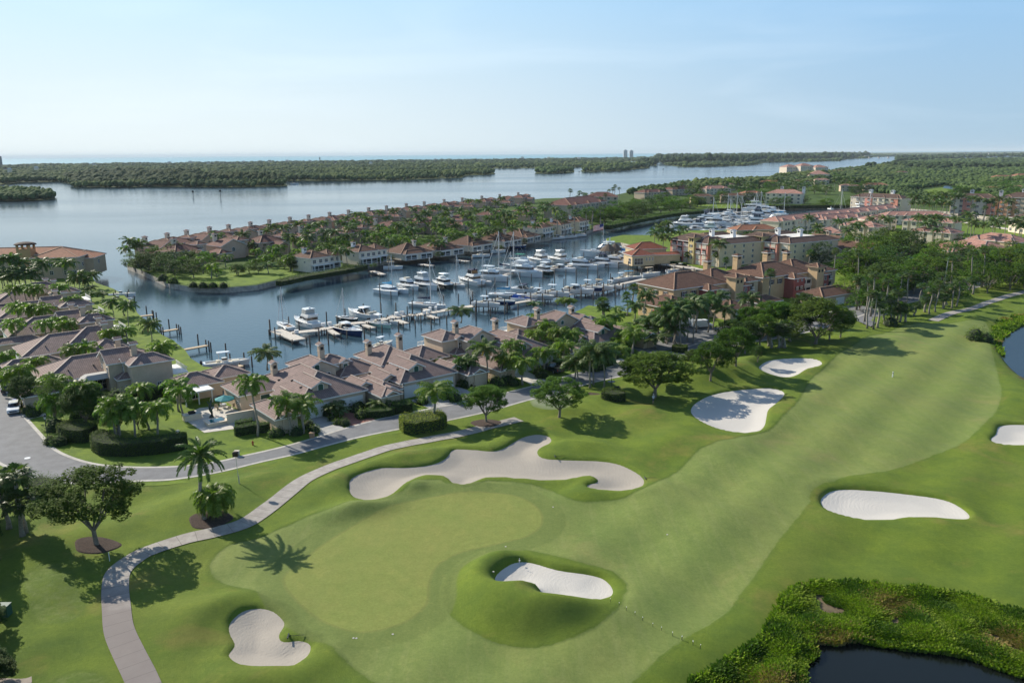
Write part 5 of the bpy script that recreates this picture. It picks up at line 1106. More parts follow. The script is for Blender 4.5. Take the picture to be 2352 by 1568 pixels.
for lab, x0, y0, x1, y1, d, dm in P_: block('salmon_roofed_villa', lab, 'house', x0, y0, x1, y1, d, 3.8, M_BEIGE, T_PINK, 1, dorm=dm, cap=M_CAP, pitch=.42)
M3 = [('tan villa with white gables and arched windows, left of the pair behind the yellow towers', 1838, 580, 1905, 588, 15, 5.0, 2), ('tan villa with an orange-brown roof, right of the pair behind the yellow towers', 1900, 598, 1985, 608, 16, 4.6, 2)]
for lab, x0, y0, x1, y1, d, ez, dm in M3: rr_ = block('gabled_villa', lab, 'house', x0, y0, x1, y1, d, ez, M_CREAM, T_BROWN, 1, dorm=dm, kind='gable'); chimney(rr_, 8, 8, ez, ez + 4.5, 1.4, 'gable', M_CREAM, T_BROWN)
block('garden_building', 'orange-roofed low building between the clubhouse palms and the far marina', 'building', 1690, 548, 1790, 545, 12, 4.2, M_BEIGE, T_ORANGE, 1, dorm=1)
# peninsula condominium
pc = block('peninsula_condominium', 'large reddish-roofed condominium ringed by palms at the wide end of the peninsula', 'apartment building', 1312, 505, 1395, 492, 22, 9.5, M_CREAM, T_RED, 3, dorm=3)
block('peninsula_condominium', 'rear wing of the palm-ringed condominium, closer to the bay', 'apartment building', 1345, 478, 1420, 478, 18, 9.0, M_CREAM, T_RED, 3, dorm=2)
# houses of the far mainland, each placed where the photo shows a roof
FH = [(1480,458,1530,455,T_RED,M_CREAM,3,'broad brown-roofed villa on the bay shore, first beyond the peninsula'),(1545,450,1600,447,T_RED,M_CREAM,3,'brown-roofed villa on the bay shore beside the broad first one'),
 (1585,468,1640,468,T_BROWN,M_BEIGE,4,'tan villa with dark verandas facing the green lawn left of the marina'),(1655,466,1715,466,T_BROWN,M_CREAM,4,'tan villa with a white garage wall facing the lawn, right of the veranda villa'),
 (1622,448,1680,446,T_PINK,M_PALE,3,'pinkish-roofed villa among shore trees above the lawn villas'),(1655,438,1690,437,T_PINK,M_CREAM,3,'small pinkish roof among shore trees near the far bay bend'),
 (1738,430,1790,431,T_ORANGE,M_CREAM,3,'sand-coloured villa with a cupola on the treed shore'),(1795,452,1828,452,tilemat('roof_tiles_brick_red',(.38,.11,.06),(.3,.09,.05),(.16,.06,.04)),M_RED,4,'house with a bright brick-red roof above the cream apartments'),
 (1712,460,1752,458,T_ORANGE,M_CREAM,3,'small orange-roofed house left of the bright brick-red roof'),(1930,440,1975,440,T_PINK,M_CREAM,4,'pale pink-roofed house left of the twin red roofs beyond the red apartments'),
 (1984,438,2040,438,T_ORANGE,M_CREAM,5,'house with a reddish hipped roof beyond the red apartments'),(1820,428,1865,428,T_RED,M_PALE,4,'reddish roof below the white waterfront condominium'),
 (1870,424,1905,424,T_PINK,M_PALE,4,'pale roof below and right of the white waterfront condominium'),(1910,400,1938,400,T_ORANGE,M_CREAM,3,'small tan roof right of the white waterfront condominium'),
 (1950,397,1975,397,T_PINK,M_CREAM,4,'pale-roofed house right of the small tan roof near the bay'),(1985,394,2010,394,T_ORANGE,M_CREAM,3,'tan-roofed house farthest along the bay trees'),
 (2262,448,2300,448,T_ORANGE,M_CREAM,3,'cream house in the grove near the small pond, right side'),(2290,418,2330,417,T_ORANGE,M_RED,2,'orange-roofed house in the far mangroves, left of the edge pair'),
 (2338,414,2380,413,T_ORANGE,M_CREAM,3,'orange-roofed house in the far mangroves cut by the right edge'),(2060,404,2085,404,T_RED,M_CREAM,2,'tiny brown roof in the far mangroves'),
 (2322,444,2352,444,T_PINK,M_CREAM,3,'cream house in the grove at the right edge')]
for x0, y0, x1, y1, rm, wm, n, lab in FH:
    dd = math.hypot(*(at(x0, y0) - at(x1, y1))[:2]); block('shore_house', lab, 'house', x0, y0, x1, y1, max(10, dd * .45), 6.2, wm, rm, 2 if dd < 60 else 2, dorm=2, wins=dd < 60)
for x0_, x1_, e_, l_ in ((1806, 1834, 15, 'left wing of the white condominium on the far bay bend'), (1838, 1868, 17, 'tallest middle wing of the white condominium on the far bay bend'), (1872, 1902, 14, 'right wing of the white condominium on the far bay bend')): block('waterfront_condominium', l_, 'apartment building', x0_, 402, x1_, 401.5, 24, e_, M_PALE, T_PINK, 3, dorm=2, group='white condominium on the far bay bend')
r = block('waterfront_condominium', 'lower white block standing in front of the far white waterfront condominium', 'apartment building', 1858, 416, 1905, 416, 30, 10, M_PALE, T_PINK, 2, dorm=3)
# ------------------------------------------------------------ boats, docks, piles
M_GEL = mat('white_gelcoat', (0.74, 0.74, 0.72), 0.25, coat=.3); M_CREAMG = mat('cream_deck', (0.60, 0.55, 0.44), 0.5)
M_NAVY = mat('navy_hull', (0.012, 0.030, 0.105), 0.15, coat=.4); M_DKG = mat('dark_green_hull', (0.015, 0.030, 0.028), 0.25); M_MINT = mat('pale_green_hull', (0.40, 0.60, 0.50), 0.25)
M_BGLASS = mat('tinted_glass', (0.012, 0.016, 0.022), 0.08, spec=.8); M_TEAK = mat('teak', (0.33, 0.20, 0.11), 0.7); M_ALU = mat('aluminium', (0.60, 0.61, 0.62), 0.35, metal=.5)
M_BCV = mat('blue_sail_cover', (0.01, 0.22, 0.42), 0.8); M_NCV = mat('navy_canvas', (0.015, 0.022, 0.060), 0.85); M_GCV = mat('green_canvas', (0.01, 0.19, 0.12), 0.8); M_TCV = mat('tan_canvas', (0.45, 0.36, 0.24), 0.8)
M_BLK = mat('black_engine', (0.02, 0.02, 0.022), 0.4); M_CLEAR = mat('clear_vinyl', (0.38, 0.39, 0.37), 0.3, spec=.6)
M_PILE = mat('weathered_pile', (0.085, 0.072, 0.062), 0.95, noise=.3, nscale=3); M_DOCK = mat('dock_planks', (0.52, 0.475, 0.41), 0.9, noise=.25, nscale=2.5, bump=.01, bscale=8); M_NEWD = mat('new_dock_planks', (0.52, 0.40, 0.26), 0.9, noise=.2, nscale=2.5)
def hull(L, B, H, mh=None, parent=None, tr=.85, rake=.08, deckm=None, name='hull', y0=0.0, keel=.35):
    mb = MB(); N = 12; rings = []
    for i in range(N + 1):
        t = i / N; x = -L / 2 + L * t; b = B / 2 * (1 - (1 - tr) * max(0, 1 - t / .3) ** 2) * (1 if t < .5 else max(0.03, 1 - ((t - .5) / .5) ** 2.2))
        sh = H * (1 + .28 * max(0, t - .45) ** 1.5 * 2); xr = x + rake * L * max(0, t - .6) * 1.2
        rings.append([(x, y0, -keel * (1 - max(0, t - .8) * 4)), (x + .3 * (xr - x), y0 - b * .72, -.02), (xr, y0 - b, sh), (xr, y0, sh + .03), (xr, y0 + b, sh), (x + .3 * (xr - x), y0 + b * .72, -.02)])
    idx = [[mb.P(p) for p in r] for r in rings]
    for a, b in zip(idx, idx[1:]):
        for k in range(6): mb.f.append([a[k], b[k], b[(k + 1) % 6], a[(k + 1) % 6]][::-1]); mb.m.append(1 if k in (2, 3) else 0); mb.uv.append(None)
    for r in (idx[0], idx[-1][::-1]): mb.f.append(r); mb.m.append(0); mb.uv.append(None)
    for s in (-1, 1):
        pts = [(r[2 if s < 0 else 4][0], r[2 if s < 0 else 4][1], r[2][2] + .03) for r in rings]; mb.tube(pts, .045, 4, 2, False)
    return mb.build(name, [mh or M_GEL, deckm or M_GEL, M_WHITE], parent, False)
def cabin(mb, x0, x1, w0, w1, z0, z1, rake0=.3, rake1=.8, m=0, wm=1, tum=.12, band=(.35, .85), y0=0.0):
    "cabin box with raked ends and a glass band round it"
    h = z1 - z0
    def sec(t, e=0): z = z0 + h * t; a = x0 + rake0 * t - e; b = x1 - rake1 * t + e; wa, wb = w0 / 2 - tum * t + e, w1 / 2 - tum * t + e; return [(a, y0 - wa, z), (b - .12 * (b - a), y0 - wb, z), (b, y0 - wb * .55, z), (b, y0 + wb * .55, z), (b - .12 * (b - a), y0 + wb, z), (a, y0 + wa, z)]
    mb.loft([sec(0), sec(1)], m)
    if wm is not None: mb.loft([sec(band[0], .025), sec(band[1], .025)], wm)
def rails(mb, L, B, z, h=.6, m=0, x0=-.1, x1=.52):
    pts = []
    for k in range(9):
        t = k / 8; x = L * (x0 + (x1 - x0) * t); b = B / 2 * max(.06, 1 - max(0, (x / L)) ** 2 * 3.2) * .93; pts.append((x, b, z + h + .1 * t)); mb.beam((x, b, z + .0), pts[-1], .03, .03, m); mb.beam((x, -b, z), (x, -b, z + h + .1 * t), .03, .03, m)
    mb.tube(pts, .02, 3, m, False); mb.tube([(x, -y, z) for x, y, z in pts], .02, 3, m, False)
def outboards(root, x, n, z=.5):
    for k in range(n):
        y = (k - (n - 1) / 2) * .55; mb = MB(); mb.loft([[(x - .25 + a, y + b, zz) for a, b in ring(6, r)] for zz, r in ((z - .8, .08), (z, .12), (z + .1, .24), (z + .55, .24), (z + .7, .14))], 0); mb.build('outboard_motor', M_BLK, root)
def sailboat(L=10.5, mh=None, cover=None, mast=13.5, name='sailboat'):
    r = empty(name, (0, 0, 0), 0, 'x', 'sailboat'); B = L * .31; hull(L, B, .95, mh, r, .75, .06, M_GEL)
    mb = MB(); cabin(mb, -L * .08, L * .27, B * .55, B * .42, 1.0, 1.45, .1, .5, 0, 1, .08, (.3, .75)); mb.build('cabin', [M_GEL, M_BGLASS], r)
    c = MB(); c.box(-L * .38, -L * .1, -B * .24, B * .24, .98, 1.03, 1); c.box(-L * .39, -L * .09, -B * .3, -B * .24, .98, 1.2, 0); c.box(-L * .39, -L * .09, B * .24, B * .3, .98, 1.2, 0); c.tube([(-L * .3, 0, 1), (-L * .3, 0, 1.9)], .04, 5, 2); c.build('cockpit', [M_GEL, M_TEAK, M_ALU], r)
    m = MB(); mx = L * .1; m.tube([(mx, 0, 1.3), (mx, 0, mast)], [.16, .11], 6); m.beam((mx, 0, 2.5), (-L * .30, 0, 2.65), .12, .14)
    for z in (mast * .45, mast * .72): m.beam((mx, -.75, z), (mx, .75, z), .05, .04)
    for a, b in (((L * .5, 0, 1.3), mast * .97), ((-L * .49, 0, 1.1), mast * .99), ((mx, B * .48, 1.1), mast * .95), ((mx, -B * .48, 1.1), mast * .95)): m.tube([a, (mx, 0, b)], .03, 3, 0, False)
    m.build('mast', M_ALU, r)
    if cover: s = MB(); s.loft([[(x, y, z) for y, z in ((-.12, 2.62), (0, 2.62 + h), (.12, 2.62), (0, 2.5))] for x, h in ((mx - .1, .95), (mx - .9, .55), (-L * .15, .4), (-L * .29, .2))], 0); s.build('sail_cover', cover, r)
    f = MB(); f.tube([(L * .49, 0, 1.4), (mx + .1, 0, mast * .93)], .055, 4, 0, False); f.build('furled_jib', M_WHITE, r)
    q = MB(); rails(q, L, B, 1.05, .5, 0, -.48, .5); q.build('railing', M_ALU, r); return r
def cruiser(L=11, mh=None, top='hard', enc=True, name='motor_cruiser', stripe=True, canvas=None):
    r = empty(name, (0, 0, 0), 0, 'x', 'motor boat'); B = L * .34; hull(L, B, 1.35, mh, r, .9, .1, M_GEL)
    if stripe:
        s = MB()
        for y in (-1, 1): s.loft([[(x, y * (B / 2 * k + .03), z), (x, y * (B / 2 * k + .03), z + h)] for x, k, z, h in ((-L * .1, .985, .85, .1), (L * .08, .985, .8, .36), (L * .22, .93, .95, .3), (L * .32, .78, 1.1, .08))], 0, False, False)
        s.build('hull_window', M_BGLASS, r)
    c = MB(); cabin(c, -L * .30, L * .26, B * .86, B * .6, 1.38, 2.75, .1, 1.7, 0, 1, .12, (.38, .82)); cabin(c, L * .16, L * .38, B * .62, B * .4, 1.4, 1.75, .1, .6, 0, None)
    c.build('cabin', [M_GEL, M_BGLASS], r)
    f = MB(); cabin(f, -L * .34, L * .10, B * .86, B * .62, 2.75, 3.35, 0, .5, 0, None); f.box(-L * .18, -L * .04, -B * .25, B * .25, 3.36, 3.8, 1)
    if enc: cabin(f, -L * .20, L * .08, B * .72, B * .52, 3.36, 4.35, .1, .7, 2, None)
    f.build('flybridge', [M_GEL, M_CREAMG, M_CLEAR if not canvas else canvas], r)
    if top:
        t = MB(); cabin(t, -L * .24, L * .03, B * .76, B * .6, 4.4, 4.58, .05, .3, 0, None)
        for x in (-L * .22, -L * .02):
            for y in (-1, 1): t.beam((x, y * B * .33, 3.3), (x, y * B * .33, 4.45), .07, .07, 1)
        t.tube([(-L * .2, 0, 4.55), (-L * .2, 0, 5.0)], [.3, .2], 8, 0); t.build('hardtop', [M_GEL if top == 'hard' else top, M_ALU], r)
    k = MB(); k.box(-L * .5 - .75, -L * .5 + .05, -B * .4, B * .4, .32, .42, 0); k.build('swim_platform', M_TEAK, r)
    q = MB(); rails(q, L, B, 1.5, .6, 0, 0, .52); q.build('railing', M_ALU, r); return r
def express(L=9, mh=None, name='express_boat', hard=True, canvas=None):
    r = empty(name, (0, 0, 0), 0, 'x', 'motor boat'); B = L * .33; hull(L, B, 1.1, mh, r, .9, .1, M_GEL)
    c = MB(); cabin(c, -L * .02, L * .34, B * .66, B * .4, 1.12, 1.55, 0, 1.2, 0, None); c.box(-L * .42, -L * .04, -B * .36, B * .36, 1.12, 1.17, 2); c.box(-L * .43, -L * .33, -B * .36, B * .36, 1.17, 1.6, 3); c.box(-L * .2, -L * .1, -B * .3, -B * .05, 1.17, 1.75, 3); c.build('deck_house', [M_GEL, M_BGLASS, M_TEAK, M_CREAMG], r)
    w = MB(); cabin(w, -L * .14, L * .13, B * .78, B * .55, 1.3, 2.05, .3, 1.1, 0, None, .1); w.build('windshield', M_BGLASS, r)
    if hard: t = MB(); cabin(t, -L * .24, L * .04, B * .74, B * .6, 2.3, 2.45, .1, .4, 0, None); [t.beam((-L * .26, y * B * .36, 1.1), (-L * .16, y * B * .34, 2.35), .16, .1, 0) for y in (-1, 1)]; t.build('hardtop', canvas or M_GEL, r)
    q = MB(); rails(q, L, B, 1.2, .45, 0, 0, .52); q.build('railing', M_ALU, r); return r
def console(L=8, mh=None, top=None, eng=2, name='center_console', cover=None, bim=False):
    r = empty(name, (0, 0, 0), 0, 'x', 'motor boat'); B = L * .32; hull(L, B, .85, mh, r, .92, .1, M_CREAMG)
    w = MB(); n = 9
    for s in (-1, 1): w.loft([[(x, s * b, .86), (x, s * b, 1.12), (x, s * (b - .2), 1.12), (x, s * (b - .2), .86)] for x, b in ((-L * .5, B * .44), (-L * .2, B * .5), (L * .1, B * .49), (L * .35, B * .36), (L * .52, B * .14))], 0)
    w.box(-L * .5, -L * .44, -B * .42, B * .42, .86, 1.12, 0); w.build('gunwale', M_GEL, r)
    c = MB(); cabin(c, -L * .08, L * .07, B * .34, B * .3, .86, 1.75, 0, .3, 0, 1, .04, (.62, .98)); c.box(-L * .2, -L * .12, -B * .2, B * .2, .86, 1.4, 2); c.box(L * .14, L * .3, -B * .18, B * .18, .86, 1.15, 2); c.build('console', [M_GEL, M_BGLASS, M_CREAMG], r)
    if top is not False:
        t = MB(); cabin(t, -L * (.3 if bim else .18), L * .12, B * .62, B * .55, 2.75, 2.87, .05, .2, 0, None)
        for x in (-L * .14, L * .05):
            for y in (-1, 1): t.beam((x, y * B * .2, .9), (x, y * B * .26, 2.8), .05, .05, 1)
        t.build('t_top', [top or M_GEL, M_ALU], r)
    if cover: k = MB(); cabin(k, -L * .5, L * .42, B * .9, B * .3, .95, 1.8, .6, 2.4, 0, None, .6); k.build('boat_cover', cover, r)
    outboards(r, -L * .5, eng, .9); return r
def trawler(L=11, mh=None, cover=None, name='trawler_yacht'):
    r = empty(name, (0, 0, 0), 0, 'x', 'motor boat'); B = L * .35; hull(L, B, 1.45, mh, r, .9, .04, M_GEL)
    c = MB(); cabin(c, -L * .34, L * .2, B * .74, B * .6, 1.45, 2.95, 0, .35, 0, 1, .05, (.42, .85)); cabin(c, L * .08, L * .34, B * .6, B * .4, 1.5, 2.0, 0, .5, 0, None); c.build('cabin', [M_GEL, M_BGLASS], r)
    f = MB(); f.box(-L * .42, L * .14, -B * .42, B * .42, 2.95, 3.07, 0); cabin(f, -L * .12, L * .08, B * .6, B * .5, 3.07, 3.7, 0, .3, 0, None); f.build('flybridge', M_GEL, r)
    t = MB(); cabin(t, -L * .34, L * .04, B * .74, B * .64, 4.55, 4.72, .1, .3, 0, None)
    for x in (-L * .3, 0):
        for y in (-1, 1): t.beam((x, y * B * .34, 3.05), (x, y * B * .34, 4.6), .06, .06, 1)
    t.tube([(-L * .3, 0, 3), (-L * .3, 0, 6.5)], .06, 5, 1); t.build('bimini', [cover or M_GEL, M_ALU], r)
    q = MB(); rails(q, L, B, 1.65, .7, 0, -.05, .52); q.build('railing', M_ALU, r); return r
def catamaran(L=11, cover=None, mast=14.5):
    r = empty('catamaran', (0, 0, 0), 0, 'x', 'sailboat'); 
    for s in (-1, 1): hull(L, 1.7, 1.35, None, r, .9, .03, M_GEL, y0=s * 2.35)
    d = MB(); d.box(-L * .42, L * .2, -1.7, 1.7, .75, 1.38, 0); cabin(d, -L * .22, L * .2, 4.6, 3.4, 1.38, 2.35, .1, 1.4, 0, 1, .3, (.35, .8)); d.box(-L * .42, -L * .2, -2.2, 2.2, 2.3, 2.42, 0); d.build('bridge_deck', [M_GEL, M_BGLASS], r)
    m = MB(); m.tube([(.6, 0, 2.2), (.6, 0, mast)], [.17, .12], 6); m.beam((.6, 0, 3.1), (-L * .4, 0, 3.3), .14, .18)
    m.beam((.6, -.9, mast * .6), (.6, .9, mast * .6), .05, .04); [m.tube([a, (.6, 0, mast * .95)], .02, 3, 0, False) for a in ((L * .46, 0, 1.4), (-.6, 2.9, 1.4), (-.6, -2.9, 1.4))]; m.build('mast', M_ALU, r)
    if cover: s = MB(); s.loft([[(x, y, z) for y, z in ((-.2, 3.35), (0, 3.35 + h), (.2, 3.35), (0, 3.2))] for x, h in ((.5, 1.6), (-.6, .9), (-L * .2, .5), (-L * .38, .25))], 0); s.build('sail_cover', cover, r)
    return r
def yacht(L=20, name='motor_yacht', flag=False):
    r = empty(name, (0, 0, 0), 0, 'x', 'motor yacht'); B = L * .26; hull(L, B, 2.2, None, r, .92, .08, M_GEL)
    c = MB(); cabin(c, -L * .36, L * .2, B * .86, B * .6, 2.2, 4.1, .2, 1.6, 0, 1, .15, (.45, .85)); cabin(c, L * .08, L * .34, B * .6, B * .4, 2.3, 3.0, .1, 1.2, 0, 1, .1, (.4, .7)); c.build('saloon', [M_GEL, M_BGLASS], r)
    f = MB(); f.box(-L * .42, L * .08, -B * .44, B * .44, 4.1, 4.25, 0); cabin(f, -L * .2, L * .1, B * .76, B * .55, 4.25, 5.4, .2, 1.4, 0, 1, .12, (.45, .9)); f.build('flybridge', [M_GEL, M_BGLASS], r)
    t = MB(); cabin(t, -L * .26, L * .0, B * .8, B * .6, 6.1, 6.3, .1, .5, 0, None); [t.beam((x, y * B * .34, 4.3), (x, y * B * .34, 6.2), .12, .12, 0) for x in (-L * .22, -L * .05) for y in (-1, 1)]; t.tube([(-L * .15, 0, 6.2), (-L * .15, 0, 8.2)], [.35, .08], 6); t.build('hardtop', M_GEL, r)
    q = MB(); rails(q, L, B, 2.45, .8, 0, -.05, .52); q.build('railing', M_ALU, r)
    return r
SAILW, SAILB, SAILN = sailboat(10.5, None, None), sailboat(11.5, None, M_BCV, 15), sailboat(11.5, None, M_NCV, 15.5)
SAILD = sailboat(8.5, M_DKG, None, 11.5); CAT = catamaran(11.5, M_BCV)
CRU, CRU2, CRU3 = cruiser(11.5), cruiser(12, None, None, False), cruiser(11.5, None, M_NCV, True, canvas=M_BGLASS)
EXP, EXPB, EXPD = express(10), express(9.5, M_NAVY), express(9.0, None, hard=True, canvas=M_NCV)
CON, CONM, CONN, CONG, CONB = console(8.5), console(7.5, M_MINT), console(8, M_NAVY), console(8, M_ALU, cover=None), console(7, None, False, 1, 'skiff')
CONC = console(7.5, None, False, 1, 'covered_boat', cover=mat('bright_blue_cover', (.02, .08, .33), .8)); BIM = console(7.5, M_ALU, M_BCV, 1, 'pontoon_boat', bim=True); BIMT = console(7.5, None, M_TCV, 1, 'bimini_boat', bim=True)
CONT = console(8.2, None, M_TCV, 2, cover=None); TRW, TRD, TRG = trawler(11.5), trawler(10.5, M_DKG), trawler(11, None, M_GCV)
YAC = yacht(19)
D2 = math.radians
BOATS = []
def put(proto, x, y, hd, label=None, sc=1.0, z=0.0):
    p = at(x, y, z); o = spawn(proto, (p.x, p.y, z), D2(hd), (sc * 1.13, sc * 1.1, sc * 1.22) if not proto.name.startswith(('sail', 'cata')) else (sc * 1.1, sc * 1.1, sc)); BOATS.append(o)
    if label: o['label'] = label
    if z >= 1.0:
        q = empty('boat_lift', (p.x, p.y, 0), D2(hd), None, 'boat lift', 'boat lifts'); LIFTS.append(q); lm = MB()
        for x_ in (-2, 2): lm.beam((x_, -2.3, z + .1), (x_, 2.3, z + .1), .18, .22)
        for y_ in (-.7, .7): lm.beam((-2.6, y_, z + .28), (2.6, y_, z + .28), .2, .14)
        lm.build('cradle', M_ALU, q)
        for x_ in (-2, 2):
            for y_ in (-2.3, 2.3): w_ = MB(); w_.tube([(x_, y_, -1.5), (x_, y_, z + 2.2)], .16, 7); w_.build('pile', M_PILE, q)
    return o
LIFTS = []
# front dock
put(SAILW, 654, 752, 128, 'white sailboat moored at the T-shaped end of the near dock', .82)
put(CRU, 704, 748, 133, 'white flybridge cruiser with an enclosed bridge, second boat from the dock end', .92)
put(SAILD, 795, 735, 150, 'small dark-hulled sailboat with a bare wooden boom on the near dock', .8)
put(EXP, 832, 727, 138, 'sleek white cabin cruiser with dark side windows, mid near dock', 1.05)
put(EXPB, 801, 766, -42, 'navy blue express boat with a white arch, bow out from the near dock')
put(CONM, 872, 750, -40, 'pale green fishing boat with a small top on the near dock')
put(CONB, 902, 743, -48, 'little open skiff between the pale green boat and a finger pier', .75)
put(SAILN, 982, 705, -28, 'white sailboat with a navy awning over its boom, far part of near dock')
put(CON, 877, 798, 60, 'white fishing boat whose rods show above the long villa ridge', .8)
# middle row
put(CAT, 899, 673, -40, 'white catamaran with a blue sail cover, left end of the middle row', .92)
put(CRU2, 940, 663, -52, 'white open-bridge cruiser next to the catamaran', .85)
put(CRU, 978, 662, -50, 'large white cruiser with hull windows, third boat of the middle row', 1.0)
put(TRD, 1014, 660, 128, 'dark-hulled trawler with a cream bimini in the middle row', .92)
put(SAILW, 1046, 657, -45, 'white sailboat between the dark trawler and the transom-first cruiser', .85)
put(CRU3, 1080, 652, 130, 'white cruiser with dark bridge canvas, showing its square stern', 1.0)
put(SAILW, 1105, 650, -40, 'slim white sailboat right of the dark-canvas cruiser', .85)
put(TRW, 1133, 644, -28, 'white trawler with a long low cabin, right of the slim sailboat', .95)
put(SAILN, 1153, 625, 155, 'big white sailboat under navy canvas, left end of the back pier', 1.05)
put(SAILB, 1165, 682, -20, 'white sailboat with a bright blue boom cover, left of the boat lifts')
put(CON, 1116, 703, -25, 'white fishing boat with a tan top on the first boat lift', .9, 1.5)
put(CONN, 1151, 698, -20, 'navy-hulled fishing boat on the second boat lift', .95, 1.2)
put(CONC, 1203, 694, -30, 'small boat under a bright blue cover beside the lift pier')
put(EXPD, 1195, 671, 160, 'express cruiser with a black canvas top on the lift pier', 1.0)
put(TRW, 1211, 634, -32, 'big white trawler with long dark window line, on the back pier', 1.05)
put(TRG, 1204, 612, -30, 'white boat with green canvas behind the big white trawler', .9)
put(SAILW, 1186, 615, 150, 'tall-masted white sailboat behind the pier, left of the green canvas boat', 1.1)
put(TRD, 1244, 629, 140, 'dark aft-cabin boat with a white deck, right of the big trawler', .85)
put(CRU, 1236, 603, 130, 'tall white fishing cruiser with bridge antennas behind the back pier', 1.0)
put(CRU, 1281, 601, 128, 'white convertible with grey bridge curtains behind the back pier', .95)
put(EXP, 1292, 623, -30, 'white low-windowed cabin boat at the right head of the back pier', .95)
put(CRU2, 1340, 617, -38, 'white flybridge boat, first of the row under the big yacht')
put(EXPD, 1364, 612, -40, 'white boat with dark wraparound windshield, second under the big yacht')
put(CRU3, 1390, 612, -42, 'white boat with a dark canvas bridge, third under the big yacht', .95)
put(CRU2, 1417, 608, -42, 'white boat with a black front window, fourth under the big yacht', .9)
put(CRU, 1440, 604, -42, 'white sportfisher with a tall bridge near the clubhouse', .8)
put(EXP, 1462, 601, -42, 'white cabin boat nearest the clubhouse wall', .8)
yb = put(YAC, 1385, 590, 165, 'big white motor yacht flying a striped flag beside the thatched huts', .92)
for x, y, p, s, lab in ((1239,686,CONG,1,'grey-sided boat under a dark cover on a lift, left of the white one'),(1272,679,CON,1.05,'white open fishing boat with a wide white top on a lift'),(1327,672,EXP,.92,'white hardtop boat on the middle lift, bow to the right'),(1352,666,CONN,1,'dark-hulled fishing boat on the lift right of the hardtop boat'),(1378,664,CONT,.95,'fishing boat with tan top on the lift left of the smallest one'),(1404,661,CON,.75,'smallest white fishing boat on the lifts, at their right end')): put(p, x, y, -25, lab, s, 1.3)
put(CON, 1429, 645, 30, 'white fishing boat with a pale top where the lift pier widens', .9)
put(BIM, 1449, 643, 20, 'flat boat under a bright blue bimini at the pier near the condominium')
put(BIMT, 1495, 634, 30, 'open boat under a tan bimini beside the condominium roof')
put(BIMT, 1548, 625, 35, 'white boat with folded arches, left of two behind the condominium ridge', .9)
put(CON, 1566, 620, 35, 'white boat right of the folded-arch boat behind the condominium ridge', .8)
for x, y, p, s, hd, lab in ((902,618,BIMT,.9,10,'dark jet-boat on a lift below the porches, behind the catamaran mast'),(1104,590,CON,.85,15,'white fishing boat with a hardtop on the peninsula bank'),(1143,580,CONB,.95,20,'white skiff on a lift below the peninsula porches'),(1190,569,CONN,.9,20,'blue-sided boat on the peninsula bank behind the tall mast'),(1282,549,EXP,.8,30,'grey-topped boat, leftmost of three at the far canal bank'),(1311,546,CON,.85,30,'white boat in the middle of three at the far canal bank'),(1330,543,CON,.9,-150,'white boat, right of three at the far canal bank'),(1398,525,CON,.9,30,'small boat by the lawn slip where the canal narrows')): put(p, x, y, hd, lab, s, .3)
put(CONB, 280, 683, 20, 'white covered boat on a lift at the lawn strip, left canal', 1.0, 1.0); put(CONB, 273, 695, 15, 'grey open boat just below the white lift boat, left canal', 1.0, .3)
put(CON, 519, 842, 25, 'white centre-console boat with hardtop lying beside the new wood dock', 1.0)
# far marina
fm = []
rr = random.Random(11)
protos = [CRU, CRU2, EXP, EXPD, TRW, CRU3, CON]
ROWS = [((1566,520),(1760,489),13,0),((1590,530),(1780,497),11,1),((1640,536),(1800,507),7,0)]
for (x0, y0), (x1, y1), n, k in ROWS:
    for i in range(n):
        t = (i + rr.uniform(-.2, .2)) / (n - 1); s = rr.uniform(1.0, 1.45); fm.append(put(protos[(i * 3 + k * 2) % 7], x0 + (x1 - x0) * t, y0 + (y1 - y0) * t, rr.choice((-35, 145)) + rr.uniform(-6, 6), None, s))
name_row(fm, 'white motor boat', 'in the packed far marina', 'motor boat', 'white boats packed in the far marina')
fs = [put(SAILW, x, y, -35, None, 1.25) for x, y in ((1632,510),(1666,500),(1671,514),(1697,508),(1687,495),(1731,497),(1742,490))]
name_row(fs, 'white sailboat with a bare mast', 'in the packed far marina', 'sailboat', 'masts in the far marina')
put(YAC, 1742, 487, -25, 'tall multi-deck white yacht at the back of the far marina', 1.15)
put(CAT, 1797, 502, -10, 'large catamaran alone right of the far marina', 1.25)
put(YAC, 1913, 497, 20, 'white yacht with antennas, left of two at the townhouse dock', .75); put(SAILN, 1926, 494, 20, 'tall sailboat between the two yachts at the townhouse dock', 1.2)
put(YAC, 1980, 490, 15, 'white yacht behind the right end of the long pink-roofed row', .95); put(SAILW, 1992, 490, 15, 'twin-masted looking sailboat right of the yacht behind the pink row', 1.3)
o = put(CONB, 676, 424, 10, 'tiny boat alone on the bay off the mangrove point', 1.6)
# flag
fr = empty('flagpole', at(1385, 578, 2), 0, 'flagpole with a striped flag behind the big yacht', 'flag'); mb = MB(); mb.tube([(0, 0, 0), (0, 0, 13)], [.1, .05], 6); mb.build('pole', M_WHITE, fr)
fb = MB(); wv = lambda x: .35 * math.sin(x * 1.4)
for s in range(13):
    for i in range(8):
        xa, xb = -4.6 * i / 8, -4.6 * (i + 1) / 8; za, zb = 12.8 - 2.6 * s / 13, 12.8 - 2.6 * (s + 1) / 13; dz = lambda x: .22 * x
        m_ = 2 if (s < 7 and i < 3) else s % 2
        fb.quad((xa, wv(xa), zb + dz(xa)), (xb, wv(xb), zb + dz(xb)), (xb, wv(xb), za + dz(xb)), (xa, wv(xa), za + dz(xa)), m_)
        fb.quad((xa, wv(xa) + .02, za + dz(xa)), (xb, wv(xb) + .02, za + dz(xb)), (xb, wv(xb) + .02, zb + dz(xb)), (xa, wv(xa) + .02, zb + dz(xa)), m_)
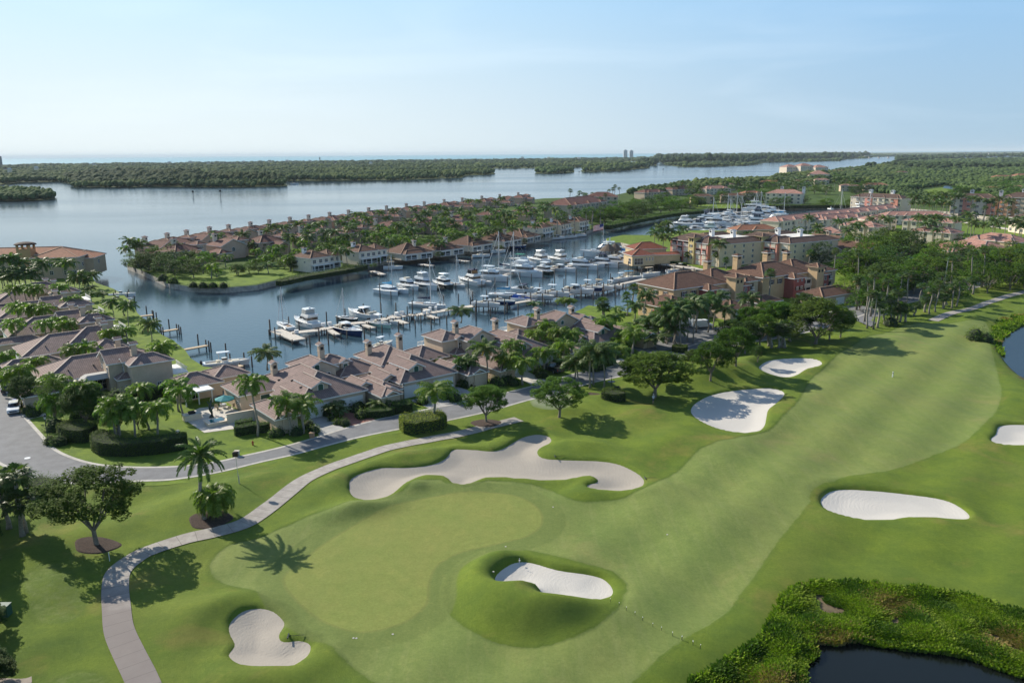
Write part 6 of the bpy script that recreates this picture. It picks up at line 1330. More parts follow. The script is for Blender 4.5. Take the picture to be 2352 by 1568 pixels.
fb.build('flag', [mat('flag_red', (.45, .02, .03), .8), M_WHITE, mat('flag_blue', (.02, .03, .16), .8)], fr)
# ---- docks: deck boards with their own piles
PILE = MB(); PILE.tube([(0, 0, -1.5), (0, 0, 1)], [.17, .16], 7); PILE_ME = PILE.mesh('pile', M_PILE, True)
def dock(label, segs, w, z=1.15, m=None, step=7.0, ph=0.3, fingers=(), name='dock'):
    a0 = at(*segs[0], z); r = empty(name, (a0.x, a0.y, 0), 0, label, 'dock'); mb = MB()
    P_ = [at(x, y, z) - Vector((a0.x, a0.y, 0)) for x, y in segs]
    def run(pts, wd, zz):
        for a, b in zip(pts, pts[1:]):
            d = (b - a).normalized(); nrm = Vector((-d.y, d.x, 0)) * wd / 2; L = (b - a).length; n = max(1, int(L / 3.0))
            q = [a - nrm, b - nrm, b + nrm, a + nrm]; mb.face([(p.x, p.y, zz) for p in q]); mb.face([(p.x, p.y, zz - .16) for p in q[::-1]])
            for i in range(4): u, v = q[i], q[(i + 1) % 4]; mb.quad((u.x, u.y, zz - .3), (v.x, v.y, zz - .3), (v.x, v.y, zz), (u.x, u.y, zz))
            k = max(1, int(L / step))
            for i in range(k + 1):
                for s in (-1, 1):
                    c = a.lerp(b, i / k) + nrm * s * 1.12; o = bpy.data.objects.new('pile', PILE_ME); COL.objects.link(o); o.parent = r; o.location = (c.x, c.y, zz - 1 + ph)
    run(P_, w, z)
    for k_, f in enumerate(fingers): run([at(x, y, z) - Vector((a0.x, a0.y, 0)) for x, y in f[:2]], f[2] if len(f) > 2 else 1.4, z - .03 - .012 * k_)
    mb.build('deck', m or M_DOCK, r); return r
near_f = Z(840, 880, 450, [(170,850),(560,1010),(1060,850),(1190,925),(1620,760),(1780,815),(2060,610),(2200,655),(2170,680),(2330,740),(900,800),(1000,825)])
dock('long T-headed dock running right from the open basin in front of the near villas', Z(840, 880, 450, [(430,900),(900,850),(1300,755),(1650,725),(2352,605)]) + Z(1180, 740, 450, [(700,1340),(1300,1240),(1700,1180)]), 2.9,
     fingers=[(near_f[0], near_f[1], 3.4), (near_f[2], near_f[3], 1.6), (near_f[4], near_f[5], 1.6), (near_f[6], near_f[7], 1.6), (near_f[8], near_f[9], 1.8), tuple(Z(1180, 740, 450, [(900,1330),(1060,1385)])) + (1.5,), tuple(Z(1180, 740, 450, [(850,1230),(1000,1290)])) + (1.5,)])
dock('lift pier from the near dock toward the brown-roofed condominium', [(1093,702),(1165,698),(1215,690),(1300,676),(1380,668),(1425,652),(1480,640)], 1.9, step=9)
dock('back pier with power boxes between the tall-masted sailboats and the trawler', Z(1600, 740, 450, [(0,660),(180,640)]) + [(1245,620),(1300,612),(1345,602),(1400,598),(1450,594)], 2.2, step=9)
dock('small pier joining the sailboat under navy canvas', Z(1180, 740, 450, [(2100,690),(2352,640)]), 1.8)
dock('new wooden dock beside the white hardtop boat, behind the first villas', Z(0, 900, 900, [(1590,680),(1760,712),(2000,665)]), 1.9, m=M_NEWD, step=4)
for lab, a, b in (('narrow wooden dock, nearest of three on the left canal', (1450,548), (1715,500)), ('narrow wooden dock, middle one of three on the left canal', (1340,385), (1470,365)), ('narrow wooden dock, farthest of three on the left canal', (1030,275), (1265,248))):
    dock(lab, Z(0, 900, 900, [a, b]), 1.3, m=M_NEWD, step=4, ph=1.2)
dock('grey boardwalk along the sea wall below the clubhouse hedge', Z(1980, 700, 450, [(150,665),(600,700),(1000,760),(1350,800)]), 3.2, z=1.9, step=4, ph=.3, name='boardwalk')
dock('far marina pier between the two lines of white boats', [(1575,527),(1700,505),(1790,492)], 2.4, step=12)
dock('pier reaching out to the lone catamaran', [(1775,505),(1815,507),(1870,507),(1900,502)], 1.8, step=8)
dock('covered walkway with a pale rail across the far basin, right side', [(2085,497),(2160,503),(2270,518),(2352,532),(2440,548)], 4, z=2.2, step=12, ph=-.2)
dock('grey bridge over the creek left of the far marina', [(1638,490),(1722,486)], 6, z=2.6, step=12, ph=-.4, name='footbridge')
for i, (a, b) in enumerate((((1172,592),(1200,596)), ((855,622),(880,630)), ((965,606),(992,610)), ((1050,597),(1075,600)))): dock(('small wooden landing below the white porches, ' + ['rightmost', 'leftmost', 'second from left', 'third from left'][i] + ' on the bank'), [a, b], 2.5, z=.9, step=3)
name_row(LIFTS, 'boat lift with four dark piles', 'under the raised boats', 'boat lift', 'boat lifts')
# power boxes on the docks
pb = []
for x, y in Z(840, 880, 450, [(515,890),(960,770),(1060,755),(2165,590),(2255,575)]) + Z(1180, 740, 450, [(395,1330),(480,1310),(850,1300),(920,1285),(945,1240),(1040,1230),(1330,1220)]) :
    mb = MB(); p = at(x, y + 3, 1.17); mb.box(-.5, .5, -.35, .35, 0, .85, 0); mb.box(-.54, .54, -.39, .39, .85, .93, 0); o = mb.build('dock_box', M_WHITE); o.location = p; o.rotation_euler = (0, 0, D2(20 + 7 * len(pb))); pb.append(o)
name_row(pb, 'white dock box', 'on the near dock', 'dock box', 'white boxes on the near dock')
# mooring piles standing in the water, each where the photo has one
def mkpile(h): mb = MB(); mb.tube([(0, 0, -1.5), (0, 0, h)], [.19, .17], 7); return mb.mesh('mooring_pile', M_PILE, True)
PM = {}
def piles(pts, noun, where):
    out = []
    for x, yb_, yt in pts:
        p = at(x, yb_, 0); h = max(1.5, (yb_ - yt) / PF * (p - CAMP).length * 1.02); h = round(h * 2) / 2
        if h not in PM: PM[h] = mkpile(h)
        o = bpy.data.objects.new('mooring_pile', PM[h]); COL.objects.link(o); o.location = (p.x, p.y, 0); out.append(o)
    name_row(out, noun, where, 'mooring pile', 'dark mooring piles')
def zp(x0, y0, w, pts):
    a = Z(x0, y0, w, [(x, b) for x, b, t in pts]); b = Z(x0, y0, w, [(x, t) for x, b_, t in pts]); return [(p[0], p[1], q[1]) for p, q in zip(a, b)]
piles(zp(840, 880, 450, [(85,935,690),(165,1000,820),(390,780,645),(560,860,705),(740,1140,950),(893,1060,850),(1045,1110,880),(1018,790,560),(1192,770,620),(1320,640,515),(1640,1000,800),(1930,900,770),(2045,820,680),(2205,900,730),(1350,990,860),(1620,500,455),(1790,610,525),(1915,640,420),(2160,570,400)]), 'dark round mooring pile', 'around the left half of the near dock')
piles(zp(1180, 740, 450, [(140,1390,1155),(382,1300,1135),(570,1330,1205),(655,1315,1095),(700,1560,1420),(795,1480,1330),(965,1560,1380),(1112,1220,1110),(1170,1180,1030),(1415,1090,990),(1222,1500,1340),(1613,1170,1040),(1650,1160,960),(1880,1050,930),(1705,1440,1140),(1945,1360,1220),(2180,1330,1190)]), 'dark mooring pile', 'along the far half of the near dock')
piles(zp(1180, 740, 450, [(120,1060,820),(300,1070,950),(720,890,830),(665,1010,900),(898,980,880),(1135,930,850),(1372,920,800),(1577,880,750),(1802,880,770),(2018,880,730),(2222,870,720)]), 'dark mooring pile', 'among the bows of the middle row')
piles(zp(1600, 740, 450, [(28,900,740),(235,760,640),(425,770,660),(615,750,630),(563,950,810),(768,890,775),(963,880,750),(810,800,600),(995,760,580),(1165,830,580),(1355,820,560),(1520,680,520),(1697,620,500),(1862,570,480),(2025,620,460),(2183,580,440),(1540,820,680),(1730,810,650),(1103,430,340),(1290,410,310),(1508,450,340),(2250,700,580)]), 'dark mooring pile', 'between the back pier and the lift pier')
piles(zp(1600, 740, 450, [(25,1300,1130),(205,1320,1150),(635,1200,1080),(950,1100,960),(1250,1100,960),(1450,1100,960),(1625,1050,920),(1820,1060,880),(1880,950,820),(1985,930,830)]), 'dark pile under the lifted boats', 'in the lift row')
piles(zp(0, 900, 900, [(40,0,0)][:0] + [(1045,110,72),(1117,170,105),(1214,245,185),(1297,300,235),(1400,360,295),(1498,410,352),(1640,490,422),(1747,560,478),(1870,570,485),(1905,640,568),(2022,650,565),(2086,680,598),(2235,410,290),(900,300+0,285)][:13]), 'lone dark pile', 'in the left canal')
# ------------------------------------------------------------ palms and trees, each on its spot
PALMS = {}
HS = {'coco': (5, 7, 9, 11), 'queen': (3.2, 4.6, 6.2, 8), 'sabal': (3.5, 5.5, 8, 11), 'royal': (7, 10, 13), 'date': (7.8,)}
CUR = []
def palm(kind, x, yb, yt, sc=1.0, z=None, far=False):
    p = on(x, yb) if z is None else at(x, yb, z); p = Vector(p)
    h = max(1.2, (yb - yt) / PF * (p - CAMP).length * 1.03); H = min(HS[kind], key=lambda q: abs(math.log(q / h))); v = int(abs(x * 7 + yb * 3)) % 3
    k = (kind, H, v, far)
    if k not in PALMS: PALMS[k] = make_palm(kind, 'x', H, 11 + v * 5 + int(H), lean=(0.12 * (v - 1) if kind == 'coco' else 0.02), dens=(7 if far else None), nf=({'coco': 13, 'queen': 12, 'sabal': 20, 'royal': 16}.get(kind) if far else None))
    s = h / H; c = sc if sc != 1.0 else max(.8, min(1.25, s)); o = spawn(PALMS[k], p, (x * 1.7 + yb) % 6.28, (c, c, s)); CUR.append(o); return o
def flush(noun, where, cat='palm tree', group=None):
    global CUR
    name_row(CUR, noun, where, cat, group or (noun + 's ' + where)); CUR = []
def zl(x0, y0, w, kind, pts, sc=1.0, far=False):
    k = w / 2352 * .72593
    for a, b, t in pts: palm(kind, x0 * .72593 + a * k, y0 * .72593 + b * k, y0 * .72593 + t * k, sc, far=far)
o = palm('date', 470, 1192, 1056, 1.0); o['label'] = 'tall date palm with a stiff round crown on the mulch island by the cart path'; CUR = []
zl(0, 1400, 1140, 'sabal', [(150, 610, 420), (165, 590, 260), (60, 560, 300)], 1.35); flush('bushy fan palm', 'at the left edge of the course')
K5 = (0, 1020, 600)
zl(*K5, 'queen', [(1690,1480,1100),(1500,1480,1040),(1460,1490,1150),(1975,1455,1080),(1845,1330,1120),(1070,1300,860),(1050,1290,980),(700,1240,1010)], 1.15); flush('drooping queen palm', 'in the hedged garden')
zl(*K5, 'queen', [(1765,1000,830),(1870,740,560),(1980,745,420),(2030,725,330),(2270,1160,870),(2220,1100,800)], 1.1); flush('queen palm', 'beside the blank wall of the nearest left villa')
zl(*K5, 'queen', [(660,960,740),(720,1000,760),(290,900,640),(170,880,700),(460,680,520),(60,640,470),(130,660,560),(400,900,760)], 1.2); flush('leafy palm', 'at the street end of the nearest left villa')
K6 = (0, 760, 600)
zl(*K6, 'queen', [(a_, t_ + 270, t_) for a_, b_, t_ in [(220,1220,1080),(590,1170,1080),(750,1150,1040),(860,1120,1080),(250,970,880),(370,960,900),(490,950,880),(600,950,900),(230,790,650),(345,780,640),(440,760,650),(500,760,650),(1180,1110,960),(1280,1060,980),(940,1420,1380),(1100,1410,1370),(1400,1250,1180),(1590,1250,1150),(950,840,780),(780,690,630)][::1]], 1.15); flush('golden-green palm', 'between the left row roofs')
zl(*K6, 'coco', [(1600,1090,840),(1410,960,790),(1540,940,830),(1880,1270,1060),(1130,760,680),(1000,650,470),(1060,640,520),(1150,600,450),(1120,680,600),(940,640,500),(1270,740,670)]); flush('coconut palm', 'along the left canal bank')
zl(*K6, 'coco', [(190,560,280),(60,570,300),(320,560,320),(110,600,430),(250,590,420),(390,580,400),(30,600,440),(440,560,430),(330,600,450),(820,560,310),(860,600,330),(560,560,330),(160,610,470)], 1.15); flush('dark coconut palm', 'in front of the orange-roofed apartments')
K1 = (700, 1080, 450)
zl(*K1, 'queen', [(600,1560,720)], 1.05); flush('slender queen palm', 'leaning over the patio pool wall')
zl(*K1, 'queen', [(1140,1540,1000),(1360,1520,1050)], 1.3); flush('full queen palm', 'at the first driveway corner')
zl(*K1, 'coco', [(765,460,190)], 1.15); flush('coconut palm', 'on the water side behind the first villa chimney')
zl(*K1, 'coco', [(1900,1150,970),(1960,1250,1130),(1800,900,690),(1850,1260,1080)], .65); flush('small palm', 'on the planted strip between the first driveways')
K2 = (1050, 1050, 450)
zl(*K2, 'queen', [(1695,1520,960)], 1.5); flush('large weeping palm', 'growing out of the clipped round hedge')
zl(*K2, 'coco', [(745,1310,1165),(840,1300,1180),(1320,900,680),(1420,930,700),(1830,1100,900)], .7); flush('small palm', 'against the second villa front')
K3 = (1330, 930, 450)
zl(*K3, 'coco', [(670,470,270)], 1.2); flush('thick coconut palm', 'in front of the long dock, behind the villas')
zl(*K3, 'coco', [(1100,1450,900)], 1.15); flush('tall coconut palm', 'standing before the third villa')
zl(*K3, 'queen', [(510,1030,880),(740,1040,910),(640,1060,960)], 1.1); flush('golden palm', 'below the two-storey cream wall')
zl(*K3, 'coco', [(680,1460,1120),(790,1460,1130),(760,1480,1150),(250,1280,1080),(1480,1000,930),(1760,1120,880)], .75); flush('slim small palm', 'in the court of the third villa')
zl(*K3, 'queen', [(1460,1440,1050),(1690,1500,1130),(2030,1340,970)], 1.3); flush('weeping bright-green palm', 'by the third villa drive')
K4 = (1560, 930, 450)
zl(*K4, 'queen', [(720,730,410),(900,760,650)], 1.05); flush('golden palm', 'in front of the beige two-storey villa')
zl(*K4, 'coco', [(700,235,150)]); zl(*K4, 'queen', [(1180,200,100),(1260,190,110)], 1.2); flush('bright palm top', 'behind the beige villa, by the lift pier')
zl(*K4, 'sabal', [(1812,520,150),(1840,525,230)], 1.45); flush('dense round-headed palm', 'on the turquoise pool deck')
zl(*K4, 'sabal', [(2215,360,45)], 1.0); zl(1500, 850, 900, 'sabal', [(1310,345,160)], 1.2); flush('thin-stemmed palm', 'at the sea wall left of the brown-roofed condominium')
zl(*K4, 'coco', [(1600,1550,920),(1660,1500,1010)], 1.3); flush('tallest coconut palm', 'on the mulch bed between the two roadside oaks')
zl(*K4, 'coco', [(1835,1560,960),(1400,1450,1080),(1340,1400,1130)], 1.15); flush('coconut palm', 'near the curve of the street')
zl(*K4, 'coco', [(950,920,800),(1050,940,830),(1040,1140,880),(1560,720,570),(1620,780,640),(1930,820,610),(1760,900,740)], .95); flush('coconut palm', 'crowding the beige villa gardens')
zl(*K4, 'queen', [(2020,1190,900),(2300,1060,660),(2200,960,700),(2060,900,720),(2110,1000,800)], 1.25); flush('yellow-green palm', 'right of the beige villa drive')
R3 = (1500, 850, 900)
zl(*R3, 'coco', [(1410,460,220),(1810,610,310),(1705,640,350),(1585,620,420),(1640,580,400),(1440,560,430),(1530,560,400),(1480,520,420),(1330,420,300),(1530,350,270),(1390,640,540),(1500,660,570),(1650,620,500),(1350,560,470),(1590,560,470)], 1.15); flush('coconut palm', 'in the grove before the condominium left end')
zl(*R3, 'queen', [(1180,370,330),(1190,600,520),(1310,700,500),(1160,470,400),(1120,540,480)], 1.1); flush('light green palm', 'around the turquoise pool lawn')
K7 = (2000, 800, 720)
zl(*K7, 'sabal', [(1412,500,230)], 1.3); zl(*K7, 'coco', [(1660,430,350),(1860,600,560)], .7); flush('palm', 'against the condominium front wall')
zl(*K7, 'royal', [(1815,340,30),(2072,380,20),(2318,590,330),(1490+820,480,60)], 1.0); flush('very tall thin palm', 'in front of the right stair tower')
Z4 = (2340, 850, 900)
zl(*Z4, 'royal', [(965,340,110),(1055,495,235),(1108,500,250),(1490,290,160),(1440,210,100),(1570,375,200),(1620,360,165),(1690,320,200),(1795,310,135),(1755,330,170)], 1.3); flush('tall straight fan palm', 'on the grass between street and fairway')
zl(*Z4, 'sabal', [(1140,490,310),(1195,460,350),(1240,450,290),(1300,425,225),(1270,440,360),(1320,440,330),(1370,440,340),(1445,388,320),(1535,360,260),(1715,300,200),(1930,212,110),(1680,330,250)], 1.45); flush('bushy fan palm', 'on the grass between street and fairway')
zl(*Z4, 'sabal', [(262,655,500),(318,655,510),(370,655,480),(350,650,530),(240,640,520),(420,600,540)], 1.5); flush('shaggy fan palm', 'in the clump right of the roadside trees')
K8 = (1980, 700, 450)
zl(*K8, 'coco', [(455,630,200),(600,650,270),(665,300,50),(545,330,100),(740,300,160),(950,260,120),(610,300,150),(880,280,190)], 1.2); flush('tall coconut palm', 'between clubhouse and tower condominiums')
zl(*K8, 'coco', [(1545,760,390),(1685,620,350)], 1.25); zl(*K8, 'sabal', [(1470,760,570),(1655,790,650),(1010,700,560)], 1.0); flush('palm', 'in front of the tower condominium side wall')
zl(*K8, 'coco', [(2420,330,220),(2020,290,200),(2100,280,200),(1400,860,790),(1860,830,780)], .9); flush('palm', 'poking above the tower condominium roofs')
zl(2340, 440, 900, 'coco', [(415,1000,900),(330,1160,1100),(790,1340,1300)], 1.2); flush('dark palm', 'right of the second tower condominium')
# peninsula palms
R2 = (800, 440, 900)
zl(*R2, 'coco', [(840,780,690),(890,800,730),(1120,1090,860),(710,1070,930),(780,1060,930),(895,980,900),(960,1000,935),(1500,970,860),(1300,970,860),(1550,960,865),(1650,900,810),(1830,910,820),(1950,880,770),(2000,880,750),(2140,880,745),(2230,880,710),(2330,850,720)], 1.15, True); flush('coconut palm', 'along the peninsula waterfront houses')
zl(*R2, 'queen', [(500,900,800),(560,890,820),(660,910,840),(850,860,790),(230,960,890),(200,1000,950),(120,1060,980),(310,1090,990),(30,990,930),(1050,800,720),(1110,800,720),(1270,800,740),(1400,810,750),(1160,830,770)], 1.3, True); zl(*R2, 'coco', [(850,760,700),(1010,840,780),(60,960,880)], 1.2, True); flush('palm', 'in the gardens of the near half of the peninsula')
zl(*R2, 'coco', [(1570,720,635),(1620,790,680),(1680,800,720),(1750,770,640),(1780,840,770),(1830,680,590),(1850,690,600),(1930,740,650),(2220,680,570),(2100,760,660),(2060,700,640),(2290,700,620),(1720,700,620),(2180,760,690),(2010,820,760),(1480,760,700),(1340,900,830)], 1.15, True); flush('tall palm', 'among the middle peninsula roofs')
R1 = (0, 440, 900)
zl(*R1, 'coco', [(1100,1050,865),(1150,1050,900),(1170,1040,880),(1740,1060,970),(2110,960,870),(2220,1110,1040),(1080,1040,920)], 1.2, True); zl(*R1, 'queen', [(1680,1110,1000),(1750,1150,1060),(1790,1140,1090),(2120,1060,1010),(2260,1010,920),(2320,1000,900),(2130,950,920),(1570,1060,960),(1960,1120,1060),(1870,1060,980)], 1.35, True); flush('palm', 'on the lawn tip of the peninsula')
# ---- broadleaf trees
TREES = [make_tree('x', 'tree', M_OAKL, 8.5, 9.5, 2.0, 88, 190, .29, .9, seed=1), make_tree('x', 'tree', M_FIGL, 8.5, 9.5, 2.0, 110, 190, .30, .9, seed=2), make_tree('x', 'tree', M_OAKL, 8.5, 9.5, 1.8, 105, 200, .30, .9, seed=4, flat=.65),
         make_tree('x', 'tree', M_BRIL, 8.5, 9.5, 1.2, 70, 120, .34, seed=5, low=.8)]
FAR_T = [make_tree('x', 'tree', m, 8.5, 10, 1.2, 42, 60, .62, 1.35, seed=s, low=.8) for s, m in ((6, M_OAKL), (7, M_FIGL), (8, M_BRIL))]
def tree(i, x, yb, w, ytop, label=None, far=False):
    p = on(x, yb); d = (p - CAMP).length; s = w / PF * d / 11.3; hz = max(2.0, (yb - ytop) / PF * d) / 9.3; T = FAR_T if far else TREES
    o = spawn(T[i % len(T)], p, (x * 1.3 + yb * .7) % 6.28, (s, s, hz)); CUR.append(o)
    if label: o['label'] = label; o['category'] = 'tree'; CUR.pop()
    return o
tree(0, 222, 1252, 208, 1082, 'round-crowned live oak on a mulch ring left of the cart path'); tree(2, 1117, 970, 118, 877, 'small oak on a mulch bed where the cart path ends')
tree(0, 1285, 958, 140, 860, 'small oak with a leaning trunk and sprinkler mist behind it'); tree(2, 1503, 912, 192, 800, 'biggest spreading oak beside the white shaded bunker')
tree(0, 1632, 862, 104, 768, 'open-branched tree with a forked pale trunk above the upper bunker'); tree(2, 1690, 841, 95, 745, 'tree right of the fork-trunked tree, above the bunker')
tree(3, 1873, 790, 150, 682, 'large bright green tree right of the condominium drive')
for i, (x, y, w, t) in enumerate([(1711,812,80,735),(1745,800,85,720),(1790,770,80,690),(1830,775,70,700),(1765,765,80,690),(1720,775,75,700),(1678,800,70,730),(1905,780,80,700),(1930,775,70,705),(1850,745,80,675)]): tree((i * 2 + 1) % 3, x, y, w, t)
flush('dark roadside tree', 'in the clump before the brown-roofed condominium', 'tree')
for i, (x, y, w, t) in enumerate([(200,985,92,888),(128,965,72,872),(272,1000,96,925),(60,940,56,868),(318,985,60,915)]): tree((1, 3, 0)[i % 3], x, y, w, t)
flush('leafy tree', 'inside the hedged street garden', 'tree')
for i, (x, y, w, t) in enumerate([(1610,845,60,800),(1590,850,50,805),(1660,850,50,800),(1740,830,40,790)]): tree(1, x, y, w, t)
flush('low dark bushy tree', 'at the slope foot behind the big oak', 'tree')
def scatter(poly, n, fn, seed, sep=10):
    rr = random.Random(seed); out = []; xs = [p[0] for p in poly]; ys = [p[1] for p in poly]; tries = 0
    while len(out) < n and tries < n * 60:
        tries += 1; x, y = rr.uniform(min(xs), max(xs)), rr.uniform(min(ys), max(ys))
        if inpoly(poly, x, y) and all(abs(x - a) > sep or abs(y - b) > sep * .35 for a, b in out): out.append((x, y)); fn(x, y, rr)
def tr(w, h, i=None, far=True):
    "w, h in metres"
    def f(x, y, rr):
        d = (at(x, y) - CAMP).length; k = PF / d; s = rr.uniform(.75, 1.2); tree(rr.randrange(3) if i is None else rr.choice(i), x, y, w * s * k, y - h * s * k, far=far)
    return f
def pl(kind, h, sc=1.0, far=True):
    def f(x, y, rr):
        d = (at(x, y) - CAMP).length; k = PF / d; palm(kind, x, y, y - h * rr.uniform(.75, 1.25) * k, sc, far=far)
    return f
scatter([(1960,640),(2050,608),(2140,612),(2352,600),(2420,640),(2352,634),(2260,650),(2160,668),(2070,680),(2000,690)], 34, tr(13, 9.5), 1, 22); flush('broad dark tree', 'in the big grove beyond the street at right', 'tree')
scatter([(2120,690),(2200,672),(2380,632),(2420,645),(2360,662),(2250,686),(2150,706)], 14, tr(9, 8.5), 21, 16); flush('dark tree', 'lining the far cart path at right', 'tree')
scatter([(1880,612),(1960,572),(2105,570),(2120,598),(2020,612),(2030,640),(1960,655),(1900,640)], 15, tr(13, 11), 2, 20); flush('tall dark tree', 'between tower condominiums and parked cars', 'tree')
scatter([(1975,600),(2100,560),(2350,560),(2352,600),(2200,606)], 10, tr(10, 7.5, (2, 0)), 3, 24); flush('tree', 'around the salmon-roofed villas', 'tree')
scatter([(1900,700),(1990,680),(2090,676),(2040,700),(1985,730)], 7, tr(9, 8), 31, 20); flush('tree', 'between the condominium end and the street bend', 'tree')
scatter([(1980,745),(2060,706),(2180,684),(2300,655),(2340,640),(2200,672),(2060,694),(1990,716)], 9, pl('royal', 10, 1.3, False), 41, 12); flush('tall thin palm', 'standing between the grove trees and the fairway')
scatter([(1480,790),(1560,760),(1700,745),(1740,760),(1600,800),(1500,815)], 12, pl('coco', 7.5, 1.1, False), 42, 12); flush('coconut palm', 'in front of the carport and vans')
scatter([(1120,850),(1250,800),(1420,770),(1440,800),(1300,850),(1180,872)], 9, pl('queen', 5, 1.15, False), 43, 14); flush('garden palm', 'between the third and fourth villas and the street')
scatter([(2060,556),(2110,540),(2340,548),(2352,570),(2200,572)], 20, pl('coco', 10, 1.3), 4, 14); flush('tall palm', 'in the palm stand beyond the salmon roofs')
scatter([(1800,560),(1880,540),(2050,540),(2060,555),(1950,575)], 12, pl('coco', 8.5, 1.15), 5, 16); flush('palm', 'among the pink townhouse rows')
scatter([(2075,490),(2180,494),(2180,505),(2090,500)], 14, pl('coco', 11, 1.4), 6, 8); flush('palm', 'between the red and rose apartments')
scatter([(2180,500),(2340,512),(2340,520),(2190,506)], 8, pl('sabal', 8, 1.3), 61, 10); flush('palm', 'in front of the rose apartments')
scatter([(1560,485),(1440,510),(1400,515),(1350,520),(1350,505),(1420,488),(1500,478),(1600,472),(1612,482)], 28, tr(13, 9), 7, 16); flush('umbrella-shaped tree', 'on the wide grass end of the peninsula', 'tree')
scatter([(1270,545),(1290,520),(1400,510),(1400,525),(1340,538)], 18, pl('sabal', 10, 1.5), 8, 9); flush('cabbage palm', 'in front of the peninsula condominium')
scatter([(1290,490),(1310,476),(1430,460),(1440,470),(1400,485),(1330,492)], 14, pl('sabal', 12, 1.5), 9, 9); flush('tall palm', 'behind the peninsula condominium')
scatter([(480,585),(640,562),(860,528),(1060,498),(1230,474),(1230,480),(1060,506),(860,536),(640,570),(500,592)], 26, pl('coco', 9, 1.3), 134, 12); flush('palm', 'in front of the bayside back row')
scatter([(300,617),(420,603),(475,620),(475,632),(420,643),(370,633),(312,624)], 16, tr(9, 8.5, (1, 0, 1)), 10, 14); flush('dark rounded tree', 'on the lawn tip of the peninsula', 'tree')
scatter([(500,620),(560,612),(690,602),(700,618),(600,634),(520,640)], 9, tr(6.5, 5, (1, 2)), 101, 14); flush('garden tree', 'between the tip lawn and the first porch house', 'tree')
scatter([(560,605),(750,575),(960,545),(1200,510),(1280,500),(1280,540),(1100,565),(900,590),(700,612)], 34, tr(7.5, 6.5, (1, 2, 0)), 12, 14); flush('garden tree', 'between the peninsula rows', 'tree')
scatter([(600,600),(760,575),(960,545),(1200,505),(1280,495),(1280,535),(1100,560),(900,585),(700,608)], 56, pl('queen', 6, 1.4), 13, 10); flush('feathery palm', 'between the peninsula rows')
scatter([(740,632),(1000,596),(1200,566),(1330,545),(1300,540),(1150,560),(1000,583),(740,615)], 16, tr(4, 2.6, (1, 2)), 131, 16); flush('bank-side bush tree', 'below the peninsula porches', 'tree')
scatter([(1440,472),(1560,460),(1700,455),(1900,470),(2060,470),(2060,478),(1900,476),(1740,474),(1640,476)], 24, tr(13, 9), 14, 12); flush('tree', 'along the far bank of the marina', 'tree')
scatter([(1460,455),(1600,430),(1760,415),(1900,408),(2000,415),(2040,432),(1960,450),(1800,452),(1600,455)], 40, tr(17, 11), 15, 9); flush('tree', 'among the shore villas', 'tree')
scatter([(1470,458),(1600,440),(1760,425),(1900,418),(2000,430),(1900,455),(1700,462)], 55, pl('coco', 11, 1.7), 16, 8); flush('palm', 'among the shore villas')
scatter([(2090,470),(2200,462),(2352,458),(2380,480),(2352,492),(2200,482),(2110,482)], 20, tr(16, 11), 17, 12); flush('tree', 'behind the far right apartments', 'tree')
scatter([(2180,455),(2352,450),(2352,415),(2250,440)], 12, tr(20, 10), 171, 10); flush('tree', 'in the far grove near the small pond', 'tree')
scatter([(2130,485),(2200,488),(2352,505),(2352,512),(2200,498)], 10, pl('coco', 12, 1.5), 18, 10); flush('palm', 'on the far bank beside the rose apartments')
scatter([(-140,1180),(-12,1180),(-8,1260),(-12,1360),(-140,1400)], 9, tr(5.5, 6, (1,), False), 19, 26); scatter([(-90,1420),(8,1420),(18,1480),(12,1560),(-60,1640)], 7, tr(4.5, 3.6, (1,), False), 20, 26); flush('dark tree', 'in the wood at the left edge', 'tree')
CUR = []
scatter([(640,590),(760,568),(960,538),(1200,500),(1290,490),(1280,520),(1100,545),(900,572),(700,600)], 46, pl('coco', 9.5, 1.3), 133, 10); flush('tall coconut palm', 'rising over the inner peninsula roofs')
CUR = []
# ---- hedges and shrubs
def hd(pts, w, h, label, **k): return make_hedge(resample(smooth_poly([tuple(at(x, y))[:2] for x, y in pts], 3, False), max(3, int(len(pts) * 3))), w, h, label, **k)
hd(Z(*K5, [(830,1390),(1000,1440),(1180,1450)]), 4.2, 2.3, 'thick clipped hedge behind the street lamp, left one of the garden')
hd(Z(*K5, [(1260,1500),(1320,1600),(1600,1620),(1900,1600),(2330,1540)]), 3.2, 2.2, 'longest clipped hedge wrapping the garden along the street')
hd(Z(*K5, [(1560,1020),(1850,950),(2150,900)]), 2.0, 2.0, 'hedge running behind the garden palms toward the cottage')
hd(Z(*K1, [(230,1560),(520,1500),(800,1490)]), 1.6, 1.5, 'trimmed hedge below the patio pool wall')
hd(Z(*K1, [(240,1440),(520,1390)]), 1.2, 1.2, 'bright yellow-green hedge against the white pool wall', m=M_BRIL)
hd(Z(*K2, [(560,1400),(900,1380),(1000,1350)]), 2.2, 1.3, 'low trimmed hedge in front of the first villa side room', m=M_BRIL)
hd(Z(*K2, [(1000,1330),(1330,1310)]), 2.6, 1.8, 'rounded hedge between the second villa and the street')
hd([(922,990),(972,982),(1020,974)], 5.2, 2.0, 'big round-cornered yellow-green hedge on the grass between street and cart path', m=leafmat('croton_leaves', (0.09, 0.15, 0.02), (0.32, 0.30, 0.04), tr=.2, rnd=.05), ls=.22, soft=.12)
hd(Z(*R3, [(1060,1080),(1160,1090),(1210,1080)]), 4, 1.9, 'dark clipped hedge next to the feeder stand, left of the biggest oak')
hd(Z(*K8, [(380,600),(640,610),(800,640)]), 3, 1.8, 'bright clipped hedge along the clubhouse boardwalk', m=M_BRIL)
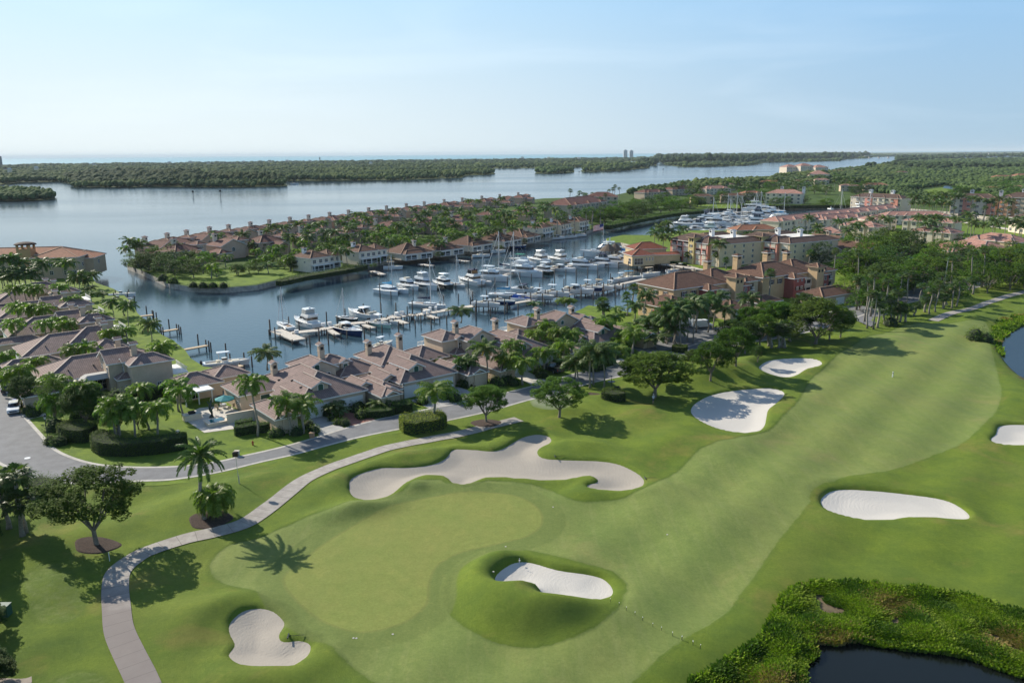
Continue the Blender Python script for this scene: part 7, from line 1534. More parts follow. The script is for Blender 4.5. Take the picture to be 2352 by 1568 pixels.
hd(Z(*K8, [(640,680),(860,710),(1000,730)]), 1.6, .9, 'low clipped hedge below the tower condominium', m=M_BRIL)
hd(Z(*R3, [(1640,680),(1760,690)]), 3, 1.4, 'square dark hedge on the small lawn before the carport', m=M_HEDGE)
hd([(1010,1018+140),(1011,1160)][:0] + Z(0, 1400, 1140, [(170,330),(260,330),(380,365)]), 3.0, 1.9, 'row of round dark bushes just below the street at the left edge', soft=.3)
hd([(640,656),(690,644),(760,632),(840,618)], 5, 1.6, 'rough green bank hedge along the water beside the tip lawn', soft=.3, ls=.4, dens=14)
hd([(1392,526),(1440,515),(1500,503),(1560,494),(1612,490)], 8, 2.2, 'long dark hedge along the water at the wide end of the peninsula', soft=.3, ls=.6, dens=7)
hd([(1700,477),(1800,478),(1900,477),(1960,478)], 8, 2.4, 'dark hedge along the far bank of the marina', soft=.3, ls=.7, dens=5)
BU = [make_bush('x', M_HEDGE, 1.0, 1.2, 420, .18, 3), make_bush('x', M_BRIL, 1.0, 1.1, 420, .2, 8), make_bush('x', M_FIGL, 1.0, 1.3, 420, .22, 5)]
def bushes(pts, noun, where, x0=0, y0=0, w=2352 / .72593, r=1.0):
    out = []
    for i, (x, y, *q) in enumerate(Z(x0, y0, w, pts)): s = (q[0] if q else 1.0) * r; out.append(spawn(BU[i % 3], on(x, y), i * 1.1, (s, s, s)))
    name_row(out, noun, where, 'shrub', noun + 's ' + where)
bushes([(350,1120),(420,1160),(480,1120),(560,1050),(300,1030),(260,960),(330,980),(230,900),(700,1330,1.4),(640,1500),(700,1510),(760,1510),(880,1000,1.3),(960,1180,1.2),(1180,1180,1.2),(80,720,1.6),(60,700,1.3),(1300,1020,1.3),(1450,960,1.4)], 'dark shrub', 'in the beds by the left street', *K5, r=1.3)
bushes([(1450,1420),(1530,1500),(1250,1540),(960,1550),(870,1560),(1750,1210),(1850,1300,.8),(1930,1360,.8),(2050,1380,.8),(2230,1150,1.2),(2330,1250,1.2),(2300,1050)], 'green shrub', 'beside the first driveways', *K1, r=1.2)
bushes([(450,1250),(400,1150),(1500,1180),(1900,1090,1.2),(2050,1130,1.2),(2250,900,1.2)], 'round shrub', 'around the second villa drive', *K2, r=1.3)
bushes([(1250,1480,1.2),(1350,1500,1.2),(1450,1480,1.2),(1550,1500),(1950,1310),(2000,1380),(700,1520),(980,1480),(2230,1180)], 'shrub', 'at the third villa front', *K3, r=1.3)
bushes([(1130,1210,1.3),(1550,1230,1.3),(1650,1260,1.3),(1750,1240,1.3),(1900,1160,1.3),(2000,1060),(2230,1180),(1050,1180),(820,1380),(780,1330)], 'leafy shrub', 'along the beige villa planting beds', *K4, r=1.4)
bushes([(1950,580,1.4),(1980,590),(2040,600),(1250,470,1.2)], 'shrub', 'beside the far golf cart path', *Z4, r=1.8)
bushes([(1350,1170,1.1),(1430,1190),(1600,1225,.8),(1680,1228,.9),(1760,1225,.9),(1850,1228,.8)], 'grey-green shrub', 'on the edge of the tip lawn', *R1, r=2.2)
# bushy palm next to the date palm
q = spawn(make_palm('queen', 'short bushy palm growing beside the tall date palm trunk', 2.7, 91, nf=46, L=3.2, dens=18), on(494, 1186), 1.0); q['label'] = 'short bushy palm growing beside the tall date palm trunk'; q['category'] = 'palm tree'
# ---- reeds and water plants round the ponds (nobody could count them)
def reeds(name, outer, inner, n, seed, label, hmul=1.0, z0=1.15, box=None):
    rr = np.random.default_rng(seed); O = np.array(outer); lo, hi = O.min(0), O.max(0)
    if box: lo, hi = np.maximum(lo, box[0]), np.minimum(hi, box[1])
    pts = rr.uniform(lo, hi, (n * 6, 2)); so = sdf(outer, pts[:, 0], pts[:, 1]); si = sdf(inner, pts[:, 0], pts[:, 1])
    an = rr.uniform(0, 6.283, 14); fr = rr.uniform(.35, 2.2, 14); nz = sum(np.sin(pts[:, 0] * np.cos(a) * f + pts[:, 1] * np.sin(a) * f + 3 * a) / (.6 + f * .4) for a, f in zip(an, fr)) / 2.6
    k = (so < -.2) & (si > -.9) & ((nz > -1.45) | (si < 2.5)) & (rr.random(len(pts)) < np.clip(-so / 1.5, .25, 1)); pts, si, nz = pts[k][:n], si[k][:n], nz[k][:n]
    zt = np.maximum(terrain(pts[:, 0], pts[:, 1]), 1.05); V = []; F = []; MI = []
    m = len(pts); B = 5
    for j in range(B):
        a = rr.uniform(0, 6.283, m); h = (.26 + .16 * np.clip(nz, -1, 1) + .16 * (si < 2.2)) * rr.uniform(.6, 1.3, m) * hmul + .10; r = rr.uniform(.05, .28, m); ln = rr.uniform(.05, .35, m)
        cx, cy = pts[:, 0] + np.cos(a) * r, pts[:, 1] + np.sin(a) * r; wx, wy = -np.sin(a) * .10, np.cos(a) * .10
        V.append(np.stack([np.stack([cx - wx, cy - wy, zt - .1], -1), np.stack([cx + wx, cy + wy, zt - .1], -1), np.stack([cx + wx * 1.5 + np.cos(a) * ln * .5, cy + wy * 1.5 + np.sin(a) * ln * .5, zt + h * .6], -1), np.stack([cx + np.cos(a) * ln * 1.3, cy + np.sin(a) * ln * 1.3, zt + h], -1), np.stack([cx - wx * 1.5 + np.cos(a) * ln * .5, cy - wy * 1.5 + np.sin(a) * ln * .5, zt + h * .6], -1)], 1))
    V = np.concatenate(V); q = len(V); me = bpy.data.meshes.new(name); me.vertices.add(q * 5); me.vertices.foreach_set('co', V.ravel().astype(np.float32)); me.loops.add(q * 5); me.loops.foreach_set('vertex_index', np.arange(q * 5, dtype=np.int32)); me.polygons.add(q); me.polygons.foreach_set('loop_start', np.arange(q, dtype=np.int32) * 5)
    dry = (np.tile(np.sin(pts[:, 0] * .4 + 2) * np.sin(pts[:, 1] * .5) + rr.normal(0, .25, m), B) > .72).astype(np.int32); me.update(calc_edges=True)
    me.materials.append(M_REED); me.materials.append(M_REED2); me.materials.append(M_REED3); dry = np.where((dry == 0) & (np.tile(np.sin(pts[:, 0] * .9 + 1) * np.sin(pts[:, 1] * .8 + pts[:, 0] * .3) + rr.normal(0, .3, m), B) > .25), 2, dry).astype(np.int32); me.polygons.foreach_set('material_index', dry); o = bpy.data.objects.new(name, me); COL.objects.link(o); tag(o, label, 'reeds', kind='stuff')
M_REED = leafmat('water_plant_leaves', (0.085, 0.140, 0.014), (0.230, 0.290, 0.040), tr=.3, rnd=.02); M_REED3 = leafmat('dark_water_plants', (0.035, 0.075, 0.012), (0.090, 0.150, 0.022), tr=.25, rnd=.02); M_REED2 = leafmat('dry_reeds', (0.20, 0.16, 0.05), (0.26, 0.19, 0.08), tr=.2, rnd=.02)
reeds('reeds', PONDV, PONDW, 46000, 1, 'dense bright green water plants and reeds round the dark near pond', 1.0, box=((15, 44), (100, 96)))
reeds('reeds', PONDRV, PONDR, 7000, 2, 'green reeds fringing the blue pond at the right edge', 1.2, box=((110, 130), (190, 300)))
# ---- mangroves: crowns packed into one mass
ICO = None
def ico(sub):
    import bmesh; bm = bmesh.new(); bmesh.ops.create_icosphere(bm, subdivisions=sub, radius=1); v = np.array([p.co[:] for p in bm.verts]); f = np.array([[q.index for q in p.verts] for p in bm.faces]); bm.free(); return v, f
def mangrove(name, label, poly, step, h, rpx, m, seed, z=.5, sub=1, hvar=.35, hgt=None, avoid=()):
    rr = np.random.default_rng(seed); xs = [p[0] for p in poly]; ys = [p[1] for p in poly]; x0, x1, y0, y1 = max(-140, min(xs)), min(2492, max(xs)), min(ys), max(ys); P_ = []
    n = int((x1 - x0) * (y1 - y0) / step); X = rr.uniform(x0, x1, n); Y = rr.uniform(y0, y1, n)
    k_ = inmask(poly, X, Y)
    for a in avoid: k_ &= ~inmask(a, X, Y)
    P_ = list(zip(X[k_], Y[k_]))
    Vb, Fb = ico(sub); C = np.array([list(at(x, y, z)) for x, y in P_]); d = np.linalg.norm(C - np.array(CAMP), axis=1); r = np.maximum(2.2, rpx * d / PF) * rr.uniform(.4, 1.7, len(C)) ** 1.1
    cl = 1 + hvar * np.sin(C[:, 0] * .013 + 1) * np.cos(C[:, 1] * .009) + rr.normal(0, .12, len(C)); H = h * cl
    V = Vb[None] * np.stack([r, r, np.minimum(r, H * .55)], -1)[:, None] * rr.uniform(.75, 1.2, (len(C), len(Vb), 1)); V = V + np.stack([C[:, 0], C[:, 1], np.maximum(z + H - np.minimum(r, H * .5) * .8, z + .5)], -1)[:, None]
    F = Fb[None] + (np.arange(len(C)) * len(Vb))[:, None, None]; q = F.reshape(-1, 3); me = bpy.data.meshes.new(name); me.vertices.add(V.size // 3); me.vertices.foreach_set('co', V.ravel().astype(np.float32)); me.loops.add(q.size); me.loops.foreach_set('vertex_index', q.ravel().astype(np.int32)); me.polygons.add(len(q)); me.polygons.foreach_set('loop_start', (np.arange(len(q)) * 3).astype(np.int32)); me.polygons.foreach_set('use_smooth', np.ones(len(q), bool)); me.update(calc_edges=True); me.materials.append(m)
    o = bpy.data.objects.new(name, me); COL.objects.link(o); tag(o, label, 'mangroves', kind='stuff')
def canopymat(n, c1, c2, c3):
    m = leafmat(n, c1, c2, tr=0, rnd=.02, rough=.9, spec=.1); t = m.node_tree; b = t.nodes['Principled BSDF']
    tc = t.nodes.new('ShaderNodeTexCoord'); no = t.nodes.new('ShaderNodeTexNoise'); no.inputs['Scale'].default_value = .006; no.inputs['Detail'].default_value = 6; t.links.new(tc.outputs['Object'], no.inputs['Vector'])
    mr = t.nodes.new('ShaderNodeMapRange'); mr.inputs[1].default_value = .42; mr.inputs[2].default_value = .62; t.links.new(no.outputs['Fac'], mr.inputs[0]); mx = t.nodes.new('ShaderNodeMix'); mx.data_type = 'RGBA'; mx.inputs[7].default_value = (*c3, 1)
    src = b.inputs['Base Color'].links[0].from_socket; t.links.new(mr.outputs[0], mx.inputs[0]); t.links.new(src, mx.inputs[6]); t.links.new(mx.outputs[2], b.inputs['Base Color'])
    n2 = t.nodes.new('ShaderNodeTexNoise'); n2.inputs['Scale'].default_value = .45; n2.inputs['Detail'].default_value = 3; t.links.new(tc.outputs['Object'], n2.inputs['Vector']); bp = t.nodes.new('ShaderNodeBump'); bp.inputs['Distance'].default_value = 1.2; t.links.new(n2.outputs['Fac'], bp.inputs['Height']); t.links.new(bp.outputs[0], b.inputs['Normal']); return m
M_MANG = canopymat('mangrove_canopy', (0.055, 0.090, 0.026), (0.110, 0.150, 0.045), (0.046, 0.075, 0.028)); M_PINE = canopymat('pine_canopy', (0.028, 0.048, 0.018), (0.045, 0.070, 0.026), (0.034, 0.056, 0.020))
near_edge = [p for p in FARSH if p[1] > 399]
mangrove('mangroves', 'wide belt of mangroves on the barrier island across the bay', FARSH, 4.2, 9, 4.4, M_MANG, 1)
mangrove('mangroves', 'dark mangrove islet running in from the left edge', ISL1, 5, 7.5, 5, M_MANG, 2); mangrove('mangroves', 'smallest round mangrove islet in mid bay', ISL2, 3.5, 10, 4.5, M_MANG, 3)
mangrove('mangroves', 'long mangrove islet right of the round one', ISL3, 3.5, 12, 4.5, M_MANG, 4); mangrove('mangroves', 'small dark islet tip behind the long mangrove islet', ISL4, 3, 18, 4, M_PINE, 5)
mangrove('mangroves', 'thin marshy spit near the left islet', ISL5, 7, 3, 3, M_MANG, 6)
mangrove('pine_wood', 'dark tall pine wood on the island right of the high-rises', [(1520,378),(1700,377),(1745,374),(1850,369),(1930,367),(1990,362),(1990,356),(1700,358),(1530,361),(1500,365)], 4.5, 26, 5, M_PINE, 7)
mangrove('pine_wood', 'dark tree line along the ocean side of the barrier island', [(-140,389),(200,383),(600,379),(1100,373),(1440,369),(1440,364),(1100,369),(600,375),(200,380),(-140,384)], 4, 10, 4.5, M_PINE, 8)
mangrove('pine_wood', 'dark wood at the left end of the barrier island shore', [(170,428),(400,428),(640,426),(655,422),(560,414),(420,404),(260,400),(150,408)], 9, 13, 7, M_PINE, 81)
clear = [[(1690,477),(2060,480),(2060,455),(2000,440),(2010,418),(1900,405),(1810,405),(1700,420),(1560,440),(1450,450),(1440,478)], [(2060,440),(2180,425),(2240,442),(2120,452)], [(2125,447),(2260,447),(2250,468),(2130,464)]]
mangrove('mangroves', 'endless light green mangrove flats beyond the apartments, right', [(1900,398),(1990,385),(2060,374),(2100,368),(2190,366),(2500,362),(2500,470),(2352,462),(2200,466),(2080,468),(1980,455),(1960,430),(1900,410)], 3.6, 6, 4.2, M_MANG, 9, z=2, avoid=clear)
mangrove('mangroves', 'belt of green scrub between the shore villas and the bay', [(1440,447),(1520,437),(1600,428),(1700,420),(1800,410),(1900,400),(1990,388),(2060,376),(2080,392),(2040,420),(1950,420),(1800,425),(1640,440),(1500,452)], 8, 7, 7, M_MANG, 10, z=2)
mangrove('pine_wood', 'dark trees in lines across the far mangrove flats', [(1960,391),(2020,384),(2080,388),(2140,392),(2352,388),(2352,384),(2140,386),(2060,380)], 7, 12, 6, M_PINE, 12, z=2)
mangrove('pine_wood', 'last dark tree line at the horizon on the right', [(2060,372),(2200,364),(2500,358),(2500,355),(2200,358),(2060,364)], 4, 14, 4.5, M_PINE, 13, z=2)
# ------------------------------------------------------------ paving, pool terraces
M_PAVE = mat('pale_paving', (0.52, 0.49, 0.44), 0.9, noise=.12, nscale=1.5); M_DRIVE = mat('grey_driveway', (0.34, 0.335, 0.325), 0.9, noise=.15, nscale=.8); M_BRICKP = mat('brick_driveway', (0.30, 0.13, 0.095), 0.9, noise=.3, nscale=3)
M_POOL = mat('pool_water', (0.03, 0.40, 0.44), 0.05); M_MULCH = mat('mulch', (0.060, 0.038, 0.028), 1, noise=.5, nscale=5, bump=.05, bscale=12)
def sheet(name, pts, m, z=2.012, kind='structure', n=1, **t): return fill(name, [tuple(at(x, y, 2.0))[:2] for x, y in pts] if n == 1 else wpoly(pts, 2.0, n), z, m, kind=kind, **t)
sheet('driveway', Z(*K1, [(1400,1260),(1650,1200),(2100,1470),(1640,1580)]), M_DRIVE); sheet('driveway', Z(*K2, [(100,1270),(360,1250),(800,1490),(300,1600)]), M_BRICKP, 2.016)
sheet('driveway', Z(*K2, [(1300,1130),(2080,900),(2352,1000),(2352,1120),(1700,1300)]), M_DRIVE); sheet('driveway', Z(*K3, [(1500,1330),(1700,1250),(2200,1480),(1950,1560)]), M_PAVE)
sheet('driveway', Z(*K4, [(1900,1080),(2100,1060),(2352,1150),(2300,1230),(2000,1180)]), M_PAVE); sheet('driveway', Z(*K5, [(90,870),(150,870),(300,990),(230,1040)]), M_PAVE)
sheet('driveway', Z(*K5, [(-60,660),(120,610),(130,640),(-40,700)]), M_PAVE); sheet('footpath', Z(*K5, [(240,1185),(560,1120),(570,1150),(300,1215)]), M_PAVE)
sheet('patio', Z(0, 900, 900, [(1600,1045),(1650,1020),(1880,1000),(1990,1050),(2080,1030),(2130,1090),(1960,1085),(1940,1110),(1960,1190),(1690,1225),(1545,1130),(1545,1100)]), M_PAVE, 2.03)
sheet('carpark', [(1440,790),(1560,742),(1640,752),(1700,745),(1690,770),(1560,800),(1480,815)], M_ROAD, 2.014); sheet('carpark', [(1965,735),(1995,700),(2030,696),(2060,705),(2000,750)], M_ROAD, 2.024)
sheet('carpark', [(2010,628),(2040,604),(2110,612),(2180,632),(2100,645),(2020,645)], M_ROAD, 2.014); sheet('footpath', [(2020,640),(2100,632),(2180,640),(2170,646),(2050,655)], M_PAVE, 2.02)
sheet('sandy_lot', [(1925+0,449),(2130,447),(2180,450),(2255,460),(2250,466),(2180,466),(2135,458)][1:], mat('sandy_soil', (.36,.31,.24), 1, noise=.2, nscale=.1), 1.93)
sheet('fairway_lawn', [(1690,478),(1600,479),(1590,470),(1700,466),(1780,470),(1790,477)], M_LAWN, 1.94); sheet('fairway_lawn', [(2060,440),(2120,437),(2180,428),(2250,428),(2240,440),(2150,448),(2080,452)], M_LAWN, 1.94)
sheet('tip_lawn', [(330,622),(348,628),(366,636),(400,648),(444,656),(520,658),(586,652),(640,640),(686,628),(692,612),(560,615),(440,618),(370,620)], M_LAWN, 1.93)
sheet('marsh_pond', [(2170,426),(2200,427),(2215,431),(2190,435),(2165,432)], M_POND, 1.97)
sheet('bare_sand', Z(0, 1400, 1140, [(0,700),(60,760),(90,950),(110,1120),(200,1400),(210,1568),(60,1700),(-100,1568),(-60,1100)]), mat('bare_sandy_soil', (.30,.255,.21), 1, noise=.25, nscale=.6), 2.0).location.z = .12
for x, y, r in ((222,1252,2.5),(482,1192,2.6),(1117,972,2.6)):
    c = on(x, y); mb = MB(); n = 22; ring_ = [(c.x + r * (1 + .12 * math.sin(3 * a)) * math.cos(a), c.y + r * .8 * math.sin(a)) for a in [i * 6.283 / n for i in range(n)]]
    rings = [[(px_, py_, ground_z(px_, py_) + .05 + hh) for px_, py_ in [(c.x + (q[0] - c.x) * s, c.y + (q[1] - c.y) * s) for q in ring_]] for s, hh in ((1, -.06), (.92, .04), (.5, .1), (.05, .14))]
    mb.loft(rings, 0); mb.build('mulch_bed', M_MULCH, kind='structure')
sheet('mulch_bed', [(1352,902),(1375,905),(1420,925),(1440,940),(1420,944),(1380,932),(1350,915)], M_MULCH).location.z = .14
def pool(name, pts, label, z=2.05):
    r = empty(name, (0, 0, 0), 0, label, 'swimming pool'); P_ = [tuple(at(x, y))[:2] for x, y in pts]; c = Vector((sum(p[0] for p in P_) / len(P_), sum(p[1] for p in P_) / len(P_), 0)); r.location = (c.x, c.y, 2)
    out = [(c.x + (p[0] - c.x) * 1.12, c.y + (p[1] - c.y) * 1.12) for p in P_]; rel = lambda q: [(p[0] - c.x, p[1] - c.y) for p in q]
    o = fill('coping', rel(out), z - 2, M_PAVE, .06, kind=None); o.parent = r; o = fill('pool_water', rel(P_), z - 2 + .012, M_POOL, kind=None); o.parent = r; return r
pool('swimming_pool', Z(0, 900, 900, [(1830,1105),(1870,1095),(1960,1085),(2100,1120),(2000,1150),(1890,1150)]), 'small turquoise pool beside the statue on the near patio')
pool('swimming_pool', smooth_poly(Z(*K4, [(1640,430),(1720,410),(1800,430),(1820,480),(1760,500),(1680,475)]), 3), 'round turquoise pool under the two round-headed palms')
mb = MB(); mb.box(-3.2, 3.2, -.15, .15, 0, 1.7, 0); mb.box(-3.3, 3.3, -.2, .2, 1.7, 1.82, 0); o = mb.build('pool_wall', M_PALE, label='white pool equipment wall between patio pool and trimmed hedge', cat='wall'); o.location = on(*Z(*K1, [(420,1310)])[0]); o.rotation_euler = (0, 0, math.radians(33))
mb = MB(); mb.box(-1.6, 1.6, -1.3, 1.3, 0, .55, 0); mb.box(-1.75, 1.75, -1.45, 1.45, .55, .65, 0); mb.box(-1.15, 1.15, -.9, .9, .655, .67, 1); o = mb.build('hot_tub', [M_PALE, mat('spa_water', (.03, .16, .18), .05)], label='raised square hot tub on the patio below the statue', cat='hot tub'); o.location = on(*Z(0, 900, 900, [(1790,1150)])[0]); o.rotation_euler = (0, 0, math.radians(38))
mb = MB(); mb.box(-1.4, 1.4, -.7, .7, 0, 1.0, 0); mb.box(-1.5, 1.5, -.8, .8, 1.0, 1.1, 1); mb.box(-.5, .5, -.5, .5, 1.1, 1.45, 2); o = mb.build('patio_grill', [M_PALE, M_PAVE, M_DARK], label='stone grill counter at the left corner of the near patio', cat='grill'); o.location = on(*Z(0, 900, 900, [(1590,1115)])[0]); o.rotation_euler = (0, 0, math.radians(38))
# parasol, garden furniture, bronze statue
u = empty('parasol', on(*Z(0, 900, 900, [(1865,1030)])[0]), 0, 'open teal parasol over the patio chairs', 'parasol'); mb = MB(); mb.tube([(0, 0, 0), (0, 0, 2.5)], .04, 6); mb.tube([(0, 0, 0), (0, 0, .12)], .3, 8); mb.build('pole', M_ALU, u)
mb = MB(); rg = ring(8, 1.75)
for i in range(8): a, b = rg[i], rg[(i + 1) % 8]; mb.face(((a[0], a[1], 2.0), (b[0], b[1], 2.0), (0, 0, 2.65))); mb.quad((a[0], a[1], 1.85), (b[0], b[1], 1.85), (b[0], b[1], 2.0), (a[0], a[1], 2.0))
mb.build('canopy', mat('teal_canvas', (0.005, .20, .22), .8), u)
def patio_chair(label):
    r = empty('patio_chair', (0, 0, 0), 0, label, 'chair'); mb = MB(); mb.box(-.28, .28, -.28, .28, .4, .46); mb.build('seat', M_TCV, r); mb = MB(); mb.box(-.28, .28, .24, .3, .46, 1.0); mb.build('backrest', M_TCV, r)
    for x in (-.25, .25):
        for y in (-.25, .25): mb = MB(); mb.box(x - .025, x + .025, y - .025, y + .025, 0, .4); mb.build('leg', M_ALU, r)
    return r
pc_ = patio_chair('x'); cs = [spawn(pc_, on(x, y), a) for x, y, a in [q for q in Z(0, 900, 900, [(1790,1035,.3),(1815,1050,1.5),(1900,1045,3.5),(1925,1025,4.4),(1840,1015,2.5)])]]; name_row(cs, 'tan patio chair', 'around the teal parasol', 'chair', 'patio chairs')
mb = MB(); mb.tube([(0, 0, .68), (0, 0, .73)], .6, 14); mb.tube([(0, 0, 0), (0, 0, .68)], .05, 6); o = mb.build('patio_table', M_ALU, label='round patio table between the tan chairs', cat='table'); o.location = on(*Z(0, 900, 900, [(1812,1030)])[0]) + Vector((.5, .8, 0))
def figure(name, label, cat, loc, rz, m, J, head=True, plinth=None, clothes=()):
    "one continuous body grown over a skeleton of joints"
    names = list(J); me = bpy.data.meshes.new('body'); V = [J[n][0] for n in names]; E_ = [(names.index(J[n][2]), names.index(n)) for n in names if J[n][2]]
    me.from_pydata(V, E_, []); o = bpy.data.objects.new(name, me); COL.objects.link(o); me.materials.append(m)
    sk = o.modifiers.new('skin', 'SKIN'); o.modifiers.new('sub', 'SUBSURF').levels = 1; o.modifiers['sub'].render_levels = 2
    for i, n in enumerate(names): r = J[n][1]; o.data.skin_vertices[0].data[i].radius = r if isinstance(r, tuple) else (r, r)
    o.data.skin_vertices[0].data[0].use_root = True; o.location = loc; o.rotation_euler = (0, 0, rz); tag(o, label, cat); return o
def skel(s=1.0, pose='stand'):
    sw = .32 if pose == 'stand' else .5
    J = dict(pelvis=((0, 0, .95), (.15, .11), None), waist=((0, 0, 1.1), (.13, .1), 'pelvis'), chest=((0, -.01, 1.3), (.17, .11), 'waist'), neck=((0, 0, 1.47), .055, 'chest'), chin=((0, -.03, 1.54), .065, 'neck'), head=((0, -.02, 1.64), (.085, .1), 'chin'), crown=((0, -.01, 1.73), .055, 'head'))
    for q, a in (('l', -1), ('r', 1)):
        J['sh' + q] = ((a * .19, 0, 1.40), .06, 'chest'); J['el' + q] = ((a * .26, -.02, 1.14), .045, 'sh' + q); J['wr' + q] = ((a * .25, -.16, .94), .03, 'el' + q); J['pa' + q] = ((a * .24, -.2, .88), (.04, .02), 'wr' + q)
        for k in range(4): J['f%d%s' % (k, q)] = ((a * (.27 - .02 * k), -.23, .79 + .008 * k), .009, 'pa' + q)
        J['th' + q] = ((a * .19, -.2, .84), .011, 'pa' + q)
        J['hip' + q] = ((a * .10, 0, .88), .095, 'pelvis'); J['kn' + q] = ((a * .12, -.03, .49), .06, 'hip' + q); J['an' + q] = ((a * .13, .02, .09), .04, 'kn' + q); J['toe' + q] = ((a * .15, -.16, .04), .035, 'an' + q)
    return {k: ((v[0][0] * s, v[0][1] * s, v[0][2] * s), v[1] if isinstance(v[1], tuple) else v[1], v[2]) for k, v in J.items()}
pp = on(1500, 926); M_SKIN = mat('skin', (.42, .25, .17), .6)
per = figure('person', 'person in a pale shirt standing in the shade below the biggest oak', 'person', pp, .6, M_SKIN, skel())
mb = MB(); mb.loft([[(x * .215, y * .15, z) for x, y in ring(12, 1)] for z, w in ((.95, 1), (1.2, 1))] + [[(x * .225, y * .15, 1.38) for x, y in ring(12, 1)], [(x * .12, y * .1, 1.47) for x, y in ring(12, 1)]], 0)
for a in (-1, 1): mb.tube([(a * .19, 0, 1.41), (a * .25, -.01, 1.2)], [.085, .075], 8, 0)
mb.build('shirt', mat('pale_shirt', (.55, .58, .60), .9), per); mb = MB()
for a in (-1, 1): mb.tube([(a * .09, 0, .98), (a * .115, -.02, .52)], [.13, .095], 9, 0)
mb.build('shorts', mat('dark_shorts', (.05, .06, .08), .9), per); mb = MB(); mb.loft([[(x, y - .015, z) for x, y in ring(10, r)] for r, z in ((.105, 1.66), (.108, 1.71), (.08, 1.78), (.02, 1.80))], 0); mb.box(-.07, .07, -.2, -.08, 1.675, 1.69, 0); mb.build('cap', M_WHITE, per)
mb = MB(); [mb.tube([(a * .034, -.118, 1.655), (a * .034, -.128, 1.655)], .012, 6, 1) for a in (-1, 1)]; mb.tube([(0, -.115, 1.64), (0, -.145, 1.615)], [.012, .016], 6, 0); mb.tube([(-.025, -.118, 1.58), (.025, -.118, 1.58)], .008, 5, 2); [mb.tube([(a * .088, -.02, 1.62), (a * .094, -.015, 1.66)], .02, 6, 0) for a in (-1, 1)]; mb.build('face', [M_SKIN, M_DARK, M_ROSE], per)
st = empty('statue', on(*Z(0, 900, 900, [(1750,1100)])[0]), 0, 'tall dark bronze statue rising beside the patio hot tub', 'statue'); M_BRZ = mat('bronze', (.045, .07, .065), .45, metal=.7)
mb = MB(); mb.prism(ring(10, .42), 0, .35, 0, inset=.2); mb.build('plinth', M_BRZ, st); mb = MB(); pts = [(.12 * math.sin(k * 1.1), .08 * math.cos(k * .9), .3 + k * .36) for k in range(9)]; mb.tube(pts, [.26, .16, .2, .27, .22, .3, .2, .16, .05], 9)
for a, z in ((1, 2.2), (-1, 2.6), (.6, 1.5)): mb.tube([(0, 0, z - .3), (a * .4, .1, z), (a * .55, 0, z + .45)], [.12, .09, .03], 6)
mb.build('figure', M_BRZ, st, True)
# ---- lamps, poles, posts
def lamp(x, y, h, label):
    r = empty('street_lamp', on(x, y), 0, label, 'street lamp'); mb = MB(); mb.tube([(0, 0, 0), (0, 0, .5), (0, 0, h)], [.12, .07, .05], 8); mb.tube([(0, 0, 0), (0, 0, .35)], [.2, .14], 8); mb.build('post', mat('lamp_green', (.015, .035, .03), .5), r)
    mb = MB(); mb.prism(ring(6, .16), h, h + .42, 0, inset=-.35); mb.build('lantern', mat('lantern_glass', (.5, .5, .46), .3), r); mb = MB(); mb.prism(ring(6, .3), h + .42, h + .7, 0, inset=.85); mb.build('lantern_cap', M_BLK, r); return r
lamp(110, 1007, 3.3, 'green street lamp on the lawn at the street curve, near the white car'); lamp(928, 924, 2.9, 'dark street lamp in front of the second villa side room')
lamp(1984, 745, 3.3, 'street lamp by the street bend near the tall thin palm')
r = empty('birdhouse_pole', on(549, 1110), 0, 'thin pole carrying a wooden nest box between street and cart path', 'pole'); mb = MB(); mb.tube([(0, 0, 0), (-.12, 0, 3.9)], [.04, .03], 6); mb.build('pole', M_ALU, r); mb = MB(); mb.box(-.45, .2, -.25, .25, 3.9, 4.45, 0); mb.prism([(-.5, -.3), (.25, -.3), (.25, .3), (-.5, .3)], 4.45, 4.6, 0, inset=.5); mb.build('nest_box', M_WOOD, r); mb = MB(); mb.tube([(0.05, 0, 0), (0.02, 0, 1.2)], .07, 6); mb.build('support_post', M_DOCK, r)
def simple(name, label, cat, loc, fn, m, group=None, rz=0.0):
    mb = MB(); fn(mb); o = mb.build(name, m, label=label, cat=cat); o.location = loc; o.rotation_euler = (0, 0, rz)
    if group: o['group'] = group
    return o
def _feeder(mb):
    mb.tube([(0, 0, 0), (0, 0, 2.6)], .035, 6); mb.tube([(0, 0, 1.35), (0, 0, 1.42)], .75, 14); [mb.tube([(x, y, 1.4), (x * .2, y * .2, 2.2)], .02, 4) for x, y in ring(4, .7)]
simple('bird_feeder', 'dark round feeder stand beside the clipped hedge and tall palms', 'bird feeder', on(1404, 892), _feeder, M_BLK)
def _bench(mb): mb.box(-.9, .9, -.25, .25, .42, .48); mb.box(-.9, .9, .2, .26, .55, .95); [mb.box(x - .04, x + .04, -.24, .24, 0, .42) for x in (-.75, .75)]
simple('bench', 'black bench half hidden by the hedge next to the feeder stand', 'bench', on(1415, 899), _bench, M_BLK, rz=.5)
def _post(mb): mb.box(-.09, .09, -.05, .05, 0, 1.15, 0); mb.box(-.1, .1, -.06, .06, .75, .9, 1)
simple('yardage_post', 'short white post with a dark band, alone in the upper fairway', 'marker post', on(2050, 866), _post, [M_WHITE, M_BLK])
def _stake(mb): mb.tube([(0, 0, 0), (0, 0, .34)], .02, 5, 0); mb.tube([(0, 0, .34), (0, 0, .42)], .03, 5, 1)
out = []
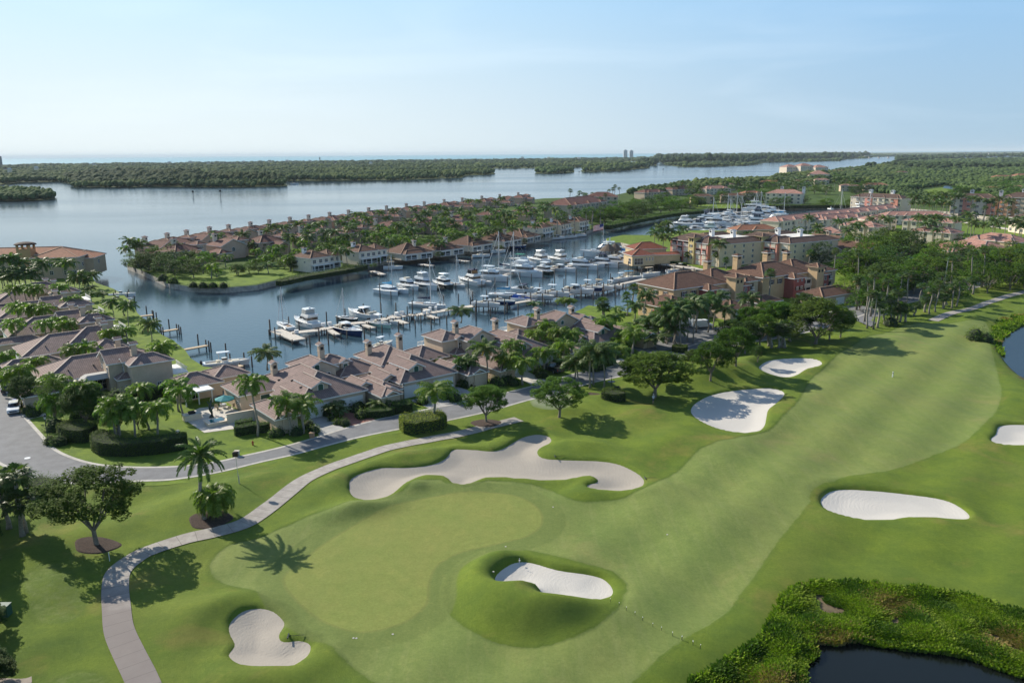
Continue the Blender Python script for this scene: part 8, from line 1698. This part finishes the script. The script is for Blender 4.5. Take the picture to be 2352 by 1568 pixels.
for x, y in Z(1000, 1350, 1200, [(1825,1085),(1880,1110),(1925,1137),(1978,1168),(2025,1200),(2088,1238),(2142,1262),(2210,1295),(2268,1320),(2338,1352)]) + Z(2100, 1400, 1140, [(57,1258),(120,1285),(190,1315),(240,1340)]): out.append(simple('rope_stake', 'x', 'stake', on(x, y), _stake, [M_BLK, M_WHITE]))
name_row(out, 'little white-topped stake', 'in the line beside the mound', 'stake', 'stakes beside the mound')
def _rake(mb): mb.tube([(0, 0, .06), (1.5, 0, .10)], .018, 5, 0); mb.box(-.05, .05, -.4, .4, .02, .12, 0); [mb.box(-.02, .02, y - .015, y + .015, -.03, .06, 0) for y in (-.3, -.1, .1, .3)]
out = [simple('bunker_rake', 'x', 'rake', on(x, y) + Vector((0, 0, .04)), _rake, M_BLK, rz=.1) for x, y in [(662,1462)] + Z(1000, 1350, 1200, [(1482,184),(2040,320)]) + Z(1500, 850, 900, [(665,1550)])[:0]]
for o, l in zip(out, ('black rake lying beside the nearest kidney-shaped bunker', 'black rake lying above the long bunker, right of its upper lobe', 'black rake lying at the right end of the long bunker')): o['label'] = l
out = [simple('sprinkler_head', 'x', 'sprinkler head', on(x, y), lambda mb: mb.tube([(0, 0, -.05), (0, 0, .04)], .10, 10), M_KERB) for x, y in Z(1000, 1350, 1200, [(1176,742),(232,1309),(250,1310),(476,1285),(1100,896),(1262,828),(2178,667),(1470,497)])]
name_row(out, 'tiny pale marker disc', 'on the turf round the green', 'sprinkler head', 'pale discs round the green')
simple('marker_post', 'thin white post beside the cart path below the oak', 'marker post', on(252, 1288), lambda mb: mb.tube([(0, 0, 0), (0, 0, 1.1)], .035, 6), M_WHITE)
simple('marker_post', 'thin white post on the dark slope above the mound bunker', 'marker post', on(1193, 1291), lambda mb: mb.tube([(0, 0, 0), (0, 0, .5)], .03, 6), M_WHITE)
def _ball(mb): rings = [[(x, y, .32 + .32 * v) for x, y in ring(12, .34 * math.sqrt(max(.01, 1 - v * v)))] for v in (-.98, -.7, -.3, .1, .5, .8, .98)]; mb.loft(rings, 0)
for (x, y), l in zip(Z(0, 900, 900, [(1470,1225),(1468,1250)]), ('larger pale shell ornament on the garden lawn', 'smaller pale shell ornament on the garden lawn')): simple('garden_ornament', l, 'garden ornament', on(x, y), _ball, M_PALE).scale = (1, 1, .8)
simple('manhole_cover', 'round metal manhole cover in the street curve', 'manhole cover', on(63, 1052) + Vector((0, 0, .03)), lambda mb: mb.tube([(0, 0, -.01), (0, 0, .012)], .42, 18), M_ALU)
def _bin(mb): mb.loft([[(x * a, y * a, z) for x, y in ((-.3, -.35), (.3, -.35), (.3, .35), (-.3, .35))] for z, a in ((0, .8), (.95, 1), (1.0, 1.06), (1.08, .95))], 0)
simple('wheeled_bin', 'blue wheeled bin on the kerb behind the white car', 'bin', on(*Z(*K5, [(188,1020)])[0]), _bin, mat('blue_plastic', (.02, .05, .28), .5), rz=.4)
simple('planter_box', 'wooden planter box at the first driveway kerb', 'planter', on(*Z(700, 850, 900, [(752,1395)])[0]), lambda mb: (mb.box(-.35, .35, -.35, .35, 0, .8, 0), mb.box(-.4, .4, -.4, .4, .8, .86, 0)), M_TEAK)
simple('utility_box', 'square wooden-sided utility box on the street verge below the hedge', 'utility box', on(*Z(700, 850, 900, [(130,1545)])[0]), lambda mb: (mb.box(-.35, .35, -.3, .3, 0, .75, 0), mb.box(-.38, .38, -.33, .33, .75, .8, 0)), M_DOCK)
simple('utility_box', 'green utility box in the left edge wood', 'utility box', on(12, 1412), lambda mb: (mb.box(-.5, .5, -.4, .4, 0, 1.1, 0), mb.box(-.54, .54, -.44, .44, 1.1, 1.17, 0)), M_GREENS)
simple('fire_hydrant', 'red fire hydrant on the grass before the longest hedge', 'fire hydrant', on(779, 1408 * .5 + 300)[:0] or on(581, 1022), lambda mb: (mb.tube([(0, 0, 0), (0, 0, .6), (0, 0, .75)], [.13, .13, .05], 8), mb.tube([(-.22, 0, .45), (.22, 0, .45)], .06, 6)), M_RED)
mb = MB(); mb.tube([(0, 0, 0), (0, 0, 9)], [.14, .09], 7); o = mb.build('utility_pole', M_ALU, label='pale leaning light pole in the big grove by the car park', cat='pole'); o.location = at(1880 + 106, 630) if 0 else at(2168, 655); o.rotation_euler = (0, .05, 0)
# ---- vehicles
M_TYRE = mat('tyre', (.02, .02, .02), .9); M_CWHITE = mat('white_car_paint', (.75, .76, .76), .25, coat=.5); M_CSIL = mat('silver_car_paint', (.42, .44, .46), .25, metal=.4, coat=.5); M_CDK = mat('dark_car_paint', (.03, .035, .04), .25, coat=.5)
M_HEADL = mat('headlight_lens', (.7, .72, .74), .1); M_TAIL = mat('tail_light_lens', (.35, .01, .01), .2)
def car(kind, m, label='x'):
    r = empty({'suv': 'parked_car', 'truck': 'pickup_truck', 'van': 'van'}[kind], (0, 0, 0), 0, label, {'suv': 'car', 'truck': 'pickup truck', 'van': 'van'}[kind]); L, Wd = {'suv': (4.7, 1.88), 'truck': (5.7, 2.0), 'van': (5.6, 2.05)}[kind]; b = MB()
    def sec(pts): b.loft([[(x, y, z) for x, z in pts] for y in (-Wd / 2, -Wd / 2 + .06, Wd / 2 - .06, Wd / 2)][1:3], 0)
    lo = [(-L / 2, .35), (L / 2, .35), (L / 2, .72), (L / 2 - .1, .88), (L / 2 - 1.25, 1.02), (-L / 2 + .1, 1.05), (-L / 2, .9)]; sec(lo)
    b.loft([[(x, y, z) for x, z in [(a * .985, .28 + (c - .35) * .9 + .1) for a, c in lo]] for y in (-Wd / 2, Wd / 2)], 0)
    if kind == 'suv': cabin(b, -L / 2 + .15, L / 2 - 1.15, Wd * .93, Wd * .93, 1.0, 1.62, .45, .85, 0, 1, .17, (.12, .86))
    elif kind == 'van': cabin(b, -L / 2 + .02, L / 2 - .75, Wd * .96, Wd * .96, 1.0, 2.05, .1, .8, 0, None, .12); cabin(b, L / 2 - 2.2, L / 2 - .83, Wd * .9, Wd * .97, 1.3, 1.85, .0, .42, 1, None, .08); [b.beam((x, -.7, 2.12), (x, .7, 2.12), .05, .05, 1) for x in (-1.5, 0)]
    else: cabin(b, -.5, L / 2 - 1.2, Wd * .92, Wd * .92, 1.0, 1.75, .25, .8, 0, 1, .15, (.12, .84)); b.box(-L / 2 + .12, -.6, -Wd / 2 + .12, Wd / 2 - .12, 1.051, 1.06, 2); [b.box(-L / 2 + .02, -.5, s * (Wd / 2 - .06) - .05, s * (Wd / 2 - .06) + .05, 1.0, 1.3, 0) for s in (-1, 1)]; b.box(-L / 2, -L / 2 + .08, -Wd / 2 + .05, Wd / 2 - .05, .9, 1.3, 0)
    b.box(L / 2 - .03, L / 2 + .03, -Wd * .3, Wd * .3, .45, .7, 2); b.build('body', [m, M_BGLASS, M_BLK], r)
    for x in (-L * .30, L * .31):
        for y in (-1, 1):
            w = MB(); w.tube([(x, y * (Wd / 2 - .2), .35), (x, y * (Wd / 2 + .02), .35)], .35, 14, 0); q = w.build('wheel', M_TYRE, r); w = MB(); w.tube([(x, y * (Wd / 2 + .021), .35), (x, y * (Wd / 2 + .03), .35)], .2, 10, 0); w.build('rim', M_ALU, q)
    for y in (-1, 1): w = MB(); w.box(L / 2 - .12, L / 2 + .02, y * Wd * .4 - .16, y * Wd * .4 + .16, .72, .86, 0); w.build('headlight', M_HEADL, r); w = MB(); w.box(-L / 2 - .02, -L / 2 + .05, y * Wd * .43 - .1, y * Wd * .43 + .1, .75, .98, 0); w.build('tail_light', M_TAIL, r)
    for y in (-1, 1): w = MB(); w.box(L / 2 - 1.75, L / 2 - 1.6, y * (Wd / 2 + .08) - .1, y * (Wd / 2 + .08) + .1, 1.02, 1.16, 0); w.build('mirror', m, r)
    return r
CW = car('suv', M_CWHITE); o = spawn(CW, on(33, 944), math.radians(-62), 1.0, 'white SUV parked alone in the street at the left edge'); o.location.z = 2.03
t = spawn(car('truck', M_CDK), on(*Z(*K4, [(970,1275)])[0]), math.radians(128), 1.0, 'dark pickup truck with a pale tailgate in the third villa drive')
for (x, y), m, k, a, l in zip(Z(*K7, [(575,760),(720,770),(150,790),(1555,660)]), (M_CWHITE, M_CWHITE, M_CSIL, M_CSIL), ('van', 'van', 'suv', 'suv'), (20, 15, 30, 30), ('white van behind the palms, left of two by the carport', 'white van with roof bars, right of two by the carport', 'silver car half hidden under the coconut grove', 'silver car under the roadside trees at the condominium')): o = car(k, m, l); o.location = at(x, y, 2.02); o.rotation_euler = (0, 0, math.radians(a))
o = spawn(car('suv', M_CDK), on(*Z(*K5, [(190,860)])[0]), math.radians(35), 1.0, 'dark car in the drive of the nearest left villa, behind bushes')
cars = []; CS, CD_ = car('suv', M_CSIL), car('suv', M_CDK)
for i, (x, y) in enumerate([(2040,611),(2052,609),(2063,606),(2075,606),(2086,604),(2097,603),(2030,598),(2044,596),(2058,594),(2072,592),(2086,590),(2148,617),(2158,619)]): cars.append(spawn((CW, CS, CW, CS, CD_, CW)[i % 6] , at(x, y - 2, 2.02), math.radians(35 + (i % 3)), 1.15))
name_row(cars, 'parked car', 'in the car park seen through the grove', 'car', 'cars in the car park')
# dark wood under the left edge trees; bay markers, towers, bridges
def marker(x, y, h, label, sign=True):
    r = empty('channel_marker', at(x, y, 0), 0, label, 'channel marker'); mb = MB(); mb.tube([(0, 0, -1), (0, 0, h)], .28, 6); mb.build('pile', M_PILE, r)
    if sign: mb = MB(); mb.box(-1.1, 1.1, -.3, -.2, h - 1.6, h + .6); mb.build('sign_board', M_DARK, r)
for i, (x, y, h) in enumerate([(444,451,6),(507,454,8),(1523,435-40,7),(1290,404,6),(1330,400,6),(1475,386,8),(1265,398,6),(676,420,5)][:6]): marker(x, y, h, ['dark channel marker pole, left of the pair on the open bay', 'dark channel marker with a board, right of the pair on the open bay', 'channel marker off the small dark islet', 'channel marker in front of the smallest islet', 'channel marker between the smallest and long islets', 'channel marker at the right tip of the long islet'][i])
def tower(x, y, w, h, label):
    p = at(x, y, 0); r = empty('high_rise', p, 0, label, 'high-rise'); mb = MB(); mb.box(-w / 2, w / 2, -w / 2, w / 2, 0, h, 0); mb.box(-w / 4, w / 4, -w / 4, w / 4, h, h + w * .2, 0); mb.build('wall', mat('tower_concrete', (.34, .36, .38), .9), r); n = 12
    for k in range(n): mb = MB(); z = h * (k + .35) / n; mb.box(-w * .45, w * .45, -w / 2 - .6, -w / 2 + .1, z, z + h / n * .45, 0); mb.build('window_band', M_BGLASS, r)
tower(1436, 361.5, 38, 70, 'grey high-rise on the horizon, left one of the twins'); tower(1449.5, 361.3, 38, 66, 'grey high-rise on the horizon, right one of the twins')
mb = MB(); mb.tube([(0, 0, 0), (0, 0, 22), (0, 0, 24), (0, 0, 34)], [3, 3, 6, 1], 8); o = mb.build('lookout_tower', mat('tower_dark', (.12, .13, .14), .8), label='thin dark tower standing on the ocean side of the barrier island', cat='tower'); o.location = at(735, 372.5, 0)
simple('apartment_tower', 'dark building cut off at the far left edge before the sea', 'building', at(-2, 384, 0), lambda mb: (mb.box(-14, 14, -8, 8, 0, 52, 0), mb.box(-6, 6, -4, 4, 52, 60, 0)), mat('far_building', (.12, .15, .17), .9))
wh = []
for i, (x, y) in enumerate([(15,402),(24,404),(85,398),(217,385),(438,378),(560,378),(620,376),(660,375),(712,376),(770,383),(852,384),(1000,372),(1200,366),(1260,366),(1330,368),(1570,362),(1640,361),(390,380),(480,381),(1720,357)]):
    d = (at(x, y, 0) - CAMP).length; w = 7 / PF * d; o = simple('island_house', 'x', 'house', at(x, y, 0), lambda mb: (mb.box(-w / 2, w / 2, -w / 3, w / 3, 0, 16, 0), mb.prism([(-w * .55, -w * .38), (w * .55, -w * .38), (w * .55, w * .38), (-w * .55, w * .38)], 16, 20, 1, inset=.6)), [M_PALE, M_FLATR if i % 3 else T_RED]); wh.append(o)
name_row(wh, 'tiny pale house', 'in the barrier island trees', 'house', 'houses on the barrier island')
def bridge(a, b, z, w, n, label):
    pa, pb = at(*a, 0), at(*b, 0); r = empty('road_bridge', pa, math.atan2(pb.y - pa.y, pb.x - pa.x), label, 'bridge'); L = (pb - pa).length; m = mat('bridge_concrete', (.38, .37, .35), .9); mb = MB(); mb.box(0, L, -w / 2, w / 2, z, z + 2.2, 0); mb.box(0, L, -w / 2 - .1, -w / 2 + .2, z + 2.2, z + 3.4, 0); mb.build('deck', m, r); pm = MB(); pm.box(-w * .12, w * .12, -w * .4, w * .4, -1, z, 0); me = pm.mesh('pier', m)
    for i in range(n): o = bpy.data.objects.new('pier', me); COL.objects.link(o); o.parent = r; o.location = (L * (i + .5) / n, 0, 0)
bridge((1985,363.5),(2095,362.5), 13, 18, 5, 'low grey bridge crossing the far end of the bay'); bridge((2190,357),(2480,355), 26, 20, 16, 'long pale causeway bridge on the right horizon')
# mist of the lawn sprinkler
mm = bpy.data.materials.new('sprinkler_mist'); mm.use_nodes = True; t_ = mm.node_tree; t_.nodes.remove(t_.nodes['Principled BSDF']); v = t_.nodes.new('ShaderNodeVolumePrincipled'); v.inputs['Color'].default_value = (.9, .92, .95, 1); v.inputs['Density'].default_value = .10; t_.links.new(v.outputs[0], t_.nodes['Material Output'].inputs['Volume'])
mb = MB(); mb.loft([[(x, y * .6, z) for x, y in ring(12, r)] for r, z in ((1.0, .1), (3.6, .7), (4.2, 1.8), (3.0, 2.8), (1, 3.2))], 0); o = mb.build('water_mist', mm, label='faint white sprinkler mist behind the leaning small oak', cat='mist', kind='stuff'); o.location = on(1268, 940)
# ------------------------------------------------------------ the air over the bay
hm_ = bpy.data.materials.new('haze'); hm_.use_nodes = True; t_ = hm_.node_tree; t_.nodes.remove(t_.nodes['Principled BSDF'])
v = t_.nodes.new('ShaderNodeVolumePrincipled'); v.inputs['Color'].default_value = (0.80, 0.92, 1.0, 1); v.inputs['Density'].default_value = 0.000032; v.inputs['Anisotropy'].default_value = 0.0
t_.links.new(v.outputs[0], t_.nodes['Material Output'].inputs['Volume'])
mb = MB(); mb.box(-61000, 61000, -2500, 71000, -4, 130, 0); o = mb.build('haze', hm_, kind='stuff'); o['label'] = 'thin blue morning haze over the bay and the far shore'; o['category'] = 'haze'
